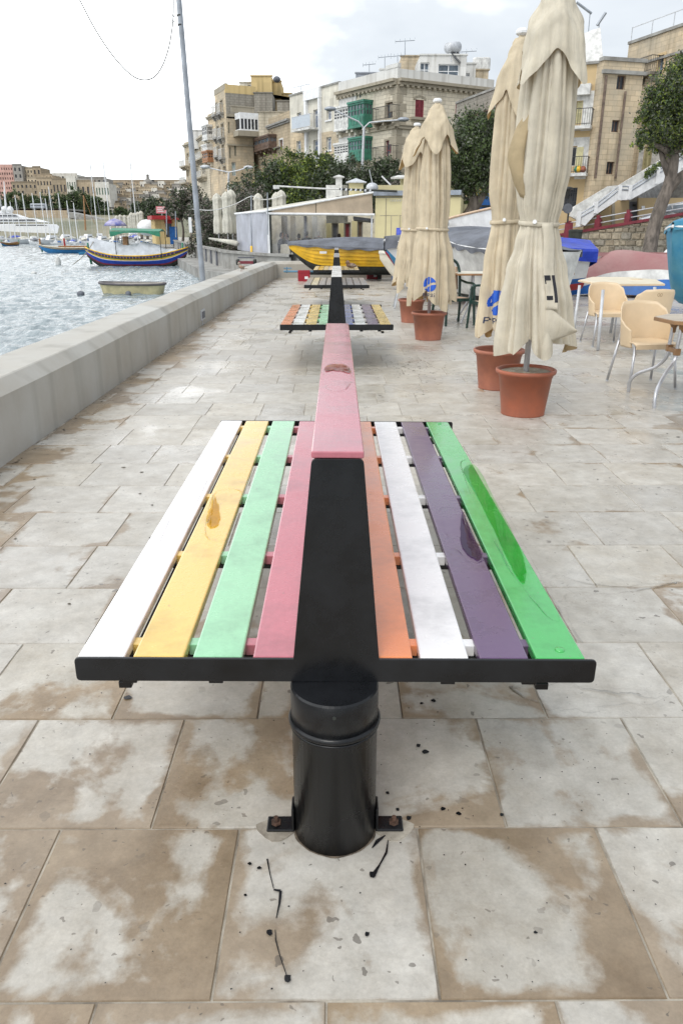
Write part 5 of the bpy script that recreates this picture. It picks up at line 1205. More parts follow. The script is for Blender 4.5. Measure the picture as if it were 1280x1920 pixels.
# white strip of the facade with two white closed balconies
wf = thing('white_fronted_house', 'narrow white-painted house front with two white glazed balconies left of the green ones', 'building', (pl[0], pl[1], 0))
a0, a1 = plane_hit(pl, pc, 636, 220)[0], plane_hit(pl, pc, 668, 220)[0]
Fw = Face(FL.T(a0, 0, .05)[:2], FL.T(a1, 0, .05)[:2]); zt_ = plane_hit(pl, pc, 650, 178)[1]
mb = MB(); FL.fb(mb, a0, a1, 0, zt_, .003, .055); mb.build('wall', S_white, wf, world=True)
for r in ((638, 200, 664, 243), (638, 268, 664, 305)):
    h = Fw.rect(r); box_balcony(Fw, wf, h, M['dwhite'], M['glassd'], 5, 3, .7, panes_lo=.45)
# small vent holes
for px, py in ((668, 182), (675, 180), (676, 252), (668, 253)):
    a, z = plane_hit(pl, pc, px, py); mb = MB(); FL.fb(mb, a-.1, a+.1, z-.12, z+.12, .002, .01); mb.build('vent', M['glassd'], E, world=True)
bk1, bk2 = away(pl, FL, 14), away(pr_, FR, 14)
closed(E, S_pal, [pl, bk1, bk2, pr_], 0, ZT+.15); roof(E, S_white, [pl, pc, pr_, bk2, bk1], ZT+.15)
# penthouses and roof gear of the palazzo
def roofbox(root, label, px0, px1, pyt, pyb, Y, m, wins=(), dep=5, name='penthouse', cat='building', side=None):
    a = gy(px0, pyb, Y); b = gy(px1, pyb, Y); zt = gy((px0+px1)/2, pyt, Y).z; t = thing(name, label, cat, (a.x, a.y, a.z-1)); f = Face((a.x, a.y), (b.x, b.y))
    hs = [f.rect(r) for r in wins]; f.wall(t, m, a.z-1.5, zt, hs)
    for h, r in zip(hs, wins): window(f, t, h, M['white'], M['glass'], max(2, int((h[1]-h[0])/.9)), 2, .07)
    A2, B2 = away((a.x, a.y), f, dep), away((b.x, b.y), f, dep); closed(t, m, [(a.x, a.y), A2, B2, (b.x, b.y)], a.z-1.5, zt); mb = MB(); mb.prism(inset([(a.x, a.y), (b.x, b.y), B2, A2]), zt-.25, zt-.03); mb.build('roof', m, t, world=True)
    mb = MB(); f.fb(mb, -.1, f.L+.1, zt+.003, zt+.12, -.3, .1); mb.build('roof_edge', m, t, world=True); return t
roofbox(E, 'cream rooftop penthouse with a wide window band above the corner palazzo', 786, 872, 104, 152, 76, S_white, [(787, 117, 804, 144), (821, 120, 860, 146)])
roofbox(E, 'lower white roof room with one small window right of the penthouse', 872, 890, 120, 152, 78, S_white, [(869.8+3, 137, 880, 148)])
roofbox(E, 'stepped sandy parapet block behind the rooftop penthouse', 751, 800, 106, 140, 82, S_brown2)
roofbox(E, 'small white roof hut left of the palazzo corner', 712, 748, 131, 150, 76, S_white)
roofbox(E, 'grey roof tank enclosure behind the palazzo parapet', 667, 712, 138, 150, 80, mat('grey_panel', (.27, .29, .33), .6))
roofbox(E, 'sandy block carrying two white water tanks', 890, 914, 132, 155, 79, S_brown2)
for px, lab in ((895, 'left of two white rooftop water tanks'), (908, 'right of two white rooftop water tanks')):
    c = gy(px, 132, 79.5); mb = MB(); mb.lathe([(.45, 0), (.5, .05), (.5, .9), (.45, 1.0), (.001, 1.05)], 16, (0, 0, 0)); o = mb.build('water_tank', M['dwhite'], smooth=False); o.location = c; tag(o, lab, 'water tank')
# solar heater
c = gy(848, 112, 76); sh = thing('solar_heater', 'solar water heater with silver drum and dark panel on the penthouse roof', 'solar heater', tuple(c))
mb = MB(); a, b = gy(839, 90, 76), gy(858, 88, 77); mb.tube([a, b], .42, 14); mb.build('drum', M['alup'], sh, world=True, smooth=True)
mb = MB(); q = [gy(842, 93, 76), gy(856, 92, 77), gy(870, 116, 77), gy(860, 116, 75.5)]; mb.add([tuple(p) for p in q]+[(p.x, p.y, p.z-.12) for p in q], [(0, 1, 2, 3), (7, 6, 5, 4), (0, 4, 5, 1), (1, 5, 6, 2), (2, 6, 7, 3), (3, 7, 4, 0)]); mb.build('panel', M['glassd'], sh, world=True)
mb = MB(); mb.tube([gy(855, 90, 76.5), gy(852, 118, 76.5)], .04, 6); mb.tube([gy(842, 92, 76), gy(846, 116, 76)], .04, 6); mb.build('stand', M['alup'], sh, world=True)
def antenna(px, py0, py1, Y, label, style=0, dx=0):
    a, b = gy(px, py0, Y), gy(px+dx, py1, Y); t = thing('tv_antenna', label, 'antenna', tuple(a)); mb = MB(); mb.tube([a, b], .035, 5); mb.build('mast', M['steelpole'], t, world=True)
    mb = MB(); k = .9 if style else .6; 
    if style == 2: mb.tube([b+Vector((-1.0, 0, .6)), b+Vector((.1, 0, -.05))], .09, 5)
    elif style == 3: mb.tube([b+Vector((-.15, 0, -.3)), b+Vector((.35, 0, .45))], .10, 5)
    else:
        mb.tube([b+Vector((-k, 0, 0)), b+Vector((k, 0, .1))], .03, 4)
        for i in range(5): x = -k+k*.5*i; mb.tube([b+Vector((x, -.25, -.2+.1*i)), b+Vector((x, .25, .2+.05*i))], .02, 4)
    mb.build('aerial', M['steelpole'], t, world=True)
antenna(759, 103, 78, 80, 'tv antenna on the stepped block above the palazzo', 1); antenna(692, 136, 122, 80, 'short antenna on the left part of the palazzo roof'); antenna(721, 130, 108, 80, 'thin straight aerial over the small white roof hut')
antenna(745, 134, 106, 76, 'twin rod aerial at the palazzo corner'); antenna(874, 116, 98, 78, 'antenna right of the solar heater', 1)
antenna(1099, 97, 24, 60, 'tall antenna with slanting aerial above the right-hand houses, left of a pair', 2, 6.5); antenna(1117, 97, 38, 60, 'tall antenna right of a pair above the right-hand houses', 3, 6.5)

# ---- cream house left of the palazzo
ZD = gy(636, 156, 78.2).z; d1 = top_plan(636, 156, ZD); d0 = top_plan(543, 181, ZD); FD = Face(d0, d1)
D_ = thing('cream_house', 'cream rendered house with blue-grey windows and a white recessed loggia balcony', 'building', (d1[0], d1[1], 0))
rects = [(556.5, 211, 564.5, 237), (587.5, 205, 600.5, 240), (612, 205, 621.5, 225), (556, 264, 564.5, 285), (587.5, 262, 600, 300), (612, 257, 621.5, 282)]
hs = [FD.rect(r) for r in rects]; FD.wall(D_, S_cream, 0, ZD, hs)
for h in hs: window(FD, D_, h, M['dwhite'], mat('blue_shutter_glass', (.16, .20, .28), .3), 2, 2, .10, transom=.72, sill=M['white'])
lower = plane_hit(d0, d1, 590, 246)[1]
mb = MB(); 
a_ = [plane_hit(d0, d1, x, 225)[0] for x in (574.5, 578, 600.5, 603)]; zt2 = plane_hit(d0, d1, 590, 186)[1]
FD.fb(mb, a_[0], a_[1], 0, zt2, .003, .30); FD.fb(mb, a_[2], a_[3], 0, zt2, .003, .30); FD.fb(mb, a_[0]-.05, a_[3]+.05, zt2, zt2+.9, .003, .33); mb.build('loggia_frame', M['white'], D_, world=True)
h = FD.rect((567, 228, 602, 247)); balcony(FD, D_, h[0], h[1], h[2]+.2, M['dwhite'], M['alup'], 1.3, 1.15, glass=mat('frosted_glass', (.50, .56, .62), .3, .05), brackets=False)
a_u = plane_hit(d0, d1, 545, 246)[0]
for (x0, x1) in ((545, 574), (603.5, 635)):
    p, q = plane_hit(d0, d1, x0, 270)[0], plane_hit(d0, d1, x1, 270)[0]; z_ = plane_hit(d0, d1, (x0+x1)/2, 246)[1]
    cut = [h for h in hs if h[0] > p and h[1] < q and h[3] < z_]
    hb = [(max(p, h[0])-p, h[1]-p, h[2], h[3], .01) for h in cut]; Fq = Face(FD.T(p, 0, .03)[:2], FD.T(q, 0, .03)[:2]); Fq.wall(D_, S_brown2, 0, z_, hb, 'bare_stone', .03)
mb = MB(); FD.fb(mb, -.05, FD.L+.05, ZD, ZD+.15, -.35, .10); mb.build('coping', M['quay'], D_, world=True)
b0_, b1_ = away(d0, FD, 12), away(d1, FD, 12); closed(D_, S_brown, [d0, b0_, b1_, d1], 0, ZD); roof(D_, S_white, [d0, d1, b1_, b0_], ZD)
rl = thing('roof_railing', 'thin pipe railing on the left end of the cream house roof', 'railing', (d0[0], d0[1], ZD)); mb = MB()
P_ = [gy(x, y, 86) for x, y in ((548, 167), (580, 157))]
for x, y0, y1 in ((548, 178, 165), (564, 174, 161), (580, 168, 157)): mb.tube([gy(x, y0, 85), gy(x, y1, 85)], .035, 4)
mb.tube([gy(548, 165, 85), gy(580, 157, 85)], .035, 4); mb.build('pipes', M['alup'], rl, world=True)

# ---- low brown house with the dark balcony
ZC = gy(543, 207, 86).z; c1_ = top_plan(543, 207, ZC); c0_ = top_plan(469, 236, ZC); FC = Face(c0_, c1_)
Cc = thing('brown_stone_house', 'lower brown stone house with a dark timber balcony on brackets', 'building', (c1_[0], c1_[1], 0))
rc = [(525, 262, 530.5, 279), (509, 247, 511, 252)]
hs = [FC.rect(r) for r in rc]; FC.wall(Cc, S_brown, 0, ZC, hs)
window(FC, Cc, hs[0], M['pinkfade'], M['glassd'], 1, 2, .08, surround=M['dwhite']); window(FC, Cc, hs[1], IRON, M['glassd'], 1, 1, .03)
cornice(FC, Cc, plane_hit(c0_, c1_, 505, 236)[1] if 0 else ZC-.9, M['quay'], .4, .35, dent=False)
h = FC.rect((491, 256, 519, 300)); box_balcony(FC, Cc, (h[0], h[1], h[2]+1.1, h[3]), BROWNW, M['glass'], 4, 1, .9, BROWNW, panes_lo=.40)
h2 = FC.rect((484, 279, 530, 300)); mb = MB(); FC.fb(mb, h2[0], h2[1], h2[2]+1.0, h2[3]-.2, .003, .5); mb.build('balcony_apron', S_grey, Cc, world=True)
mb = MB(); aa, zz = plane_hit(c0_, c1_, 474.5, 250); FC.fb(mb, aa-.08, aa+.08, 0, ZC-1, .01, .12); mb.build('drainpipe', PIPE, Cc, world=True)
b0_, b1_ = away(c0_, FC, 10), away(c1_, FC, 10); closed(Cc, S_brown, [c0_, b0_, b1_, c1_], 0, ZC); roof(Cc, S_pale, [c0_, c1_, b1_, b0_], ZC)
roofbox(Cc, 'set-back ochre roof wall of the brown house', 485, 545, 211, 232, 92, S_pale)

# ---- tall yellow block
ZB = gy(422, 165, 97).z; bm = top_plan(422, 165, ZB); bl_ = top_plan(402, 178, ZB); br_ = top_plan(480, 170, ZB); FB1, FB2 = Face(bl_, bm), Face(bm, br_)
B_ = thing('tall_stone_house', 'tall honey-stone house with a yellow roof storey left of the brown house', 'building', (bm[0], bm[1], 0))
rl_ = [(404.5, 194, 408, 216), (413.5, 188, 418, 212), (406.5, 237, 411, 258), (415, 232, 420, 258), (408, 274, 412, 292), (417, 271, 421, 296), (419, 312, 424, 327), (411, 314, 413, 326)]
hs = [FB1.rect(r) for r in rl_]; FB1.wall(B_, S_brown2, 0, ZB, hs)
for i, h in enumerate(hs):
    window(FB1, B_, h, M['dwhite'], M['glassd'], 1, 2, .06, surround=S_pale)
    if i < 6: balcony(FB1, B_, h[0]-.35, h[1]+.35, h[2]-.02, M['quay'], M['dwhite'], .5, .95)
zA = plane_hit(bm, br_, 450, 176)[1]
FB2.wall(B_, S_grey, 0, zA, [])
mb = MB(); FB2.fb(mb, 0, FB2.L, zA, ZB+.4, -.3, .02); mb.build('yellow_parapet', S_yel, B_, world=True)
mb = MB(); FB1.fb(mb, 0, FB1.L, ZB-.1, ZB+.5, -.3, .03); mb.build('roof_parapet', S_pale, B_, world=True)
b0_, b1_ = away(bl_, FB1, 14), away(br_, FB2, 12); closed(B_, S_brown, [bl_, b0_, b1_, br_], 0, ZB); roof(B_, S_pale, [bl_, bm, br_, b1_, b0_], ZB-.05)
# lower front part with a glazed verandah
ZV = gy(440, 215, 93).z; v0 = top_plan(424, 216, ZV); v1 = top_plan(470, 222, ZV); v1 = (v1[0]+.3, v1[1]-1.0); FV = Face(v0, v1)
V = thing('verandah_house', 'honey-stone house front with white glazed corner verandah under the grey gable', 'building', (v0[0], v0[1], 0))
zv2 = plane_hit(v0, v1, 450, 245)[1]
hs = [FV.rect(r) for r in [(430, 276, 433.5, 297), (439.5, 271, 443.5, 293), (428, 229, 431, 250), (435, 304, 443, 330)]]
FV.wall(V, S_brown2, 0, ZV-.3, hs)
for h in hs[:3]: window(FV, V, h, S_pale, mat('dark_shutter', (.22, .22, .17), .7), 1, 1, .05, depth=.12)  # dark grey-green shutter panes
window(FV, V, hs[3], M['dwhite'], mat('turquoise_fan_glass', (.25, .45, .47), .3), 2, 2, .1)
hv_ = FV.rect((441, 226, 470, 245)); mb = MB(); FV.fb(mb, hv_[0], FV.L+.1, hv_[3], ZV+.2, .003, 1.5); FV.fb(mb, hv_[0], FV.L+.1, hv_[2]-.15, hv_[2], .003, 1.5); n_ = 5
for k in range(n_+1): a = hv_[0]+(FV.L+.1-hv_[0]-.12)*k/n_; FV.fb(mb, a, a+.12, hv_[2], hv_[3], 1.36, 1.5)
vr = mb.build('verandah', M['white'], V, world=True); mb = MB(); FV.fb(mb, hv_[0]+.05, FV.L, hv_[2], hv_[3], .05, 1.42); mb.build('verandah_glass', M['glassd'], vr, world=True)
mb = MB(); FV.fb(mb, hv_[0]-.3, FV.L+.1, hv_[2]-.7, hv_[2]-.16, .003, 1.6); FV.fb(mb, -.1, FV.L+.1, ZV-.9 if 0 else hv_[2]-1.6, hv_[2]-1.45, .003, .2); mb.build('ledge', S_pale, V, world=True)
mb = MB(); 
for k in range(16): a = .3+(FV.L-.6)*k/15; FV.fb(mb, a-.08, a+.08, ZV+.21, ZV+.75, 1.0, 1.12)
FV.fb(mb, .1, FV.L-.1, ZV+.752, ZV+.85, .95, 1.17); mb.build('balustrade', S_pale, V, world=True)
b0_, b1_ = (v0[0]*1.05, v0[1]*1.05), (v1[0]*1.05, v1[1]*1.05); closed(V, S_brown2, [v0, b0_, b1_, v1], 0, ZV-.3); roof(V, S_pale, [v0, v1, b1_, b0_], ZV+.2)
for px, y0, y1 in ((436, 206, 188), (471, 208, 192), (505, 214, 194), (518, 218, 198)):
    pass
ru = roofbox(B_, 'ochre-yellow rooftop block on the tall stone house, stepped down to the right', 473, 511, 143, 205, 103, S_yel)
roofbox(B_, 'yellow rooftop room right of the taller ochre block', 511, 528, 153, 200, 104, S_yel); roofbox(B_, 'low yellow roof wall between the ochre block and the cream house', 527, 546, 176, 200, 105, S_yel)
roofbox(B_, 'pale gable end with a white door left of the ochre rooftop block', 450, 474, 155, 180, 104, S_cream, [(464.5, 155.5, 470, 167)])
roofbox(B_, 'grey rubble wall below the ochre rooftop block', 478, 512, 175, 230, 98, S_grey); roofbox(B_, 'dark rubble stub wall against the cream house', 520, 545, 190, 232, 96, S_grey)
c = gy(519, 149, 103); mb = MB(); mb.ball((0, 0, 0), .45, 14, 8, 0, (1, 1, .8)); o = mb.build('roof_tank', M['greycover'], smooth=True); o.location = c; tag(o, 'dark round tank on the yellow rooftop room', 'tank')

# ---- far terrace of houses at the left end
ZA = gy(400, 205, 112).z
def small_house(label, x0, y0, x1, y1, zt, m, rects, balc=(), name='row_house', boxes=()):
    a, b = top_plan(x0, y0, zt), top_plan(x1, y1, zt); f = Face(a, b); t = thing(name, label, 'building', (b[0], b[1], 0), 0, None)
    hs = [f.rect(r) for r in rects]; f.wall(t, m, 0, zt, hs)
    for h in hs: window(f, t, h, M['dwhite'], M['glassd'], 1, 2, .09, surround=S_pale)
    for r in balc: h = f.rect(r); balcony(f, t, h[0], h[1], h[2]+.1, S_pale, M['dwhite'], .9, max(.8, h[3]-h[2]-.1))
    for r, mm in boxes: h = f.rect(r); box_balcony(f, t, h, mm, M['glassd'], 3, 2, .8, panes_lo=.3)
    a2, b2 = away(a, f, 12), away(b, f, 12); closed(t, m, [a, a2, b2, b], 0, zt); roof(t, m, [a, b, b2, a2], zt); cornice(f, t, zt-.5, S_pale, .4, .35, dent=False); return t, f
ZR = gy(388, 220, 118).z
small_house('narrow stone house with a stack of enclosed balconies, left of the tall one', 389, 215, 403, 209.5, gy(396, 212, 110).z, S_brown2, [(392, 300, 394, 312)], boxes=[((389.5, 235, 399, 262), M['dwhite']), ((389.5, 271, 399, 282), M['dwhite']), ((390, 283, 400, 303), mat('orange_brown_wood', (.36, .18, .09), .6))])
small_house('pale stone house with open balconies near the left end of the waterfront row', 362, 262, 389, 245, gy(376, 253, 122).z, S_pale, [(366, 280, 369.5, 296), (374, 276, 377, 290), (381, 272, 385, 286), (367, 316, 371, 330), (380, 312, 384, 326)], [(364, 297, 373, 306), (375, 288, 387, 300), (377, 326, 388, 334)])
small_house('leftmost stone house of the waterfront row, partly behind the pole', 345, 268, 362, 262, gy(352, 265, 130).z, S_brown2, [(351, 288, 354, 300), (351, 318, 354, 332), (356, 288, 358, 300)], [(346, 303, 356, 313), (346, 336, 358, 344)])
roofbox(None, 'small pale roof room on the pale stone house', 362, 382, 245, 258, 124, S_white)

# ---- grey-brown building behind the tree with a wine awning
ZG = gy(930, 165, 60).z; g1 = top_plan(932, 166, ZG); g0 = top_plan(855, 195, ZG); FG = Face(g0, g1)
G = thing('grey_stone_house', 'plain grey-brown stone house behind the middle tree, with a wine-red awning', 'building', (g1[0], g1[1], 0)); FG.wall(G, S_grey, 0, ZG, []); a2, b2 = away(g0, FG, 8), away(g1, FG, 8); closed(G, S_grey, [g0, a2, b2, g1], 0, ZG); roof(G, S_grey, [g0, g1, b2, a2], ZG)
mb = MB(); FG.fb(mb, -.05, FG.L+.05, ZG, ZG+.15, -.35, .08); FG.fb(mb, 0, FG.L, ZG-1.4, ZG-1.25, 0, .1); mb.build('coping', M['quay'], G, world=True)
h = FG.rect((903, 207, 926, 221)); mb = MB(); P = [FG.T(h[0], h[3], .01), FG.T(h[1], h[3], .01), FG.T(h[1], h[2]+.2, 1.1), FG.T(h[0], h[2]+.2, 1.1), FG.T(h[1], h[2], 1.1), FG.T(h[0], h[2], 1.1)]
mb.add(P, [(0, 1, 2, 3), (3, 2, 4, 5)]); mb.build('awning', M['maroon'], G, world=True, solid=.03)
hs = thing('ochre_ground_house', 'low ochre house with brown door behind the middle tree', 'building', (8.5, 56, 0))
a, b = gy(842, 440, 57), gy(925, 440, 56); f = Face((a.x, a.y), (b.x, b.y)); z_ = gy(870, 353, 57).z; h = f.rect((855, 372, 869, 424)); f.wall(hs, M['ocher'], 0, z_, [h]); window(f, hs, h, M['wood'], mat('brown_door', (.34, .22, .12), .6), 2, 2, .09, name='door')
mb = MB(); f.fb(mb, -.1, f.L+.1, z_, z_+.25, -.3, .15); mb.build('coping', S_pale, hs, world=True); a2, b2 = away((a.x, a.y), f, 3), away((b.x, b.y), f, 3); closed(hs, M['ocher'], [(a.x, a.y), a2, b2, (b.x, b.y)], 0, z_); roof(hs, M['ocher'], [(a.x, a.y), (b.x, b.y), b2, a2], z_)

# ---- right-hand tower house with three stacked windows, balcony house beside it, far right house
ZH = gy(1130, 118, 52).z; h0 = top_plan(1132, 113, ZH); h1 = top_plan(1208, 118, ZH); FH = Face(h0, h1)
Hh = thing('tower_house', 'tall honey-stone house with three small windows one above another and rusty drainpipe', 'building', (h0[0], h0[1], 0))
rs = [(1155.5, 141, 1172, 168), (1146, 225, 1161, 248), (1136, 303, 1151, 327)]
hs = [FH.rect(r) for r in rs]; FH.wall(Hh, S_brown2, 0, ZH, hs)
for h in hs: window(FH, Hh, h, BROWNW, M['glassd'], 2, 1, .07, depth=.2)
mb = MB(); FH.fb(mb, -.1, FH.L+.1, ZH-.7, ZH-.5, 0, .25); FH.fb(mb, -.1, FH.L+.1, ZH, ZH+.2, -.4, .1); mb.build('cornice', M['quay'], Hh, world=True)
a_, _ = plane_hit(h0, h1, 1166, 200); 
a_1, z_1 = plane_hit(h0, h1, 1170, 172); a_2, z_2 = plane_hit(h0, h1, 1148, 335)
mb = MB(); mb.tube([FH.T(a_1, z_1, .1), FH.T(a_1, z_2, .1)], .07, 8); mb.build('drainpipe', PIPE, Hh, world=True)
mb = MB(); FH.fb(mb, .15, .27, z_2, ZH-.8, .02, .14); mb.build('corner_pipe', PIPE, Hh, world=True)
a2, b2 = away(h0, FH, 8), away(h1, FH, 8); closed(Hh, S_brown2, [h0, a2, b2, h1], 0, ZH); roof(Hh, S_pale, [h0, h1, b2, a2], ZH)
# balcony house
ZI = gy(1105, 132, 54).z; i0 = (top_plan(1040, 128, ZI)); i1 = (h0[0]-.02, h0[1]+.6); i0 = (i0[0], i1[1]+1.2); FI = Face(i0, i1)
I_ = thing('balcony_house', 'white and ochre house with two black-railed balconies and pale yellow shutters, behind the front parasol', 'building', (i1[0], i1[1], 0))
rs = [(1079, 190, 1090, 231), (1060, 275, 1079, 312), (1055, 352, 1080, 395)]
hs = [FI.rect(r) for r in rs]; FI.wall(I_, M['ocher'], 0, ZI, hs)
shutters(FI, I_, hs[0], M['shutter'], 1, .1); window(FI, I_, hs[1], M['dwhite'], M['glassd'], 1, 1, .06); window(FI, I_, hs[2], IRON, M['glassd'], 6, 5, .03, depth=.05, name='grilled_window')
h = FI.rect((1079.5, 276, 1092, 311)); mb = MB(); FI.fb(mb, h[0], h[1], h[2], h[3], .01, .08)
sh_ = mb.build('open_shutter', M['shutter'], I_, world=True)
for r in ((1060, 172, 1110, 246), (1050, 258, 1106, 336)):
    hh = FI.rect(r); mb = MB(); ho = hs[0] if r[1] == 172 else hs[1]
    FI.fb(mb, hh[0], ho[0]-.03, hh[2], hh[3], .004, .03); FI.fb(mb, ho[1]+.03, hh[1], hh[2], hh[3], .004, .03); FI.fb(mb, ho[0]-.03, ho[1]+.03, ho[3]+.03, hh[3], .004, .03); mb.build('white_render', M['dwhite'], I_, world=True)
for r in ((1052, 220, 1111, 247), (1045, 308, 1103, 334)):
    h = FI.rect(r); bb = balcony(FI, I_, h[0], h[1], h[2]+.25, M['dwhite'], IRON, .9, .95, brackets=False)
    if r[1] == 308:
        for px, mm, s in ((1070, M['terracotta'], .14), (1085, M['greenp'], .2), (1088, M['yellowhull'], .22), (1096, M['terracotta'], .2), (1066, M['leaf2'], .15)):
            a, z = plane_hit(i0, i1, px, 318); mb = MB(); mb.ball(FI.T(a, h[2]+.45, .7), s, 8, 6); mb.build('plant_pot', mm, bb, world=True, smooth=True)
h = FI.rect((1064, 160, 1108, 180)); mb = MB(); FI.fb(mb, h[0], h[1], h[2], h[3], .005, .5); mb.build('canopy', M['dwhite'], I_, world=True)
mb = MB(); FI.fb(mb, 0, FI.L, ZI-.02, ZI+.12, -.3, .18); mb.build('string_course', M['quay'], I_, world=True) if 0 else None; mb.build('coping', M['quay'], I_, world=True)
mb = MB(); a = [away(p, FI, 1.2) for p in (i0, i1)]; zq = ZI+2.4; mb.face([(a[0][0], a[0][1], ZI), (a[1][0], a[1][1], ZI), (a[1][0], a[1][1]+1.5, zq), (a[0][0], a[0][1]+1.5, zq-.6)]); mb.build('roof_sheet', M['dwhite'], I_, world=True, solid=.1)
a2, b2 = away(i0, FI, 8), away(i1, FI, 8); closed(I_, M['ocher'], [i0, a2, b2, i1], 0, ZI); roof(I_, S_pale, [i0, i1, b2, a2], ZI)
# far right house, coming nearer to the right
ZJ = gy(1180, 83, 63).z; j0 = top_plan(1178, 84, ZJ); j1 = top_plan(1330, 32, ZJ); FJ = Face(j0, j1)
J = thing('roadside_house', 'sandstone house with roof railing at the top right, its balcony door above the tree', 'building', (j0[0], j0[1], 0))
rs = [(1233, 104, 1243, 140), (1272, 92, 1290, 120), (1205, 275, 1221, 316)]
hs = [FJ.rect(r) for r in rs]; FJ.wall(J, S_brown2, 0, ZJ, hs)
window(FJ, J, hs[0], BLUEW, M['glass'], 1, 3, .08, surround=M['ocher']); window(FJ, J, hs[1], BROWNW, M['glassd'], 2, 1, .08); shutters(FJ, J, hs[2], M['shutter'])
h = FJ.rect((1196, 270, 1240, 330)); mb = MB(); FJ.fb(mb, h[0], hs[2][0]-.02, h[2], h[3], .004, .04); FJ.fb(mb, hs[2][1]+.02, h[1], h[2], h[3], .004, .04); mb.build('white_render', M['dwhite'], J, world=True)
h = FJ.rect((1205, 130, 1234, 141)); balcony(FJ, J, h[0], h[1], h[2]+.1, S_grey, IRON, .7, 1.0)
mb = MB(); FJ.fb(mb, 0, FJ.L, ZJ-.001, ZJ+.18, -.35, .12); FJ.fb(mb, 0, FJ.L, ZJ-1.6, ZJ-1.45, 0, .15); mb.build('coping', M['quay'], J, world=True)
mb = MB(); a = 0
while a < FJ.L: FJ.fb(mb, a, a+.05, ZJ+.18, ZJ+1.1, -.15, -.10); a += 2.2
FJ.fb(mb, 0, FJ.L, ZJ+1.05, ZJ+1.1, -.15, -.10); mb.build('roof_railing', M['alup'], J, world=True)
a2, b2 = away(j0, FJ, 8), away(j1, FJ, 8); closed(J, S_brown2, [j0, a2, b2, j1], 0, ZJ); roof(J, S_pale, [j0, j1, b2, a2], ZJ)

# ================================================================ UPPER STREET, RETAINING WALL, STAIRS
r0, r1 = gy(1062, 468, 50), gy(1300, 476, 43)
RW = Face((r0.x-1.0, r0.y+1.5), (r1.x+2, r1.y-.6))
def rw_top(px, py): return plane_hit(RW.A, RW.B, px, py)
tA, tB = rw_top(1072, 439), rw_top(1280, 404)
def ztop(a): return tA[1]+(tB[1]-tA[1])*(a-tA[0])/(tB[0]-tA[0])
rw = thing('retaining_wall', 'rough stone retaining wall with dark red coping rising to the right', 'wall', (r0.x, r0.y, 0))
mb = MB(); n = 12
for i in range(n):
    a0, a1 = RW.L*i/n, RW.L*(i+1)/n
    mb.face([RW.T(a0, -.1, -.06), RW.T(a1, -.1, -.06), RW.T(a1, ztop(a1), -.06), RW.T(a0, ztop(a0), -.06)])
mb.build('mortar', mat('pale_mortar', (.46, .42, .34), .9, .2, 6, .4, 30), rw, world=True)
STM = [mat('rubble_stone_%s' % k, c, .9, .18, 5, .6, 18, dist=.03) for k, c in (('tan', (.36, .30, .22)), ('buff', (.42, .36, .27)), ('grey', (.33, .30, .25)), ('dark', (.27, .23, .175)))]
rr = random.Random(8); z = -.05; cnt = 0
mbs = []
while z < 3.4:
    hgt = rr.uniform(.30, .42); a = rr.uniform(-.4, 0)
    while a < RW.L:
        wd = rr.uniform(.35, .85); a0, a1 = max(0, a+.02), min(RW.L, a+wd-.02); zt = min(z+hgt-.035, ztop((a0+a1)/2)-.02)
        if a1-a0 > .1 and zt-z > .08 and cnt < 300:
            mb = MB(); d = rr.uniform(-.03, .03); e = .03; b_ = z+rr.uniform(0, .02); c_ = zt-rr.uniform(0, .02)
            F_ = [RW.T(a0+e, b_+e, d+.03), RW.T(a1-e, b_+e, d+.03), RW.T(a1-e, c_-e, d+.03), RW.T(a0+e, c_-e, d+.03)]; K_ = [RW.T(a0, b_, -.055), RW.T(a1, b_, -.055), RW.T(a1, c_, -.055), RW.T(a0, c_, -.055)]
            mb.add(F_+K_, [(0, 1, 2, 3)]+[(4+i, 4+(i+1) % 4, (i+1) % 4, i) for i in range(4)]); mb.build('stone', rr.choice(STM), rw, world=True); cnt += 1
        a += wd
    z += hgt
mb = MB()
for i in range(n):
    a0, a1 = RW.L*i/n, RW.L*(i+1)/n; P = [RW.T(a, ztop(a)+dz, d) for a in (a0, a1) for dz in (0, .16) for d in (-.35, .08)]
    mb.add(P, [(0, 1, 3, 2), (4, 6, 7, 5), (0, 4, 5, 1), (2, 3, 7, 6), (0, 2, 6, 4), (1, 5, 7, 3)])
mb.build('coping', M['maroon'], rw, world=True)
rail = thing('street_railing', 'grey double-pipe railing with dark red posts on top of the retaining wall', 'railing', (r0.x, r0.y, 2))
for px in (1063, 1118, 1173, 1232, 1290):
    a, _ = rw_top(px, 420); zt = ztop(a); mb = MB(); RW.fb(mb, a-.17, a+.17, zt+.16, zt+.62, -.3, .0); RW.fb(mb, a-.10, a+.10, zt+.62, zt+.85, -.26, -.04); mb.build('post', M['maroon'], rail, world=True)
for dz in (.40, .72):
    mb = MB(); mb.tube([RW.T(a, ztop(a)+dz, -.15) for a in (0, RW.L)], .035, 6); mb.build('pipe', M['alup'], rail, world=True)
# street behind the wall
mb = MB(); q = [RW.T(0, ztop(0)-.95, -.3), RW.T(RW.L, ztop(RW.L)-.95, -.3), RW.T(RW.L, ztop(RW.L)-.8, -16), RW.T(0, ztop(0)-.8, -16)]
mb.add([tuple(p) for p in q]+[(p[0], p[1], -.2) for p in q], [(0, 1, 2, 3), (0, 4, 5, 1), (1, 5, 6, 2), (2, 6, 7, 3), (3, 7, 4, 0)]); struct(mb.build('street', M['asphalt']))
kb = MB(); q = [RW.T(-3, 0, 1.2), RW.T(RW.L, 0, 1.2), RW.T(RW.L, 0, 2.6), RW.T(-3, 0, 2.6)]; kb.prism([(p[0], p[1]) for p in q], -.05, .22); struct(kb.build('kerb', M['quay']))
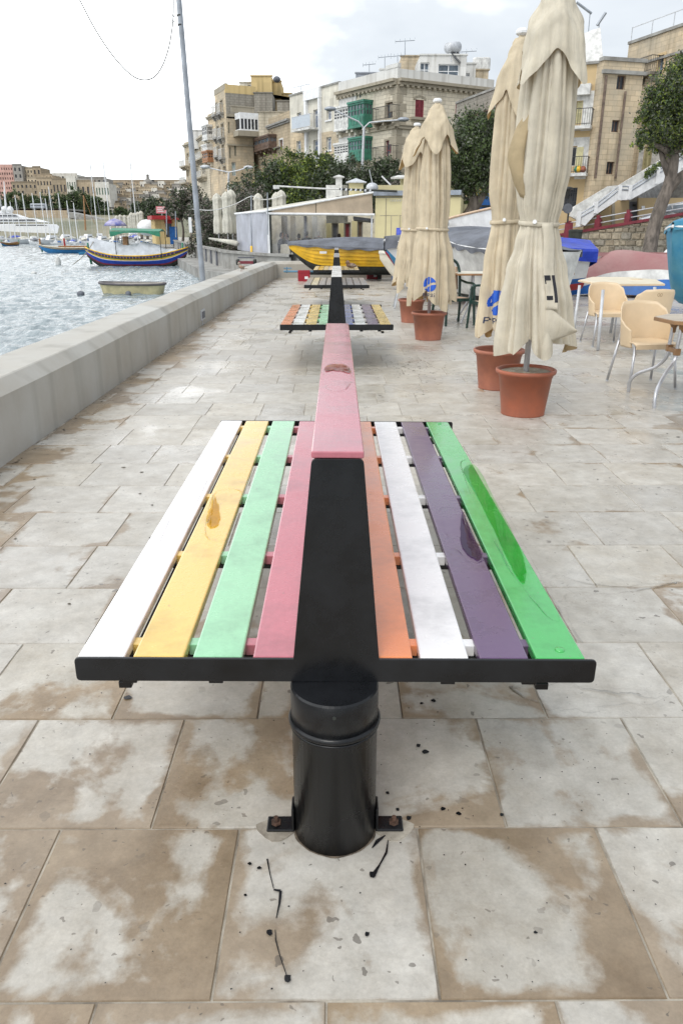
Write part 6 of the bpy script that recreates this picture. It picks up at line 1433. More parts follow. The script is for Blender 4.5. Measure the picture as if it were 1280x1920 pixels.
# white stairs
Ys = 49.0
def sp(px, py, Y=Ys): return gy(px, py, Y)
st = thing('stairway', 'white outdoor staircase with grey handrails climbing to the right over an ochre wall', 'stairs', tuple(sp(1080, 425)))
def slabpoly(pts, dep, name, m, par=st, Y=Ys):
    P = [sp(x, y, Y) for x, y in pts]; mb = MB(); nn = len(P); mb.add([tuple(p) for p in P]+[(p.x, p.y+dep, p.z) for p in P], [tuple(range(nn)), tuple(range(2*nn-1, nn-1, -1))]+[(i, (i+1) % nn, nn+(i+1) % nn, nn+i) for i in range(nn)]); return mb.build(name, m, par, world=True)
slabpoly([(1088, 420), (1090, 404), (1155, 356), (1178, 356), (1262, 302), (1320, 264), (1320, 292), (1262, 330), (1180, 375), (1158, 375), (1112, 405), (1096, 423)], .25, 'outer_string', M['white'])
slabpoly([(1068, 405), (1075, 388), (1140, 349), (1160, 347), (1320, 250), (1320, 290), (1178, 372), (1155, 372), (1090, 418)], .25, 'rear_wall', M['dwhite'], st, Ys+1.6)
ns = 26
for k in range(ns):
    f0 = k/ns; x = 1094+(1155-1094)*f0; y = 412-(412-364)*f0
    if k < 14: f0 = k/14; a = sp(1094+(1155-1094)*f0, 413-(413-366)*f0); b = sp(1094+(1155-1094)*(f0+1/14), 413-(413-366)*(f0+1/14))
    else: f0 = (k-14)/12; a = sp(1178+(1262-1178)*f0, 366-(366-318)*f0); b = sp(1178+(1262-1178)*(f0+1/12), 366-(366-318)*(f0+1/12))
    mb = MB(); mb.bx((a.x, Ys+.25, a.z-.25), (b.x, Ys+1.6, b.z)); mb.build('step', M['dwhite'], st, world=True)
for pts in ([(1088, 401), (1115, 384), (1157, 351)], [(1088, 407), (1115, 391), (1157, 358)], [(1182, 351), (1262, 300), (1320, 262)], [(1182, 357), (1262, 307), (1320, 270)], [(1160, 349), (1178, 350)], [(1160, 355), (1178, 356)]):
    mb = MB(); mb.tube([sp(x, y, Ys-.02) for x, y in pts], .045, 6); mb.build('handrail', M['steelpole'], st, world=True)
for x, y0, y1 in ((1083, 396, 424), (1115, 378, 400), (1159, 347, 375), (1178, 347, 374), (1230, 313, 345), (1280, 285, 315)):
    a, b = sp(x, y1, Ys-.05), sp(x, y0, Ys-.05); mb = MB(); mb.bx((a.x-.10, a.y-.06, a.z), (a.x+.10, a.y+.2, b.z)); mb.build('post', M['white'], st, world=True)
oc = thing('stair_house', 'ochre walls and dark door under the white stairs', 'building', tuple(sp(1130, 425)))
a, b = sp(1080, 430, 50.6), sp(1340, 430, 50.6); f = Face((a.x, a.y), (b.x, b.y)); zt_ = gy(1300, 290, 50.6).z
hd = f.rect((1178, 378, 1196, 430)); hv = f.rect((1199, 340, 1246, 371))
P = [(0, 0)]
low = [(1096, 424), (1158, 376), (1176, 376), (1177, 430), (1096, 430)]
slabpoly([(1092, 434), (1096, 421), (1158, 374), (1178, 374), (1178, 434)], .2, 'lower_wall', M['ocher'], oc, 50.35)
slabpoly([(1146, 378), (1152, 378), (1152, 434), (1146, 434)], .06, 'pilaster', S_pale, oc, 50.28)
slabpoly([(1196, 371), (1350, 371), (1350, 434), (1196, 434)], .2, 'garage_wall', M['ocher'], oc, 50.35)
slabpoly([(1178, 360), (1330, 268), (1350, 268), (1350, 371), (1196, 371), (1196, 434), (1178, 434)], .2, 'set_back_wall', mat('grey_corrugated', (.20, .19, .17), .8, .2, 4), oc, 52.2)  # dark grey wall set back behind the stairs
slabpoly([(1180, 378), (1195, 378), (1195, 434), (1180, 434)], .06, 'door', M['greycover'], oc, 50.9)
slabpoly([(1185, 383), (1191, 383), (1191, 387), (1185, 387)], .02, 'door_sign', M['darkhull'], oc, 50.85)
slabpoly([(1202, 386), (1208, 386), (1208, 393), (1202, 393)], .02, 'notice', M['white'], oc, 50.3)
slabpoly([(1246, 330), (1290, 300), (1290, 420), (1246, 420)], .2, 'white_wing', M['dwhite'], oc, 49.6) if 0 else None
mb = MB(); k = 0
for i in range(24): p = sp(1199+i*2.4, 352, 51.9); mb.bx((p.x, p.y, p.z-.9), (p.x+.03, p.y+.03, p.z+.5))
mb.build('vertical_grille', M['alup'], oc, world=True)

# ================================================================ KIOSK AND TENT
YK = 38.0
def kp(px, py, Y=YK): return gy(px, py, Y)
kk = thing('kiosk_building', 'flat-roofed pale yellow cafe building right of the awning, grey band along its roof', 'building', tuple(kp(700, 470)))
a, b = kp(702, 480), kp(858, 480, 37.2); FK = Face((a.x, a.y), (b.x, b.y)); zk = gy(750, 367, YK).z; FK.wall(kk, M['ycream'], -.05, zk, [])
mb = MB(); FK.fb(mb, -.08, FK.L, zk, gy(750, 358, YK).z, -.5, .14); mb.build('roof_band', M['greycover'] if 0 else mat('blue_grey_band', (.30, .34, .40), .6), kk, world=True)
for r in ((722, 372, 722.6, 470), (732, 405, 732.5, 470), (748, 404, 769, 404.6), (748, 404, 748.5, 470), (712, 404, 745, 404.5)):
    h = FK.rect(r); mb = MB(); FK.fb(mb, h[0], h[1]+.02, h[2], h[3]+.01, .001, .012); mb.build('panel_seam', S_pale, kk, world=True)
mb = MB(); h = FK.rect((731, 375, 769, 378)); k = h[0]
while k < h[1]: mb.tube([FK.T(k, h[2], .08), FK.T(k+.06, h[3]+.04, .08), FK.T(k+.12, h[2], .08)], .012, 4); k += .12
mb.build('wire_guard', M['alup'], kk, world=True)
A2, B2 = away((a.x, a.y), FK, 8), away((b.x, b.y), FK, 8); closed(kk, M['ycream'], [(a.x, a.y), A2, B2, (b.x, b.y)], -.05, zk); mb = MB(); mb.prism([(a.x, a.y), (b.x, b.y), B2, A2], zk-.1, zk+.15); mb.build('roof', M['quay'], kk, world=True)
mb = MB(); p, q = gy(708, 357, 41), gy(858, 350, 40.2); mb.bx((p.x, 41, zk), (q.x, 41.2, gy(760, 347, 41).z)); mb.build('roof_parapet', M['ycream'], kk, world=True)
mb = MB(); p, q = gy(611, 347, 41), gy(652, 347, 41); mb.bx((p.x, 41, 1.9), (q.x, 41.3, p.z)); wl = mb.build('white_wall', M['dwhite'], kk, world=True)
def cowl(px0, px1, ytop, yeave, ybot, Y, label, m, mr, over=.12):
    c0, c1 = gy(px0, ybot, Y), gy(px1, ybot, Y); w_ = c1.x-c0.x; ze = gy(px0, yeave, Y).z; zt = gy(px0, ytop, Y).z; t = thing('roof_vent', label, 'roof vent', tuple(c0)); mb = MB(); mb.bx((c0.x, Y, c0.z-.4), (c1.x, Y+w_, ze)); mb.build('shaft', m, t, world=True)
    mb = MB(); x0, x1, y0, y1 = c0.x-over, c1.x+over, Y-over, Y+w_+over; mb.add([(x0, y0, ze), (x1, y0, ze), (x1, y1, ze), (x0, y1, ze), ((x0+x1)/2, (y0+y1)/2, zt), (x0, y0, ze+.04), (x1, y0, ze+.04), (x1, y1, ze+.04), (x0, y1, ze+.04)], [(3, 2, 1, 0), (0, 1, 6, 5), (1, 2, 7, 6), (2, 3, 8, 7), (3, 0, 5, 8), (5, 6, 4), (6, 7, 4), (7, 8, 4), (8, 5, 4)]); mb.build('cap', mr, t, world=True); return t
cowl(629, 641, 327, 333, 352, 40.6, 'slim white roof vent with a pyramid cap', M['dwhite'], M['dwhite'])
cowl(654, 681, 333, 343, 356, 40.2, 'cream roof hut with a grey pyramid roof', M['ycream'], M['alup'], .15)
c = gy(698, 352, 39); dm = thing('roof_fan', 'grey domed roof fan above the corner of the yellow cafe', 'roof vent', tuple(c)); mb = MB(); mb.ball((c.x, c.y+.3, c.z+.02), .30, 16, 8, 0, (1, 1, .75)); mb.build('dome', M['alup'], dm, world=True, smooth=True)
mb = MB(); mb.lathe([(.27, -.3), (.27, .0), (.3, .02)], 16, (c.x, c.y+.3, c.z)); mb.build('base', M['alup'], dm, world=True, smooth=True)
mb = MB(); mb.tube([gy(698, 345, 39.4), gy(692, 318, 39.4)], .02, 5); mb.build('aerial_rod', M['alup'], dm, world=True)
fl_ = thing('roof_canopy', 'low white sloping canopy on the yellow cafe roof behind the parasol', 'canopy', tuple(gy(745, 345, 41.5))); mb = MB(); P = [gy(732, 334, 41.5), gy(746, 330, 42.5), gy(768, 330, 42.5), gy(768, 333, 41.5)]; mb.add(P, [(0, 1, 2, 3)]); mb.build('sheet', M['dwhite'], fl_, world=True, solid=.08)
mb = MB(); p = gy(751, 346, 42); mb.bx((p.x, 42, p.z-.1), (p.x+.9, 42.4, gy(751, 335, 42).z)); mb.build('base_wall', M['ycream'], fl_, world=True)
mb = MB(); mb.tube([gy(715, 330, 40.5), gy(732, 347, 40.5)], .04, 6); tag(mb.build('leaning_pipe', M['white']), 'short white pipe leaning on the cafe roof', 'pipe')
# long light boom over the awning
bo = thing('light_boom', 'long horizontal pipe with a floodlight at its left end over the awning', 'light', tuple(gy(523, 351, 37.6)))
mb = MB(); mb.tube([gy(520, 349, 37.4), gy(600, 353.5, 37.5), gy(700, 357, 37.6)], .035, 8); mb.build('pipe', M['dwhite'], bo, world=True)
mb = MB(); mb.tube([gy(636, 354.5, 37.45), gy(744, 358.5, 37.6)], .045, 8); mb.build('dark_conduit', M['darkhull'], bo, world=True)
for i in range(7): mb = MB(); c = gy(640+i*9, 355+i*.4, 37.4); mb.tube([c-Vector((.02, 0, .05)), c+Vector((.02, 0, .05))], .05, 6); mb.build('clip', M['alup'], bo, world=True)
mb = MB(); c = gy(518, 351, 37.4); mb.box(c, (.28, .2, .16)); mb.build('floodlight', M['dwhite'], bo, world=True, bevel=.02)
# awning room
tn = thing('awning_tent', 'beige awning room with clear plastic front and milky side sheet, seated customers inside', 'tent', tuple(kp(502, 474)))
FT = Face(tuple(kp(502, 400).xy), tuple(kp(699, 400).xy)); zbm = kp(600, 400).z; zfl = .0
def fr_(px, py, out=0, f=FT): a, z = plane_hit(f.A, f.B, px, py); return f.T(a, z, out)
mb = MB(); mb.face([fr_(504, 399), fr_(699, 401), fr_(697, 363), fr_(640, 372), fr_(590, 380), fr_(520, 392)]); mb.build('gable_cloth', M['beigecan'], tn, world=True, solid=.01)
mb = MB(); mb.tube([fr_(592, 380, .03), fr_(592, 400, .03)], .012, 5); mb.build('gable_seam', M['darkhull'], tn, world=True)
mb = MB(); mb.tube([fr_(500, 400.5, .06), fr_(702, 402.5, .06)], .055, 8); mb.build('front_beam', M['white'], tn, world=True)
mb = MB(); mb.tube([fr_(500, 395, .05), fr_(560, 385, .05), fr_(640, 370.5, .05), fr_(700, 361, .05)], .045, 8); mb.build('sloping_beam', M['white'], tn, world=True)
lbk = gy(441, 401, 44.5)
mb = MB(); P = [fr_(500, 394, .05), fr_(640, 370, .05), fr_(700, 360.5, .05)]; R2 = [Vector(p)+Vector((lbk.x-P[0][0], lbk.y-P[0][1], lbk.z-P[0][2]+.02)) for p in P]; mb.add([tuple(p) for p in P+R2], [(0, 1, 4, 3), (1, 2, 5, 4)]); mb.build('roof_cloth', M['clothw'], tn, world=True, solid=.02)
f0 = Vector(fr_(500, 396)); mb = MB(); mb.tube([f0, lbk], .06, 8); mb.build('side_beam', M['white'], tn, world=True)
def side(u, v): p = f0.lerp(lbk, u); zb_ = .45+.1*u; return (p.x-.06*math.sin(9*u+v*2)*0+.04*math.sin(14*u), p.y, p.z*(1-v)+zb_*v)
mb = MB(); mb.grid(side, 24, 8); mb.build('milky_side_sheet', M['vinyl'], tn, world=True, smooth=True)
for px, m_ in ((502.5, M['white']), (506.5, M['darkhull'])):
    a, z = plane_hit(FT.A, FT.B, px, 400); mb = MB(); FT.fb(mb, a-.05, a+.05, .0, z, -.03, .07); mb.build('post', m_, tn, world=True)
for px in (697,): a, z = plane_hit(FT.A, FT.B, px, 400); mb = MB(); FT.fb(mb, a-.04, a+.04, .0, z, -.1, 0); mb.build('post', M['alup'], tn, world=True)
mb = MB(); a0, a1 = plane_hit(FT.A, FT.B, 507, 420)[0], plane_hit(FT.A, FT.B, 612, 420)[0]
mb.grid(lambda u, v: FT.T(a0+(a1-a0)*u, .05+(zbm-.08)*v, -.02+.02*math.sin(20*u+3*v)), 30, 6); mb.build('clear_plastic_front', PLASTIC, tn, world=True, smooth=True)
# room behind: cream back wall with doors
bkY = 45.5; rm = thing('cafe_building', 'cream cafe wall with grey-shuttered doors seen through the plastic front', 'building', (0, bkY, 0))
a, b = gy(500, 480, bkY), gy(702, 480, bkY); fB = Face((a.x, a.y), (b.x, b.y)); zt_ = 2.45
rs = [(622, 417, 634, 458), (645, 417, 657, 458), (670, 414, 680, 446)]; hs = [fB.rect(r) for r in rs]; fB.wall(rm, M['cream'], -.02, zt_, hs)
for h, mm in zip(hs, (M['greycover'], M['maroon'], BROWNW)): window(fB, rm, h, M['quay'], mm, 1, 1, .08, name='door')
for r in ((610, 412, 621, 470), (635, 414, 644, 470), (659, 414, 669, 470)): h = fB.rect(r); mb = MB(); fB.fb(mb, h[0], h[1], h[2], h[3], .01, .12); mb.build('panel', M['ycream'], rm, world=True)
for px, wd, mm in ((528, 10, S_grey), (545, 8, S_pale), (585, 9, S_white), (570, 5, M['greycover'])): h = fB.rect((px, 405, px+wd, 452)); mb = MB(); fB.fb(mb, h[0], h[1], h[2], h[3], .01, .08); mb.build('wall_patch', mm, rm, world=True)
a2, b2 = away((a.x, a.y), fB, 3), away((b.x, b.y), fB, 3); closed(rm, M['cream'], [(a.x, a.y), a2, b2, (b.x, b.y)], -.02, zt_); mb = MB(); mb.prism([(a.x, a.y), (b.x, b.y), b2, a2], zt_-.1, zt_); mb.build('roof', M['quay'], rm, world=True)
aw = thing('folded_awning', 'small grey folded awning under the beam beside the yellow wall', 'awning', tuple(kp(680, 412))); mb = MB(); P = [gy(662, 408, 38.4), gy(700, 413, 38.4), gy(700, 416, 39.5), gy(664, 412, 39.5)]; mb.add(P, [(0, 1, 2, 3)]); mb.build('cloth', M['greycover'], aw, world=True, solid=.12)

# ---- people seated inside
def person(label, px, py_head, Y, rz, top, hairm, lean=0.0, arm=0):
    c = gy(px, py_head-4, Y); zh = c.z; z0 = max(.0, zh-.78); t = thing('person', label, 'person', (c.x, c.y, z0-.45 if z0 > .45 else 0), rz, None)
    base = zh-.80-t.location.z
    vs = {'hip': (0, 0, base), 'belly': (0, -.03, base+.2), 'chest': (0, -.05-lean, base+.42), 'neck': (0, -.06-lean, base+.58), 'sl': (-.19, -.05-lean, base+.50), 'sr': (.19, -.05-lean, base+.50),
          'el': (-.27, -.16-lean, base+.25), 'er': (.27, -.16-lean, base+.25), 'wl': (-.12-.1*arm, -.38, base+.28), 'wr': (.12+.1*arm, -.38, base+.28), 'hl': (-.05-.1*arm, -.44, base+.29), 'hr': (.05+.1*arm, -.44, base+.29),
          'pl': (-.1, -.02, base-.02), 'pr': (.1, -.02, base-.02), 'kl': (-.13, -.45, base+.0), 'kr': (.13, -.45, base+.0), 'al': (-.13, -.45, base-.40), 'ar': (.13, -.45, base-.40), 'tl': (-.13, -.60, base-.42), 'tr': (.13, -.60, base-.42)}
    rd = dict(hip=.16, belly=.15, chest=.16, neck=.06, sl=.085, sr=.085, el=.055, er=.055, wl=.038, wr=.038, hl=.035, hr=.035, pl=.10, pr=.10, kl=.075, kr=.075, al=.05, ar=.05, tl=.04, tr=.04)
    ks = list(vs); ed = [('hip', 'belly'), ('belly', 'chest'), ('chest', 'neck'), ('chest', 'sl'), ('chest', 'sr'), ('sl', 'el'), ('sr', 'er'), ('el', 'wl'), ('er', 'wr'), ('wl', 'hl'), ('wr', 'hr'), ('hip', 'pl'), ('hip', 'pr'), ('pl', 'kl'), ('pr', 'kr'), ('kl', 'al'), ('kr', 'ar'), ('al', 'tl'), ('ar', 'tr')]
    me = bpy.data.meshes.new('clothed_body'); me.from_pydata([vs[k] for k in ks], [(ks.index(a), ks.index(b)) for a, b in ed], []); me.materials.append(top)
    me.attributes.new('skin_tmp', 'FLOAT', 'POINT')
    o = bpy.data.objects.new('clothed_body', me); C.objects.link(o); o.parent = t
    bm = bmesh.new(); bm.from_mesh(me); ly = bm.verts.layers.skin.verify(); bm.verts.ensure_lookup_table()
    for i, k in enumerate(ks): bm.verts[i][ly].radius = (rd[k]*(1.25 if k in ('chest', 'belly', 'hip') else 1), rd[k]); bm.verts[i][ly].use_root = (k == 'hip')
    bm.to_mesh(me); bm.free(); o.modifiers.new('skin', 'SKIN'); s = o.modifiers.new('sub', 'SUBSURF'); s.levels = 2; s.render_levels = 2
    hx, hy, hz = 0, -.09-lean, base+.74
    mb = MB(); mb.lathe([(.001, -.13), (.05, -.12), (.068, -.06), (.078, 0), (.078, .05), (.06, .10), (.03, .125), (.001, .13)], 14, (hx, hy, hz), 0, 1, 1.12); mb.tube([(hx, hy, hz-.06), (hx, hy+.02, hz-.17)], .05, 8); mb.ball((hx, hy-.09, hz-.015), .016, 6, 4); mb.build('head', M['skin'], t, smooth=True)
    mb = MB(); mb.lathe([(.082, -.03), (.088, .03), (.078, .08), (.05, .125), (.001, .145)], 14, (hx, hy+.022, hz), 0, 1, 1.1); mb.ball((hx, hy+.05, hz-.02), .08, 10, 6); mb.build('hair', hairm, t, smooth=True)
    return t
ppl = [('seated customer in black turned sideways, leftmost behind the plastic front', 522, 443, 39.6, R(80), M['coatb'], M['hair'], .08, 1), ('seated customer in black with dark hair, second from the left behind the plastic', 541, 445, 40.4, R(-60), M['coatb'], M['hair'], .02, 0),
 ('seated customer bowed forward in navy beside a taller one', 562, 445, 40.2, R(-160), M['coatb'], M['hair'], .1, 0), ('taller seated customer in black behind the plastic, centre of the group', 574, 441, 40.0, R(170), M['coatb'], M['hair'], 0, 0),
 ('seated customer in an olive jacket with grey hair and dark cap', 597, 440, 39.8, R(175), M['coatg'], M['hairw'], 0, 0), ('lone customer in a dark coat in front of the shuttered doors', 636, 445, 39.8, R(185), M['coatb'], M['hair'], .05, 0)]
for a in ppl: person(*a)
def plastic_chair(px, py_top, Y, rz, label):
    c = gy(px, py_top, Y); t = thing('plastic_chair', label, 'chair', (c.x, c.y, 0), rz, 'cream plastic chairs in the awning room'); H_ = .92
    mb = MB(); mb.grid(lambda u, v: ((u-.5)*.50*(1-.15*v), -.22-.05*v-.06*(2*u-1)**2*-1, .45+(H_-.45)*v-.03*(2*u-1)**4), 10, 8); mb.build('backrest', M['cream'], t, smooth=True, solid=.02)
    mb = MB(); mb.box((0, .0, .44), (.48, .46, .03)); mb.build('seat', M['cream'], t, bevel=.01)
    for sx in (-1, 1):
        for sy in (-1, 1): mb = MB(); mb.tube([(sx*.2, sy*.2, .44), (sx*.25, sy*.25, 0)], .025, 6); mb.build('leg', M['cream'], t)
    return t
for a in ((534, 455, 38.9, R(5), 'cream plastic chair next to the black-coated sideways customer'), (514, 452, 39.2, R(-10), 'cream plastic chair beside the left post of the awning room'), (553, 458, 39.0, R(20), 'cream plastic chair with its legs above the wall, right of the sideways customer'), (681, 437, 39.0, R(0), 'cream plastic chair by the yellow wall')): plastic_chair(*a)

# ---- street furniture on the right
def post_lamp(px, py_base, py_red, py_top, Y, label, disc):
    b, rdz, tp = gy(px, py_base, Y), gy(px, py_red, Y), gy(px, py_top, Y); t = thing('street_lamp', label, 'street lamp', (b.x, b.y, b.z))
    s = Y/45; mb = MB(); mb.lathe([(.30*s, 0), (.26*s, .1), (.22*s, (rdz.z-b.z)*.95), (.26*s, rdz.z-b.z)], 10, tuple(b)); mb.build('pedestal', M['maroon'], t, world=True)
    mb = MB(); mb.tube([rdz, (rdz.x, rdz.y, tp.z-.3)], .05*s, 8); mb.build('shaft', IRON, t, world=True)
    mb = MB(); mb.lathe([(.05, -.45), (.18, 0), (.30, .02), (.30, .10), (.12, .16), (.001, .17)], 12, tuple(tp)); mb.build('lantern', IRON, t, world=True)
    if disc: c = gy(px, 391, Y); mb = MB(); mb.tube([(c.x, c.y-.1, c.z), (c.x, c.y-.04, c.z)], .26*s, 20); mb.build('round_sign', M['greycover'], t, world=True)
    return t
post_lamp(1063, 450, 417, 356, 44, 'black lantern with a round grey sign on a dark red pedestal, by the retaining wall', True)
post_lamp(857, 434, 415, 376, 48, 'black lamp post on a dark red pedestal left of the middle tree', False)
b = gy(1074, 475, 42); mb = MB(); mb.lathe([(.32, 0), (.34, .05), (.34, 1.0), (.36, 1.02), (.36, 1.10), (.30, 1.14), (.001, 1.15)], 20, (0, 0, 0)); o = mb.build('litter_bin', M['darkhull'], smooth=False); o.location = (b.x, b.y, gy(1074, 462, 42).z-.3); tag(o, 'black cylindrical litter bin beside the red lamp pedestal', 'bin')
sl_ = thing('street_lamp', 'grey two-armed street lamp in front of the corner palazzo', 'street lamp', tuple(gy(679, 330, 64)))
mb = MB(); mb.tube([gy(677, 380, 64), gy(679, 320, 64), gy(682, 240, 64)], [.14, .11, .09], 8); mb.build('pole', M['alup'], sl_, world=True)
for pts in ([(682, 240), (672, 228), (650, 218), (626, 206)], [(682, 240), (692, 230), (720, 227), (750, 225)]):
    mb = MB(); mb.tube([gy(x, y, 64) for x, y in pts], .06, 6); mb.build('arm', M['alup'], sl_, world=True)
for px, py in ((619, 204), (756, 224)): c = gy(px, py, 64); mb = MB(); mb.ball(c, .33, 12, 6, 0, (1.4, .8, .5)); mb.build('lamp_head', M['steelpole'], sl_, world=True, smooth=True)
s2 = thing('street_lamp', 'grey double-armed street lamp above the bushes left of the awning', 'street lamp', tuple(gy(429, 370, 80)))
mb = MB(); mb.tube([gy(428, 400, 80), gy(429, 323, 80)], [.13, .09], 8); mb.build('pole', M['alup'], s2, world=True)
for pts in ([(429, 323), (410, 319), (385, 313)], [(429, 323), (445, 320), (462, 315)]): mb = MB(); mb.tube([gy(x, y, 80) for x, y in pts], .06, 6); mb.build('arm', M['alup'], s2, world=True)
for px, py in ((385, 313), (466, 314)): c = gy(px, py, 80); mb = MB(); mb.ball(c, .36, 10, 6, 0, (1.4, .8, .5)); mb.build('lamp_head', M['alup'], s2, world=True, smooth=True)

# ---- vehicles
def car(name, label, cx, cy, z, rz, L, prof, win, m, W=1.65, cat='car'):
    t = thing(name, label, cat, (cx, cy, z), rz)
    mb = MB(); n = len(prof); hw = W/2
    def sec(y, s): return [(x*L, y, zz*s if zz < .75 else .75*s+(zz-.75)*s) for x, zz in prof]
    A, B, C_, D = [(x*L, -hw*(.82 if zz > .9 else 1), zz) for x, zz in prof], None, None, [(x*L, hw*(.82 if zz > .9 else 1), zz) for x, zz in prof]
    mb.add(A+D, [tuple(range(n-1, -1, -1)), tuple(range(n, 2*n))]+[(i, (i+1) % n, n+(i+1) % n, n+i) for i in range(n)]); b = mb.build('body', m, t, bevel=.05)
    for k, w_ in enumerate(win):
        for s in (-1, 1):
            mb = MB(); mb.add([(x*L, s*(hw*(.82 if zz > 1.2 else .93)+.012), zz) for x, zz in w_], [tuple(range(len(w_)))]); mb.build('side_window', M['glass'], b)
    for x in (.19, .80):
        for s in (-1, 1):
            mb = MB(); mb.tube([(x*L, s*(hw-.18), .31), (x*L, s*(hw+.01), .31)], .31, 20); wl = mb.build('wheel', M['darkhull'], t); mb = MB(); mb.tube([(x*L, s*(hw-.02), .31), (x*L, s*(hw+.02), .31)], .19, 12); mb.build('rim', M['alu'], wl)
    for s in (-1, 1): mb = MB(); mb.box((.03*L, s*(hw-.25), .62), (.12, .3, .14)); mb.build('headlight', M['white'], t)
    mb = MB(); mb.bx((.40*L, -hw-.03, .80), (.44*L, -hw-.005, .84)); mb.bx((.63*L, -hw-.03, .82), (.67*L, -hw-.005, .86)); mb.build('door_handle', M['darkhull'], b)
    return t
prof = [(0, .35), (.02, .65), (.10, .80), (.24, .92), (.36, 1.28), (.46, 1.42), (.66, 1.45), (.80, 1.36), (.93, 1.0), (.99, .92), (1, .45), (.97, .25), (.03, .22)]
wins = [[(.28, .95), (.385, 1.24), (.47, 1.34), (.49, .96)], [(.51, .96), (.50, 1.35), (.66, 1.37), (.70, .97)], [(.72, .97), (.69, 1.36), (.78, 1.28), (.86, 1.0)]]
ca = gy(1162, 421, 46.5); aS = RW.L*.6; zc2 = ztop(plane_hit(RW.A, RW.B, 1210, 410)[0])-.78
dirw = math.atan2(RW.u[1], RW.u[0]); aC = plane_hit(RW.A, RW.B, 1166, 410)[0]; cq = RW.T(aC, 0, -2.6); zc2 = ztop(aC+2)-.50; car_ = car('silver_hatchback', 'silver hatchback parked on the upper street behind the red railing', cq[0], cq[1], zc2, dirw, 4.1, prof, wins, mat('silver_car_paint', (.55, .57, .60), .25, .03, 3, 0, metal=.4, coat=.5))
profv = [(0, .35), (.01, .9), (.05, 1.0), (.14, 1.75), (.20, 1.85), (.97, 1.88), (1, 1.7), (1, .35), (.97, .25), (.03, .25)]
va = gy(848, 426, 50); car('white_van', 'small white van parked left of the middle tree', va.x-.3, va.y, .35, R(75), 3.6, profv, [[(.10, 1.05), (.17, 1.6), (.32, 1.6), (.32, 1.05)]], M['white'], 1.6, 'van')
bs = thing('blue_stall', 'deep blue shuttered stall behind the middle tree', 'stall', tuple(gy(905, 410, 47))); a, b = gy(894, 432, 47), gy(932, 432, 47); mb = MB(); mb.bx((a.x, 47, a.z-1), (b.x, 49, gy(905, 361, 47).z)); mb.build('body', M['blue'], bs, world=True, bevel=.03)
mb = MB(); mb.bx((a.x+.1, 46.6, gy(905, 388, 47).z), (b.x, 46.99, gy(905, 385, 47).z)); mb.build('shelf', M['darkhull'], bs, world=True)
wb = thing('white_board', 'plain white upright board beside the tan parasol', 'board', tuple(gy(917, 405, 40))); mb = MB(); a, b = gy(907, 420, 40), gy(930, 391, 40); mb.bx((a.x, 40, a.z-.8), (b.x, 40.08, b.z)); mb.build('panel', M['dwhite'], wb, world=True)
for px, lab in ((884, 'terracotta plant pot left of the blue stall'), (889, 'second terracotta plant pot beside the first')):
    c = gy(px, 426, 44); t = thing('plant_pot', lab, 'plant', (c.x, c.y, c.z)); mb = MB(); mb.lathe([(.16, 0), (.25, .45), (.27, .5)], 12, tuple(c)); mb.build('pot', M['terracotta'], t, world=True); leaves('foliage', [(c.x+random.gauss(0, .15), c.y+random.gauss(0, .15), c.z+.6+random.random()*.3) for _ in range(60)], .1, [M['leaf'], M['leaf2']], t)

# ================================================================ TREES
def tree(name, label, base, trunk, clusters, n, size, mats, seed, group=None, twigs=60, bark=None, rad=(.3, .12), hol=.35, twm=None, cat='tree'):
    t = thing(name, label, cat, tuple(base), 0, group); rg_ = np.random.default_rng(seed); rr = random.Random(seed)
    mb = MB(); k = len(trunk); mb.tube(curved(trunk, 5), [rad[0]+(rad[1]-rad[0])*i/((k-1)*5) for i in range((k-1)*5+1)], 10); mb.build('trunk', bark or M['bark'], t, world=True, smooth=True)
    tips = Vector(trunk[-1]); mb = MB()
    for c, r in clusters:
        c = Vector(c); st_ = Vector(trunk[-1]) if rr.random() < .6 else Vector(trunk[-2]).lerp(Vector(trunk[-1]), .5); m1 = st_.lerp(c, .5)+Vector((rr.uniform(-.2, .2), 0, rr.uniform(-.1, .3)))*r; mb.tube([st_, m1, c], [rad[1]*.7, rad[1]*.45, rad[1]*.2], 6)
    mb.build('limb', bark or M['bark'], t, world=True, smooth=True)
    pts = []; W_ = sum(r**2 for _, r in clusters); tw = MB()
    for c, r in clusters:
        m_ = int(n*r*r/W_); sub = max(4, m_//45); sc_ = rg_.normal(size=(sub, 3)); sc_ /= np.linalg.norm(sc_, axis=1)[:, None]; sc_ *= (rg_.random((sub, 1))**.45)*r*np.array([1, 1, .78])
        for j in range(sub):
            ctr = np.array(c)+sc_[j]; pts.append(ctr+rg_.normal(size=(m_//sub, 3))*r*rr.uniform(.07, .18))
            if j % 3 == 0 and twigs: q0 = np.array(c)+sc_[j]*.2; tw.tube([tuple(q0), tuple((q0+ctr)/2+rg_.normal(size=3)*r*.06), tuple(ctr)], [size*.22, size*.12, size*.05], 3, cap=False)
    P_ = np.concatenate(pts); leaves('crown', P_, size, mats, t, seed)
    if tw.f: tw.build('twig', twm or M['twig'], t, world=True)
    return t
DK = [M['leaf'], M['leaf'], M['leaf2'], M['dleaf']]
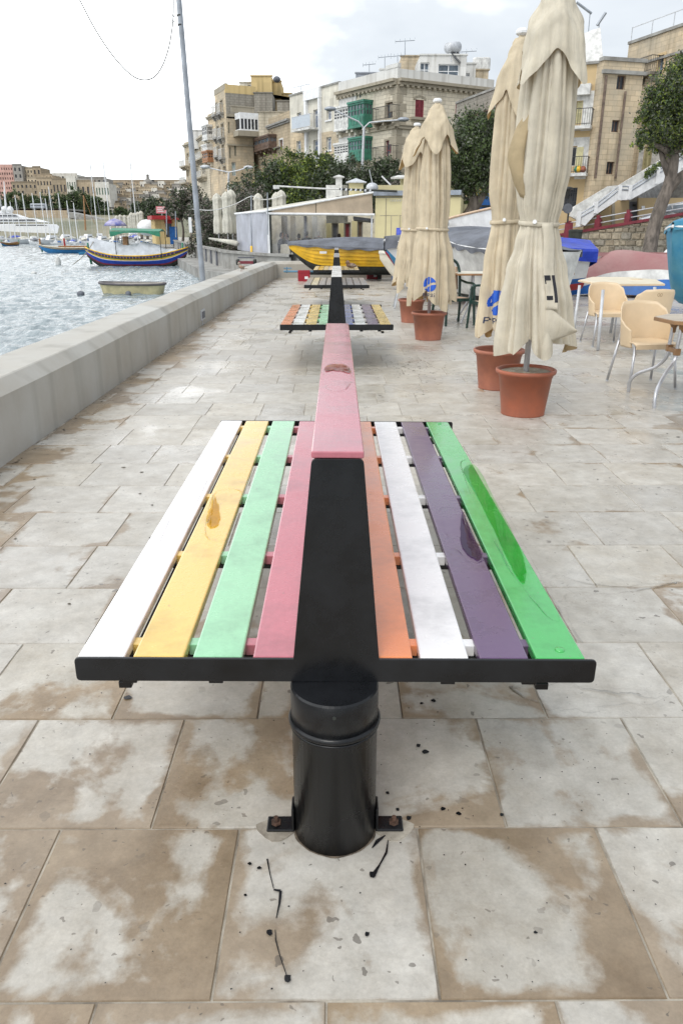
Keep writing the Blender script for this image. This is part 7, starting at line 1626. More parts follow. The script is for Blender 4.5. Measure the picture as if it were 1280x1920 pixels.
# right-hand tree
Yt = 40
def q(px, py, Y=Yt): return gy(px, py, Y)
cl = [(q(1258, 172), 1.2), (q(1238, 212), 1.15), (q(1228, 250, 39.5), .9), (q(1202, 264, 39), .5), (q(1265, 232), 1.3), (q(1300, 190), 1.9), (q(1300, 150, 41), 1.6), (q(1224, 180, 40), .55), (q(1278, 130), .7), (q(1290, 262), 1.1), (q(1214, 225), .6), (q(1250, 262), .8)]
tree('shade_tree', 'dark evergreen with a leaning forked trunk at the right edge', gz(1212, 492), [gz(1214, 494)+Vector((0, 0, -.1)), q(1222, 440), q(1238, 385), q(1255, 340), q(1262, 290)], [((c.x, c.y, c.z), r) for c, r in cl], 40000, .066, DK+[M['leaf3']], 3, rad=(.36, .26), twigs=1)
E_ = [q(1246, 365), q(1275, 330), q(1310, 305)]; tr_ = bpy.data.objects.get('shade_tree'); mb = MB(); mb.tube(E_, [.26, .2, .15], 8); mb.build('limb', M['bark'], tr_, world=True, smooth=True)
mb = MB(); mb.tube([q(1256, 335), q(1243, 305), q(1235, 275)], [.2, .14, .09], 8); mb.build('limb', M['bark'], tr_, world=True, smooth=True)
# tree behind the parasols
Yt = 46
cl = [(q(885, 262), 1.55), (q(905, 255), 1.4), (q(872, 300), 1.2), (q(893, 290), 1.5), (q(915, 300), 1.5), (q(865, 335), .9), (q(900, 335), 1.1), (q(863, 275), .7), (q(920, 250, 45), 1.2), (q(870, 360), .6)]
tree('shade_tree', 'round green tree with forked grey trunk between the parasols', gz(872, 445), [q(870, 432), q(878, 405), q(886, 385), q(882, 355), q(884, 340)], [((c.x, c.y, c.z), r) for c, r in cl], 36000, .07, DK+[M['leaf2']], 5, rad=(.36, .18))
tm = bpy.data.objects.get('shade_tree.001'); mb = MB(); mb.tube([q(886, 398), q(900, 372), q(918, 348)], [.24, .2, .14], 8); mb.build('limb', M['bark'], tm, world=True, smooth=True)
leaves('blossom', [tuple(q(888+random.gauss(0, 9), 362+random.gauss(0, 9), 45.4)) for _ in range(90)], .07, [M['flower']], tm)
# line of bushy trees on the bank below the houses
specs = [(398, 368, 1.9, 62, 'grey-brown half-bare tree farthest left in the bank of trees', 2), (430, 350, 2.1, 63, 'grey twiggy tree above the closed white parasols', 2), (462, 338, 2.3, 60, 'bare grey-brown tree left of the bright green one', 2), (505, 318, 2.7, 62, 'dark evergreen under the brown balcony house', 0),
 (548, 300, 2.8, 62, 'dense green tree with bright yellow-green top, under the cream house', 1), (590, 305, 2.7, 61, 'mid green tree left of the street lamp pole', 1), (632, 308, 2.6, 60, 'dark bushy tree under the white-fronted house', 0), (672, 310, 2.3, 60, 'grey-green twiggy tree around the two-armed lamp', 2), (712, 312, 2.2, 59, 'green tree below the palazzo corner', 0), (750, 318, 2.2, 58, 'grey-green bush tree left of the third parasol', 2), (790, 330, 2.0, 58, 'dark tree hidden mostly by the third parasol', 0)]
for i, (px, py, r, Y, lab, kd) in enumerate(specs):
    c = gy(px, py, Y); c.z -= r*(.35 if kd != 2 else .75); r *= .92; cls = [((c.x, c.y, c.z), r*.8), ((c.x-r*.6, c.y+.5, c.z-r*.35), r*.7), ((c.x+r*.6, c.y+.3, c.z-r*.35), r*.7), ((c.x, c.y-.6, c.z-r*.9), r*.8), ((c.x-r*.7, c.y, c.z-r*1.3), r*.6), ((c.x+r*.7, c.y, c.z-r*1.4), r*.6), ((c.x+r*.2, c.y, c.z+r*.3), r*.5)]
    ms = [[M['leaf'], M['leaf'], M['dleaf']], [M['leaf2'], M['leaf'], M['leaf3']], [M['twig'], M['dleaf'], M['twig'], M['leaf']]][kd]
    zb_ = max(.2, c.z-r*3.2)
    tree('bank_tree', lab, (c.x, c.y, zb_), [(c.x, c.y, zb_-.3), (c.x+.2, c.y, zb_+r*.8), (c.x-.1, c.y, c.z-r*.9)], cls, 14000 if kd != 2 else 12000, .10 if kd != 2 else .08, ms, 40+i, 'trees on the bank below the houses', rad=(.22, .10))
bank = MB(); P = [gy(330, 436, 100), gy(420, 436, 72), gy(520, 436, 66), gy(820, 436, 62)]
vs = []
for i, (x, y) in enumerate([(-16, 96), (-9, 74), (-3, 68), (3, 66), (12, 64), (15, 62)]):
    for k, (dy, z) in enumerate(((-6, -.02), (-3.5, 1.6), (0, 3.4), (8, 3.6))): vs.append((x, y+dy, z+.2*math.sin(i*2+k) if z > 0 else z))
bank.add(vs, [(i*4+k, (i+1)*4+k, (i+1)*4+k+1, i*4+k+1) for i in range(5) for k in range(3)]); struct(bank.build('terrain', mat('earth_bank', (.12, .11, .075), .95, .4, 1.5, .8, 5, col2=(.05, .06, .03)), smooth=True))
for px, py, r, Y, lab in ((352, 372, 2.6, 95, 'half-bare dark tree behind the pole'), (375, 385, 1.6, 85, 'small evergreen right of the pole'), (338, 392, 1.3, 98, 'thin small tree left of the pole')):
    c = gy(px, py, Y); tree('promenade_tree', lab, (c.x, c.y, 0), [(c.x, c.y, 0), (c.x+.2, c.y, 1.6), (c.x, c.y, max(2, c.z-r*.5))], [((c.x, c.y, c.z), r*.8), ((c.x-r*.5, c.y, c.z-r*.4), r*.6), ((c.x+r*.5, c.y, c.z-r*.3), r*.6)], 3500, .17, [M['twig'], M['dleaf'], M['leaf']], int(px), 'trees on the far promenade', rad=(.18, .08))
# shrubs spilling over the stairs
c = gy(1222, 318, 49.4); leaves_p = [tuple(gy(1222+random.gauss(0, 20), 316+random.gauss(0, 4)-(0), 49.6)) for _ in range(10)]
sb = thing('climbing_shrub', 'green shrub spilling over the upper stair wall', 'shrub', tuple(c)); pts = []
for k in range(1600): u = random.random(); px = 1208+60*u; py = 330-40*u+random.gauss(0, 4); p = gy(px, py, 49.4+random.gauss(0, .3)); pts.append(tuple(p))
leaves('foliage', pts, .09, [M['leaf2'], M['leaf'], M['leaf3']], sb)

# ================================================================ ACROSS THE HARBOUR
HS = mat('far_hill_scrub', (.30, .27, .20), .95, .3, .06, 0, col2=(.13, .14, .09))
mb = MB(); vs = []
prof_x = [-420, -330, -260, -200, -150, -110, -75, -50, 0, 120]
for i, X in enumerate(prof_x):
    top = [20, 22, 22, 21, 22, 24, 25, 25, 24, 20][i]
    for k, (Y, f) in enumerate(((292 if X < -110 else 215, -.05), (300 if X < -110 else 235, .16), (345, .45), (400, .82), (430, 1), (560, 1))): vs.append((X+3*math.sin(i*3+k), Y+6*math.sin(i*2.1+k), max(-1.2, top*f)))
nr = 6; mb.add(vs, [(i*nr+k, (i+1)*nr+k, (i+1)*nr+k+1, i*nr+k+1) for i in range(len(prof_x)-1) for k in range(nr-1)]); struct(mb.build('hills', HS, smooth=True))
FM = dict(pink=stone('pink_render', (.58, .36, .31), (.46, .30, .26), 3, 1.5, .4, .95, plaster=1), tan=stone('far_tan_stone', (.47, .38, .27), (.34, .29, .22), 1.2, .6, .6), brown=stone('far_brown_stone', (.38, .31, .22), (.27, .23, .18), 1.2, .6, .6), cream=stone('far_cream_stone', (.58, .49, .36), (.44, .38, .29), 1.2, .6, .5), white=stone('far_white_render', (.68, .66, .60), (.52, .50, .45), 2, 1, .4, .97, plaster=1), grey=stone('far_grey_stone', (.36, .34, .31), (.26, .25, .23), 1.2, .6, .6))
GRNF = mat('far_green_shutter', (.10, .20, .14), .6)
def far_house(label, x0, x1, yt, yb, Y, m, nx=0, ny=0, pane=None, flat=True, name='hillside_house', group=None, extra=None):
    a, b = gy(x0, yb, Y), gy(x1, yb, Y); zt = gy((x0+x1)/2, yt, Y).z; zb = a.z-3; f = Face((a.x, a.y), (b.x, b.y)); t = thing(name, label, 'building', (a.x, a.y, a.z), 0, group)
    hs = []
    if nx:
        sw = f.L/nx; sh = (zt-a.z)/ny
        for i in range(nx):
            for j in range(ny):
                if random.random() < .12 and nx*ny > 4: continue
                w_, h_ = min(1.5, sw*.42), min(2.4, sh*.5); c_ = sw*(i+.5); z_ = a.z+sh*(j+.5); hs.append((c_-w_/2, c_+w_/2, z_-h_/2, z_+h_/2))
    f.wall(t, FM[m], zb, zt, hs, depth=.4)
    for h in hs:
        mb = MB(); mb.face([f.T(h[0], h[2], -.3), f.T(h[1], h[2], -.3), f.T(h[1], h[3], -.3), f.T(h[0], h[3], -.3)]); mb.build('window', pane or M['glassd'], t, world=True)
    a2, b2 = away((a.x, a.y), f, 10), away((b.x, b.y), f, 10); closed(t, FM[m], [(a.x, a.y), a2, b2, (b.x, b.y)], zb, zt)
    mb = MB(); mb.prism([(a.x, a.y), (b.x, b.y), b2, a2], zt+.002, zt+.12); f.fb(mb, 0, f.L, zt+.13, zt+.7, -.4, -.01); mb.build('roof', FM[m], t, world=True); return t
HL = [('pink rendered house at the far left of the skyline', 0, 31, 312, 366, 312, 'pink', 7, 6), ('grey-brown tower house next to the pink one', 31, 47.5, 311, 362, 310, 'grey', 2, 4), ('cream house with flat roof right of the grey-brown tower', 48, 65, 317, 345, 313, 'cream', 3, 3), ('brown house with a dark roof hut, stepping down to the right', 65, 80, 315, 345, 312, 'brown', 2, 2), ('sandy house stepped lower than the brown one', 80, 100, 329, 345, 311, 'tan', 3, 2),
 ('long low sandstone house under the cream one with shallow arches', 25, 72, 344, 366, 306, 'brown', 6, 2), ('honey strip house in front of the stepped row', 52, 84, 335, 345, 308, 'cream', 5, 1), ('sandstone palace with tall windows, middle of the left skyline', 72, 101, 336, 366, 305, 'tan', 5, 2), ('blank-walled brown block right of the sandstone palace', 101, 127, 338, 368, 305, 'brown', 4, 1), ('white house with tall green shutters near the masts', 127, 145, 334, 362, 304, 'white', 4, 1), ('brown block between the two white houses', 145, 181, 341, 372, 305, 'tan', 4, 1), ('white house with green shutters right of the tall white mast', 181, 207, 345, 372, 304, 'white', 5, 1),
 ('pale rooftop house on the skyline above the palace', 100, 146, 328, 338, 330, 'white', 6, 1), ('grey rooftop range above the second brown block', 148, 200, 335, 344, 330, 'grey', 6, 1), ('long low range along the ridge right of the masts', 207, 290, 340, 350, 400, 'tan', 9, 1), ('long flat bastion along the ridge at the right', 285, 347, 340, 352, 400, 'brown', 6, 1)]
for h in HL: far_house(h[0], h[1], h[2], h[3], h[4], h[5], h[6], h[7], h[8], GRNF if 'green' in h[0] else None)
ORD = []; rr = random.Random(12); adj = ['sandy', 'pale', 'brown', 'whitish', 'grey']; cm_ = dict(sandy='tan', pale='cream', brown='brown', whitish='white', grey='grey')
k = 0
for row in range(9):
    y = 349+row*6.2; x = 206+rr.uniform(-4, 4)-(0 if row < 5 else -8)
    while x < 346:
        wd = rr.uniform(7, 17); ad = rr.choice(adj); pos = 'upper' if row < 3 else ('middle' if row < 6 else 'lower'); hz_ = 'left' if x < 250 else ('centre' if x < 300 else 'right')
        if rr.random() < .88: ORD.append(far_house('%s houses on the far hillside, %s slope, %s part' % (ad, pos, hz_), x, x+wd, y-rr.uniform(4, 8), y+3, 395-row*14+rr.uniform(-3, 3), cm_[ad], max(1, int(wd/4)), 1, group='%s houses on the %s slope, %s part' % (ad, pos, hz_))); k += 1
        x += wd*rr.uniform(.7, 1.05)
# far quay wall with arches and the ramp on piers
f = Face(tuple(gy(-30, 432, 262).xy), tuple(gy(131, 432, 262).xy)); fq = thing('quay_wall', 'tall brown harbour wall with small arched openings behind the yachts', 'wall', (f.A[0], f.A[1], -1))
zt = gy(60, 391, 262).z; hs = [f.rect(r) for r in ((90, 412, 96, 422), (113, 412, 119, 422), (60, 413, 66, 422))]; f.wall(fq, FM['tan'], -1.2, zt, hs, depth=1.0)
for h in hs: mb = MB(); mb.face([f.T(h[0], h[2], -.9), f.T(h[1], h[2], -.9), f.T(h[1], h[3], -.9), f.T(h[0], h[3], -.9)]); mb.build('opening', M['glassd'], fq, world=True)
a2, b2 = away(f.A, f, 30), away(f.B, f, 30); mb = MB(); mb.prism([f.A, f.B, b2, a2], zt-.5, zt-.02); mb.build('quay_top', M['quay'], fq, world=True)
rp_ = thing('road_ramp', 'pale concrete road ramp on piers sloping down to the right behind the yachts', 'bridge', tuple(gy(170, 425, 255)))
P = [gy(x, y, 255) for x, y in ((128, 397), (215, 416), (222, 423), (215, 424), (128, 407))]; mb = MB(); mb.add([tuple(p) for p in P]+[(p.x, p.y+9, p.z) for p in P], [(0, 1, 2, 3, 4), (9, 8, 7, 6, 5)]+[(i, (i+1) % 5, 5+(i+1) % 5, 5+i) for i in range(5)]); mb.build('deck', M['quay'], rp_, world=True)
for px in (131, 141, 148, 160, 172): a = gy(px, 407, 256); mb = MB(); mb.bx((a.x, 256, -1), (a.x+1.2, 262, a.z-.3+ (px-131)*-.04)); mb.build('pier', M['quay'], rp_, world=True)
mb = MB(); mb.bx((gy(125, 430, 264).x, 264, -1), (gy(345, 430, 264).x, 270, 3.5)); struct(mb.build('far_quay', M['quay']))
bs_ = thing('parked_bus', 'grey coach parked on top of the far quay wall', 'bus', tuple(gy(57, 392, 264))); a, b = gy(57, 391, 264), gy(84, 381.5, 264); mb = MB(); mb.bx((a.x, 264, a.z), (b.x, 266.5, b.z)); mb.build('body', M['steelpole'], bs_, world=True, bevel=.3)
mb = MB(); mb.bx((a.x+.3, 263.95, a.z+.9), (b.x-.3, 263.99, b.z-.4)); mb.build('window_band', M['glassd'], bs_, world=True)
# belt of dark trees below the skyline houses
for i, (px, py, r) in enumerate(((-4, 372, 4.0), (14, 370, 4.2), (33, 366, 4.6), (52, 368, 4.4), (70, 371, 4.2), (88, 372, 4.2), (106, 373, 4.2), (125, 368, 4.8), (141, 362, 5.0), (157, 371, 4.6), (172, 376, 4.6), (186, 377, 4.2), (226, 388, 2.8), (196, 396, 3.0))):
    c = gy(px, py+8, 285); lab = ['dark tree at the left end of the belt below the pink house', 'dark tree below the pink house', 'tall dark tree below the grey-brown tower', 'dark tree below the cream house', 'dark tree above the parked coach', 'dark tree below the sandstone palace', 'dark tree left of the first white house', 'broad dark tree below the white house with green shutters', 'tallest tree of the belt, right of the first white house', 'dark tree left of the tallest white mast', 'dark tree right of the tallest white mast', 'last dark tree of the belt below the second white house', 'low tree beyond the right end of the ramp', 'low dark tree just above the ramp'][i]
    tree('belt_tree', lab, (c.x, c.y, c.z-r*2.6), [(c.x, c.y, c.z-r*2.6), (c.x, c.y, c.z-r*1.4), (c.x, c.y, c.z-r*.6)], [((c.x, c.y, c.z), r*.8), ((c.x-r*.6, c.y, c.z-r*.6), r*.75), ((c.x+r*.6, c.y, c.z-r*.6), r*.75), ((c.x, c.y, c.z-r*1.3), r*.9)], 2600, .42, [M['leaf'], M['leaf'], M['leaf2']], 90+i, 'dark trees above the far quay', twigs=0, rad=(.5, .25))
for i, (px, py, r, Y, lab) in enumerate(((272, 384, 2.9, 170, 'rounded dark pine left of the pink sign'), (293, 384, 3.0, 172, 'dark pine behind the pink sign'), (262, 398, 2.0, 168, 'low dark pine left of its group'), (288, 402, 2.0, 165, 'low dark tree below the pines'), (318, 395, 2.2, 150, 'thin grey tree right of the pink sign'))):
    c = gy(px, py, Y); tree('pine_tree', lab, (c.x, c.y, 0), [(c.x, c.y, 0), (c.x, c.y, c.z*.5), (c.x, c.y, c.z-r*.5)], [((c.x, c.y, c.z), r*.7), ((c.x-r*.6, c.y, c.z-.3*r), r*.6), ((c.x+r*.6, c.y, c.z-.3*r), r*.6)], 2600, .26, [M['leaf'], M['leaf'], M['dleaf']], 120+i, 'pines behind the waterfront kiosk', twigs=0)
for px, lab in ((253, 'small dome tree on the ridge'), (266, 'second ridge tree')): pass
# ridge trees and little turret
for px, py, r, lab in ((258, 338, 4.2, 'rounded tree on the skyline ridge'), (228, 341, 3.0, 'low tree on the skyline ridge left of the rounded one'), (342, 340, 3.2, 'tree on the skyline ridge beside the waterfront row')):
    c = gy(px, py, 410); tree('ridge_tree', lab, (c.x, c.y, c.z-r*2), [(c.x, c.y, c.z-2*r), (c.x, c.y, c.z-r), (c.x, c.y, c.z-.3*r)], [((c.x, c.y, c.z-.5*r), r*.8), ((c.x-r, c.y, c.z-r), r*.6), ((c.x+r, c.y, c.z-r), r*.6)], 1300, .6, [M['leaf'], M['dleaf']], int(px), 'trees on the far ridge', twigs=0)
c = gy(278, 342, 400); mb = MB(); mb.lathe([(2.6, -4), (2.6, 0), (2.2, .8), (.7, 1.6), (.6, 3.0), (.8, 3.2), (.001, 3.8)], 12, (0, 0, 0)); o = mb.build('turret', FM['grey']); o.location = c; tag(o, 'small domed turret on the ridge above the hillside houses', 'turret')

# ---- yachts, masts and moored boats
def moored(label, px, py, Lp, hull_m, top_m, Y=None, mast=0, cabin=1, group=None, rz=None, cover=None, name='moored_boat'):
    Y = Y or gz(px, py, -1).y; c = gy(px, py, Y); L = Lp/1400*Y*.98; t = thing(name, label, 'boat', (c.x, c.y, -1.0), rz if rz is not None else rr.uniform(-.4, .4), group)
    P, beam, sheer, keel = hull_fn(L, L*.30, L*.15, .3); mb = MB(); mb.grid(lambda u, v: (P(u, 2*v-1)[0]-L/2, P(u, 2*v-1)[1], P(u, 2*v-1)[2]-L*.03), 14, 12); mb.face([(P(1, 2*j/8-1)[0]-L/2, P(1, 2*j/8-1)[1], P(1, 2*j/8-1)[2]-L*.03) for j in range(9)]); mb.build('hull', hull_m, t, smooth=True)
    mb = MB(); mb.grid(lambda u, v: (P(.02+.96*u, 1)[0]-L/2, (2*v-1)*beam(.02+.96*u)*.96, sheer(u)-L*.035), 10, 4); mb.build('deck', top_m, t)
    d = L*.12
    if cabin:
        mb = MB(); mb.add([(-L*.22, -L*.09, d), (L*.18, -L*.11, d), (L*.18, L*.11, d), (-L*.22, L*.09, d), (-L*.10, -L*.075, d+L*.17), (L*.15, -L*.09, d+L*.17), (L*.15, L*.09, d+L*.17), (-L*.10, L*.075, d+L*.17)], [(0, 1, 5, 4), (1, 2, 6, 5), (2, 3, 7, 6), (3, 0, 4, 7), (4, 5, 6, 7)]); cb_ = mb.build('cabin', top_m, t, bevel=.02)
        for s in (-1, 1): mb = MB(); mb.add([(-L*.13, s*(L*.089), d+L*.06), (L*.13, s*(L*.103), d+L*.06), (L*.12, s*(L*.096), d+L*.105), (-L*.09, s*(L*.083), d+L*.105)], [(0, 1, 2, 3)]); mb.build('cabin_window', M['glassd'], cb_)
    if cover: mb = MB(); mb.grid(lambda u, v: (-L*.1+L*.5*u, (2*v-1)*L*.13, d+L*.02+L*.10*math.cos((v-.5)*2.6)*math.sin(math.pi*(.15+.7*u))), 8, 6); mb.build('cover', cover, t, smooth=True)
    if mast:
        zt = gy(px, mast, Y).z+1; mb = MB(); mb.tube([(0, 0, d), (-.01*zt, 0, zt)], [.11, .07], 6); mb.build('mast', M['white'], t)
        mb = MB(); mb.tube([(0, 0, zt*.45), (0, L*.09, zt*.45)], .03, 4); mb.tube([(-L*.48, 0, L*.13), (-.01*zt, 0, zt*.98)], .02, 3); mb.tube([(L*.48, 0, L*.13), (-.01*zt, 0, zt*.98)], .02, 3); mb.build('rigging', M['alup'], t)
        mb = MB(); mb.tube([(0, 0, d+L*.1), (L*.42, 0, d+L*.1)], .13, 6); mb.build('furled_sail', cover or M['blue'], t)
    return t
# superyacht
sy = thing('motor_yacht', 'large white multi-deck motor yacht at the far left', 'yacht', tuple(gz(40, 428, -1) if False else gy(45, 436, 225)))
def deckbox(x0, y0, x1, y1, Y, dep, name, m, rake=.0):
    a, b = gy(x0, y1, Y), gy(x1, y0, Y); mb = MB(); mb.add([(a.x, Y, a.z), (b.x, Y, a.z), (b.x, Y+dep, a.z), (a.x, Y+dep, a.z), (a.x+rake*0, Y, b.z), (b.x-rake, Y, b.z), (b.x-rake, Y+dep, b.z), (a.x, Y+dep, b.z)], [(3, 2, 1, 0), (0, 1, 5, 4), (1, 2, 6, 5), (2, 3, 7, 6), (3, 0, 4, 7), (4, 5, 6, 7)]); return mb.build(name, m, sy, world=True, bevel=.15)
deckbox(-30, 420, 106, 438, 225, 9, 'hull', M['white'], 3); deckbox(-30, 409, 78, 416.5, 226, 7, 'main_deck', M['white'], 4); deckbox(-30, 401, 42, 408.5, 227, 5, 'upper_deck', M['white'], 3); deckbox(-10, 395, 18, 400.5, 228, 3, 'bridge_deck', M['white'], 2)
for r in ((-20, 411.5, 70, 414), (-20, 403, 36, 406), (30, 421, 90, 423), (50, 410.8, 74, 411.2)): deckbox(r[0], r[1], r[2], r[3], 224.9 if r[1] > 418 else 225.8 if r[1] > 409 else 226.8, .1, 'window_band', M['glassd'], 1)
mb = MB(); mb.tube([gy(12, 396, 228), gy(8, 340, 228)], [.3, .1], 6); mb.build('radar_mast', M['white'], sy, world=True)
for px in (9, 20): mb = MB(); mb.ball(gy(px, 393, 227), .9, 10, 8); mb.build('radar_dome', M['white'], sy, world=True, smooth=True)
sail = [(184, 431, 30, 297, 'tallest white sailing mast, left of a group of three'), (208, 428, 30, 300, 'white sailing mast in the middle of the tall three'), (258, 436, 24, 296, 'white sailing mast furthest right of the tall three'), (41, 446, 22, 366, 'sailing boat with a white mast in front of the superyacht'), (30, 445, 14, 378, 'sailing boat with short grey mast at the left'), (22, 448, 16, 358, 'sailing boat with thin mast below the pink house'), (54, 440, 16, 362, 'sailing boat with mast crossing the far wall left part'), (72, 440, 18, 362, 'sailing boat with mast in front of the parked coach'), (87, 440, 16, 360, 'sailing boat with mast right of the coach'), (95, 440, 14, 372, 'sailing boat with low mast right of the coach'), (104, 440, 22, 350, 'sailing boat with tall thin mast in the middle of the far wall'), (120, 440, 20, 362, 'sailing boat with mast at the right of the arched wall'), (134, 438, 16, 376, 'sailing boat with stubby mast at the ramp top'), (146, 440, 16, 380, 'sailing boat with low mast under the ramp'), (12, 444, 18, 350, 'sailing boat with thin mast at the far left')]
for px, py, Lp, yt, lab in sail: moored(lab, px, py+3, Lp, M['white'], M['white'], mast=yt, Y=rr.uniform(150, 190), cabin=1, name='sailing_boat')
mb = MB(); mb.tube([gy(157, 366, 170), gy(161, 432, 170)], [.12, .2], 6); mb.tube([gy(157, 366, 170), gy(178, 420, 170)], .05, 4); o = mb.build('wooden_mast', M['wood']); tag(o, 'brown wooden mast with a stay, between the white masts', 'mast')
cols_ = [('white', M['white']), ('blue', M['blue']), ('cream', M['cream']), ('white and grey', M['dwhite'])]; covs = [('blue canopy', M['bluecover']), ('grey cover', M['greycover']), ('white canopy', M['clothw']), ('no canopy', None)]
n_ = 0
for row, (py, Lp, Y) in enumerate(((444, 19, 236), (448, 23, 200), (452, 25, 165))):
    x = [-4, -8, 24][row]
    while x < [300, 290, 285][row]:
        cn, cm = rr.choice(cols_) if rr.random() < .45 else cols_[0]; vn, vm = rr.choice(covs); w_ = Lp*rr.uniform(.8, 1.35); pos = ['left', 'middle', 'right'][min(2, int(max(0, x)/95))]
        ORD.append(moored('%s boats with %s, %s marina row, %s part' % (cn, vn, ['back', 'middle', 'front'][row], pos), x+w_/2, py+rr.uniform(-1, 2), w_*1.75, cm, M['white'] if rr.random() < .8 else M['cream'], Y=Y+rr.uniform(-6, 6), cover=vm, cabin=rr.random() < .75, rz=rr.choice((-1, 1))*R(rr.uniform(48, 88)), group='%s boats with %s, %s row %s' % (cn, vn, ['back', 'middle', 'front'][row], pos))); x += w_*rr.uniform(.6, .95); n_ += 1
from collections import defaultdict
GR = defaultdict(list)
for o in ORD: GR[o['label']].append(o)
ORN = ['leftmost', 'second', 'third', 'fourth', 'fifth', 'sixth', 'seventh', 'eighth', 'ninth', 'tenth', 'eleventh', 'twelfth']
for lb, os_ in GR.items():
    os_.sort(key=lambda o: o.location.x/o.location.y)
    for i, o in enumerate(os_): o['label'] = ('only one' if len(os_) == 1 else ORN[min(i, 11)])+' of the '+lb
mb = MB(); a = gy(-20, 434, 200); mb.bx((gy(-20, 434, 200).x, 200, -1), (gy(290, 434, 200).x, 204, -.4)); tag(mb.build('pontoon', M['quay']), 'long low pontoon behind the moored boats', 'pontoon')

# ---- painted wooden boats in the near water
def luzzu(label, c, rz, L, bands, rise=.55, rise2=None, df=.135, gw='yellowhull'):
    B = L*.30; Dp = L*df; t = thing('fishing_boat', label, 'boat', (c.x, c.y, -1.0), rz)
    P, beam, sheer, keel = hull_fn(L, B, Dp, rise, 'pointed')
    mats = [m for _, m in bands]
    def mf(u, v):
        a = abs(2*v-1)
        for i, (h, m) in enumerate(bands):
            if a <= h: return i
        return len(bands)-1
    mb = MB(); mb.grid(lambda u, v: (P(u, 2*v-1)[0]-L/2, P(u, 2*v-1)[1], P(u, 2*v-1)[2]-Dp*.28), 40, 60, mfn=mf); mb.build('hull', mats, t, smooth=True)
    for s in (0, 1): mb = MB(); p = Vector(P(s, 0)); x = -L/2+s*L; mb.tube([(x+(.12 if s == 0 else -.12), 0, Dp*.1), (x, 0, sheer(s)-Dp*.28-.05), (x, 0, sheer(s)-Dp*.28+.35)], [.09, .08, .07], 8); mb.build('stem_post', M['greenp'], t, smooth=True)
    mb = MB(); mb.grid(lambda u, v: (P(.05+.9*u, 1)[0]-L/2, (2*v-1)*beam(.05+.9*u)*.95, sheer(.05+.9*u)-Dp*.28-.16), 20, 6); mb.build('deck', M['wood'], t)
    for s in (-1, 1):
        mb = MB(); mb.tube([(P(i/30, s)[0]-L/2, P(i/30, s)[1], P(i/30, s)[2]-Dp*.28+.03) for i in range(31)], .05, 6); mb.build('gunwale', M[gw], t, smooth=True)
        mb = MB(); 
        for i in range(3, 28): u = i/30; p = P(u, s*.93); mb.box((p[0]-L/2, p[1]*1.01, p[2]-Dp*.28), (.03, .04, .13))
        stuff(mb.build('rail_stud', M['yellowhull'], t))
    return t, P, beam, sheer, Dp
a, b = gz(180, 497, -1), gz(337, 499, -1); c = (a+b)/2; BLU = mat('luzzu_blue', (.015, .06, .38), .4, .1)
bands = [(.42, M['darkhull']), (.50, M['maroon']), (.72, BLU), (.745, M['white']), (.82, M['yellowhull']), (.86, M['greenp']), (.91, mat('luzzu_brown', (.16, .06, .03), .5)), (.925, M['yellowhull']), (1, BLU)]
t, P, beam, sheer, Dp = luzzu('blue and yellow painted boat with grey tarpaulin and green canopy, moored near the quay', c, R(180)-.0, (b-a).length*1.0, bands, .62, 1.35); L = (b-a).length
mb = MB()
def tf(u, v):
    x = -L*.46+L*.93*u; uu = .04+.92*u; q = 2*v-1; h = ip([(0, .9), (.12, .95), (.3, 1.35), (.40, 1.55), (.46, 1.25), (.62, 1.30), (.85, 1.55), (1, 1.8)], u); z0 = sheer(uu)-Dp*.28
    if abs(q) > .55: r = (abs(q)-.55)/.45; return (x, (1 if q > 0 else -1)*(.28+(beam(uu)-.25)*r), z0*(r)+(h+.25)*(1-r)-.0)
    return (x, q/.55*.28, h+.27-.03*abs(q)+.03*math.sin(30*u))
mb.grid(tf, 40, 14); mb.build('tarpaulin', M['greylight'], t, smooth=True)
x0, x1 = -(L*.30), L*.22
mb = MB(); mb.add([(x0, -.95, 2.50), (x1, -.95, 2.58), (x1, .95, 2.58), (x0, .95, 2.50), (x0, 0, 2.66), (x1, 0, 2.74)], [(0, 1, 5, 4), (4, 5, 2, 3)]); cnp = mb.build('canopy', M['greenp'], t, solid=.03)
mb = MB(); 
for i in range(14): u0, u1 = i/14, (i+1)/14; d0_, d1_ = .12+.28*abs(math.cos(math.pi*u0))**6, .12+.28*abs(math.cos(math.pi*u1))**6; mb.face([(x0+(x1-x0)*u0, .955, 2.52), (x0+(x1-x0)*u1, .955, 2.53), (x0+(x1-x0)*u1, .955, 2.53-d1_), (x0+(x1-x0)*u0, .955, 2.52-d0_)])
mb.build('valance', M['greenp'], cnp, solid=.02)
for x in (x0+.02, x1-.35):
    for y in (-.93, .93): mb = MB(); mb.tube([(x, y, .55), (x, y, 2.52)], .028, 6); mb.build('canopy_post', M['darkhull'], t)
mb = MB(); mb.box((x1-.9, 0, 1.75), (.35, .5, .8)); mb.build('wooden_locker', M['wood'], t)
mb = MB(); p = Vector((c.x, c.y, 0)); mb.tube(curved([gy(176, 452, c.y-.1), gy(165, 470, c.y-3), gy(150, 486, c.y-6), gy(137, 496, 60)], 4), .03, 5); tag(mb.build('mooring_rope', M['rope']), 'slack mooring rope from the painted boat to the water', 'rope')
a, b = gz(80, 474, -1), gz(205, 474, -1); c2 = (a+b)/2
LB = mat('luzzu_light_blue', (.04, .22, .50), .45, .1)
t, P, beam, sheer, Dp = luzzu('light blue wooden boat with brown rails behind the painted one', c2, R(184), (b-a).length, [(.45, LB), (.80, LB), (.84, M['darkhull']), (.90, M['cream']), (1, M['darkhull'])], .5, None, .095, 'cream')
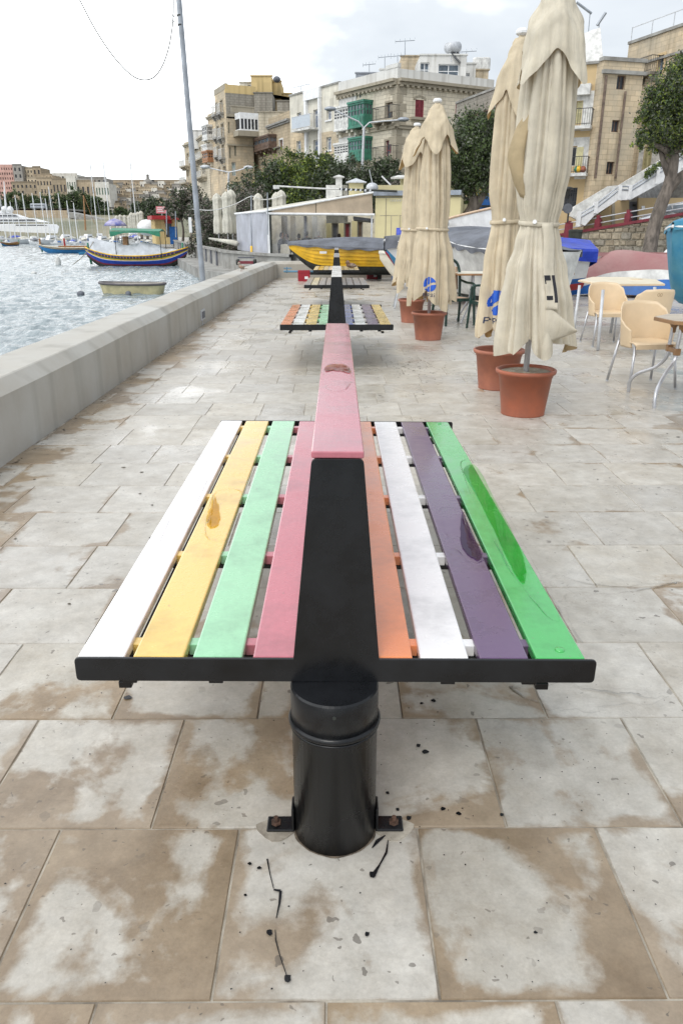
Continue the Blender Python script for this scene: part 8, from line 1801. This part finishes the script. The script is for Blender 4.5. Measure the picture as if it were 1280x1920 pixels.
for px, lab in ((91, 'brown'), (100, 'red')): mb = MB(); mb.tube([(4.2-(px-91)*.11*3, 0, .4), (4.2-(px-91)*.33, 0, 1.7)], .12, 6); mb.build('winch_post', M['wood'] if lab == 'brown' else M['red'], t)
mb = MB(); mb.box((.2, 0, .75), (3.4, .9, .18)); mb.build('hatch', M['wood'], t)
c3 = gz(21, 461, -1); luzzu('small blue boat with brown upperworks at the far left, bow on', c3, R(80), 5.5, [(.6, LB), (1, M['wood'])], .4, None, .11, 'wood')
moored('bright blue open boat behind the painted one', 166, 467, 34, M['lblue'], M['blue'], cabin=0, rz=R(180), Y=92); moored('grey rigid boat behind the light blue wooden one', 122, 462, 42, M['dwhite'], M['greycover'], cabin=0, rz=R(178), Y=104, cover=M['greycover'])
a, b = gz(190, 549, -1), gz(311, 549, -1); c = (a+b)/2; L = (b-a).length
t = thing('rowing_dinghy', 'cream plastic dinghy with grey rubber rim floating alone, nearest in the water', 'boat', (c.x, c.y, -1.0), R(180))
def dg(u, v, k=1.0, dz=0): q = 2*math.pi*u; x = L/2*math.copysign(abs(math.cos(q))**.55, math.cos(q)); y = .62*math.copysign(abs(math.sin(q))**.7, math.sin(q)); taper = 1-.16*max(0, x/(L/2)); return (x*(.90+.10*v)*k, y*(.80+.20*v)*taper*k, -.12+.50*v+dz+(.05*max(0, x/(L/2))**2)*v)
mb = MB(); mb.grid(lambda u, v: dg(u, v), 56, 8, close=True); mb.build('hull', mat('dinghy_cream', (.55, .50, .30), .5, .12, 3, .1, 20), t, smooth=True)
mb = MB(); mb.tube([dg(i/56, 1) for i in range(57)], .055, 8); mb.build('rubber_rim', mat('rim_grey', (.13, .12, .125), .6), t, smooth=True)
mb = MB(); mb.grid(lambda u, v: (dg(u, 1, .95*(1-v))[0], dg(u, 1, .95*(1-v))[1], .40-.10*min(1, v*6)), 56, 6, close=True); mb.build('deck', M['cream'], t, smooth=True)
mb = MB(); mb.box((-.1, 0, .34), (1.3, .62, .06)); mb.build('thwart', M['cream'], t, bevel=.03)
for px, py, r, lab in ((110, 496, .22, 'white mooring buoy standing upright in the water'), (64, 513, .17, 'small grey buoy in the water'), (152, 552, .16, 'dark small float near the dinghy, left of it'), (241, 552, .12, 'dark float just below the dinghy')):
    c = gz(px, py, -1); hh = .62 if r > .15 and px == 110 else .14; mb = MB(); mb.lathe([(r*.6, -.2), (r, 0), (r, hh*.5), (r*.8, hh*.75), (r*.3, hh), (.001, hh*1.05)], 12, (0, 0, 0)); o = mb.build('buoy', M['dwhite'] if r > .16 else M['greycover'], smooth=True); o.location = c; tag(o, lab, 'buoy')

# ---- promenade furniture on the left
def far_parasol(px, yt, yb, Y, label, m='clothw', group='closed white parasols along the promenade'):
    b, tp = gy(px, yb, Y), gy(px, yt, Y); H = tp.z-max(0, b.z); t = thing('closed_parasol', label, 'parasol', (b.x, b.y, max(0, b.z)), 0, group); k = H/2.6; ph = random.random()*6
    mb = MB()
    def f_(u, v): a = 2*math.pi*u; r = ip([(0, .30), (.25, .30), (.45, .24), (.6, .27), (.82, .26), (.83, .33), (.93, .22), (1, .03)], v)*k; f = abs(math.sin(3*a+ph)); return (r*(.75+.25*f)*math.cos(a), r*(.75+.25*f)*math.sin(a), H*(.18+.82*v)-(.12*(1-f) if v < .05 else 0))
    mb.grid(f_, 36, 20, close=True); mb.build('canopy_cloth', M[m], t, smooth=True); mb = MB(); mb.tube([(0, 0, 0), (0, 0, H*.3)], .03*k, 6); mb.build('pole', M['alup'], t); mb = MB(); mb.lathe([(.28*k, 0), (.26*k, .08), (.001, .1)], 12); mb.build('base', M['quay'], t); return t
for a in ((411, 362, 452, 47, 'first white closed parasol left of the awning room'), (428, 359, 452, 46.5, 'second white closed parasol left of the awning room'), (437, 355, 452, 47.5, 'third white closed parasol, leaning behind the milky sheet'), (487, 362, 452, 50, 'white closed parasol top above the awning roof, alone'), (520, 360, 452, 50, 'left of two white closed parasols above the awning roof'), (529, 356, 452, 50, 'right of two white closed parasols above the awning roof')): far_parasol(*a)
for i, px in enumerate((222, 229, 237, 245, 250, 255, 262, 268)): far_parasol(px, [404, 402, 403, 404, 398, 399, 397, 395][i], 440, 118, 'white closed parasol %s in the dense row left of the red-roofed kiosk' % ['leftmost', 'second', 'third', 'fourth', 'in the middle', 'right of the middle', 'second from the right', 'rightmost'][i])
kz = thing('waterfront_kiosk', 'yellow kiosk with red roof edge and blue panel on the far promenade', 'kiosk', tuple(gy(312, 445, 100))); f = Face(tuple(gy(292, 445, 100).xy), tuple(gy(334, 445, 101).xy)); zt = gy(312, 410, 100).z
hk = [f.rect((311, 416, 323, 445))]; f.wall(kz, M['ycream'] if 0 else S_yel, -.02, zt, hk); mb = MB(); h = hk[0]; mb.face([f.T(h[0], h[2], -.25), f.T(h[1], h[2], -.25), f.T(h[1], h[3], -.25), f.T(h[0], h[3], -.25)]); mb.build('doorway', M['greycover'], kz, world=True)
mb = MB(); f.fb(mb, -.4, f.L+.4, zt-.1, zt+.35, -3, .8); mb.build('roof', M['red'], kz, world=True); h = f.rect((318, 425, 332, 444)); mb = MB(); f.fb(mb, h[0], h[1], 0, h[3], .01, .1); mb.build('blue_panel', M['blue'], kz, world=True); h = f.rect((309, 412, 322, 419)); mb = MB(); f.fb(mb, h[0], h[1], h[2], h[3], .01, .1); mb.build('red_panel', M['red'], kz, world=True); a2, b2 = away(f.A, f, 3), away(f.B, f, 3); closed(kz, S_yel, [f.A, a2, b2, f.B], 0, zt)
sg = thing('billboard', 'faded pink rectangular sign above the trees behind the kiosk', 'sign', tuple(gy(302, 405, 120))); mb = MB(); a, b = gy(293.5, 400, 120), gy(311.5, 387, 120); mb.bx((a.x, 120, a.z), (b.x, 120.1, b.z)); pl_ = mb.build('panel', M['pinksign'], sg, world=True)
mb = MB()
for k, (x0, x1) in enumerate(((295.5, 309), (294.8, 305), (296, 307))): p, q_ = gy(x0, 390.5+k*3.2, 119.9), gy(x1, 389.3+k*3.2, 119.9); mb.bx((p.x, 119.93, p.z), (q_.x, 119.99, q_.z))
mb.build('pale_lines', M['white'], pl_, world=True); mb = MB(); mb.tube([(a.x+.8, 120.1, 0), (a.x+.8, 120.1, a.z)], .08, 6); mb.build('post', M['steelpole'], sg, world=True)
dt = thing('dome_tent', 'white rounded tent left of the red-roofed kiosk', 'tent', tuple(gy(276, 425, 110))); c = gy(276, 424, 110); mb = MB(); mb.ball((c.x, c.y, c.z-.2), 1.35, 16, 8, 0, (1, 1, .8)); mb.build('shell', M['white'], dt, world=True, smooth=True)
um = thing('open_parasol', 'open blue, white and red parasol left of the closed white ones', 'parasol', tuple(gy(216, 440, 112))); c = gy(216, 418, 112); mb = MB(); mb.lathe([(1.6, -.4), (1.3, 0), (.7, .4), (.05, .6)], 16, tuple(c)); mb.build('canopy', [mat('sunshade_cloth', (.45, .42, .55), .8, .3, 1.2, 0, col2=(.10, .12, .40))], um, world=True, smooth=True); mb = MB(); mb.tube([(c.x, c.y, 0), (c.x, c.y, c.z+.6)], .05, 6); mb.build('pole', M['alup'], um, world=True)
# thin posts with string of bulbs
for px, yb, yt, Y, lab in ((471.5, 468, 366, 41, 'thin grey post with yellow foot outside the milky side sheet'), (502, 440, 361, 37.6, 'thin dark post rising above the awning corner'), (313, 440, 395, 88, 'thin post left of the kiosk'), (330, 445, 396, 86, 'thin post at the right of the kiosk')):
    a, b = gy(px, yb, Y), gy(px-.5, yt, Y); mb = MB(); mb.tube([a, b], .03*Y/40, 6); o = mb.build('lamp_string_post', M['steelpole']); tag(o, lab, 'post')
mb = MB(); mb.tube([gy(471.5, 492, 40), gy(471.5, 462, 40.5)], .06, 6); tag(mb.build('post_foot', M['yellowhull']), 'yellow sleeve at the foot of the thin post', 'sleeve')
mb = MB(); mb.tube(curved([gy(x, y, 42) for x, y in ((360, 392), (400, 394), (440, 383), (471, 368), (490, 374), (512, 372), (530, 366))], 4), .018, 4); tag(mb.build('bulb_string', M['dwhite']), 'thin rope strung between the posts above the promenade', 'rope')
cr_ = thing('boat_cradle', 'rusty red wheeled boat cradle on the ledge behind the parapet', 'cradle', tuple(gz(462, 498, -.42))); c = gy(462, 492, 38.6); mb = MB(); mb.box((c.x, c.y, c.z), (.9, .5, .12)); mb.build('frame', M['maroon'], cr_, world=True)
for dx in (-.42, .42):
    for dy in (-.2, .25): mb = MB(); mb.tube([(c.x+dx-.05, c.y+dy, c.z+.02), (c.x+dx+.05, c.y+dy, c.z+.02)], .13, 12); mb.build('wheel', M['darkhull'], cr_, world=True)
mb = MB(); mb.box((c.x, c.y, c.z+.22), (.8, .08, .06)); mb.build('roller', M['greycover'], cr_, world=True)
sh = thing('clipped_bush', 'dark grey-green clipped bush on the promenade left of the white parasols', 'bush', (gy(388, 440, 62).x, 62, 0)); c = gy(388, 425, 62); leaves('foliage', [(c.x+random.gauss(0, .55), c.y+random.gauss(0, .5), abs(random.gauss(.9, .55))) for _ in range(2600)], .09, [M['dleaf'], M['leaf']], sh)
lt = thing('beach_tent_poles', 'bundle of cream parasols lying along the promenade parapet', 'bundle', tuple(gy(415, 452, 45)))
for k in range(4): mb = MB(); mb.tube([gy(392+k*4, 447+k*.8, 50-k), gy(438+k*2, 455+k*.6, 43)], [.05, .14, ], 8); mb.build('folded_parasol', M['clothw'], lt, world=True, smooth=True)
for px, lab, mm in ((348, 'pedestrian in light grey beside the red-panelled kiosk', M['dwhite']), (335, 'pedestrian in brown near the kiosk steps', M['wood'])): pass
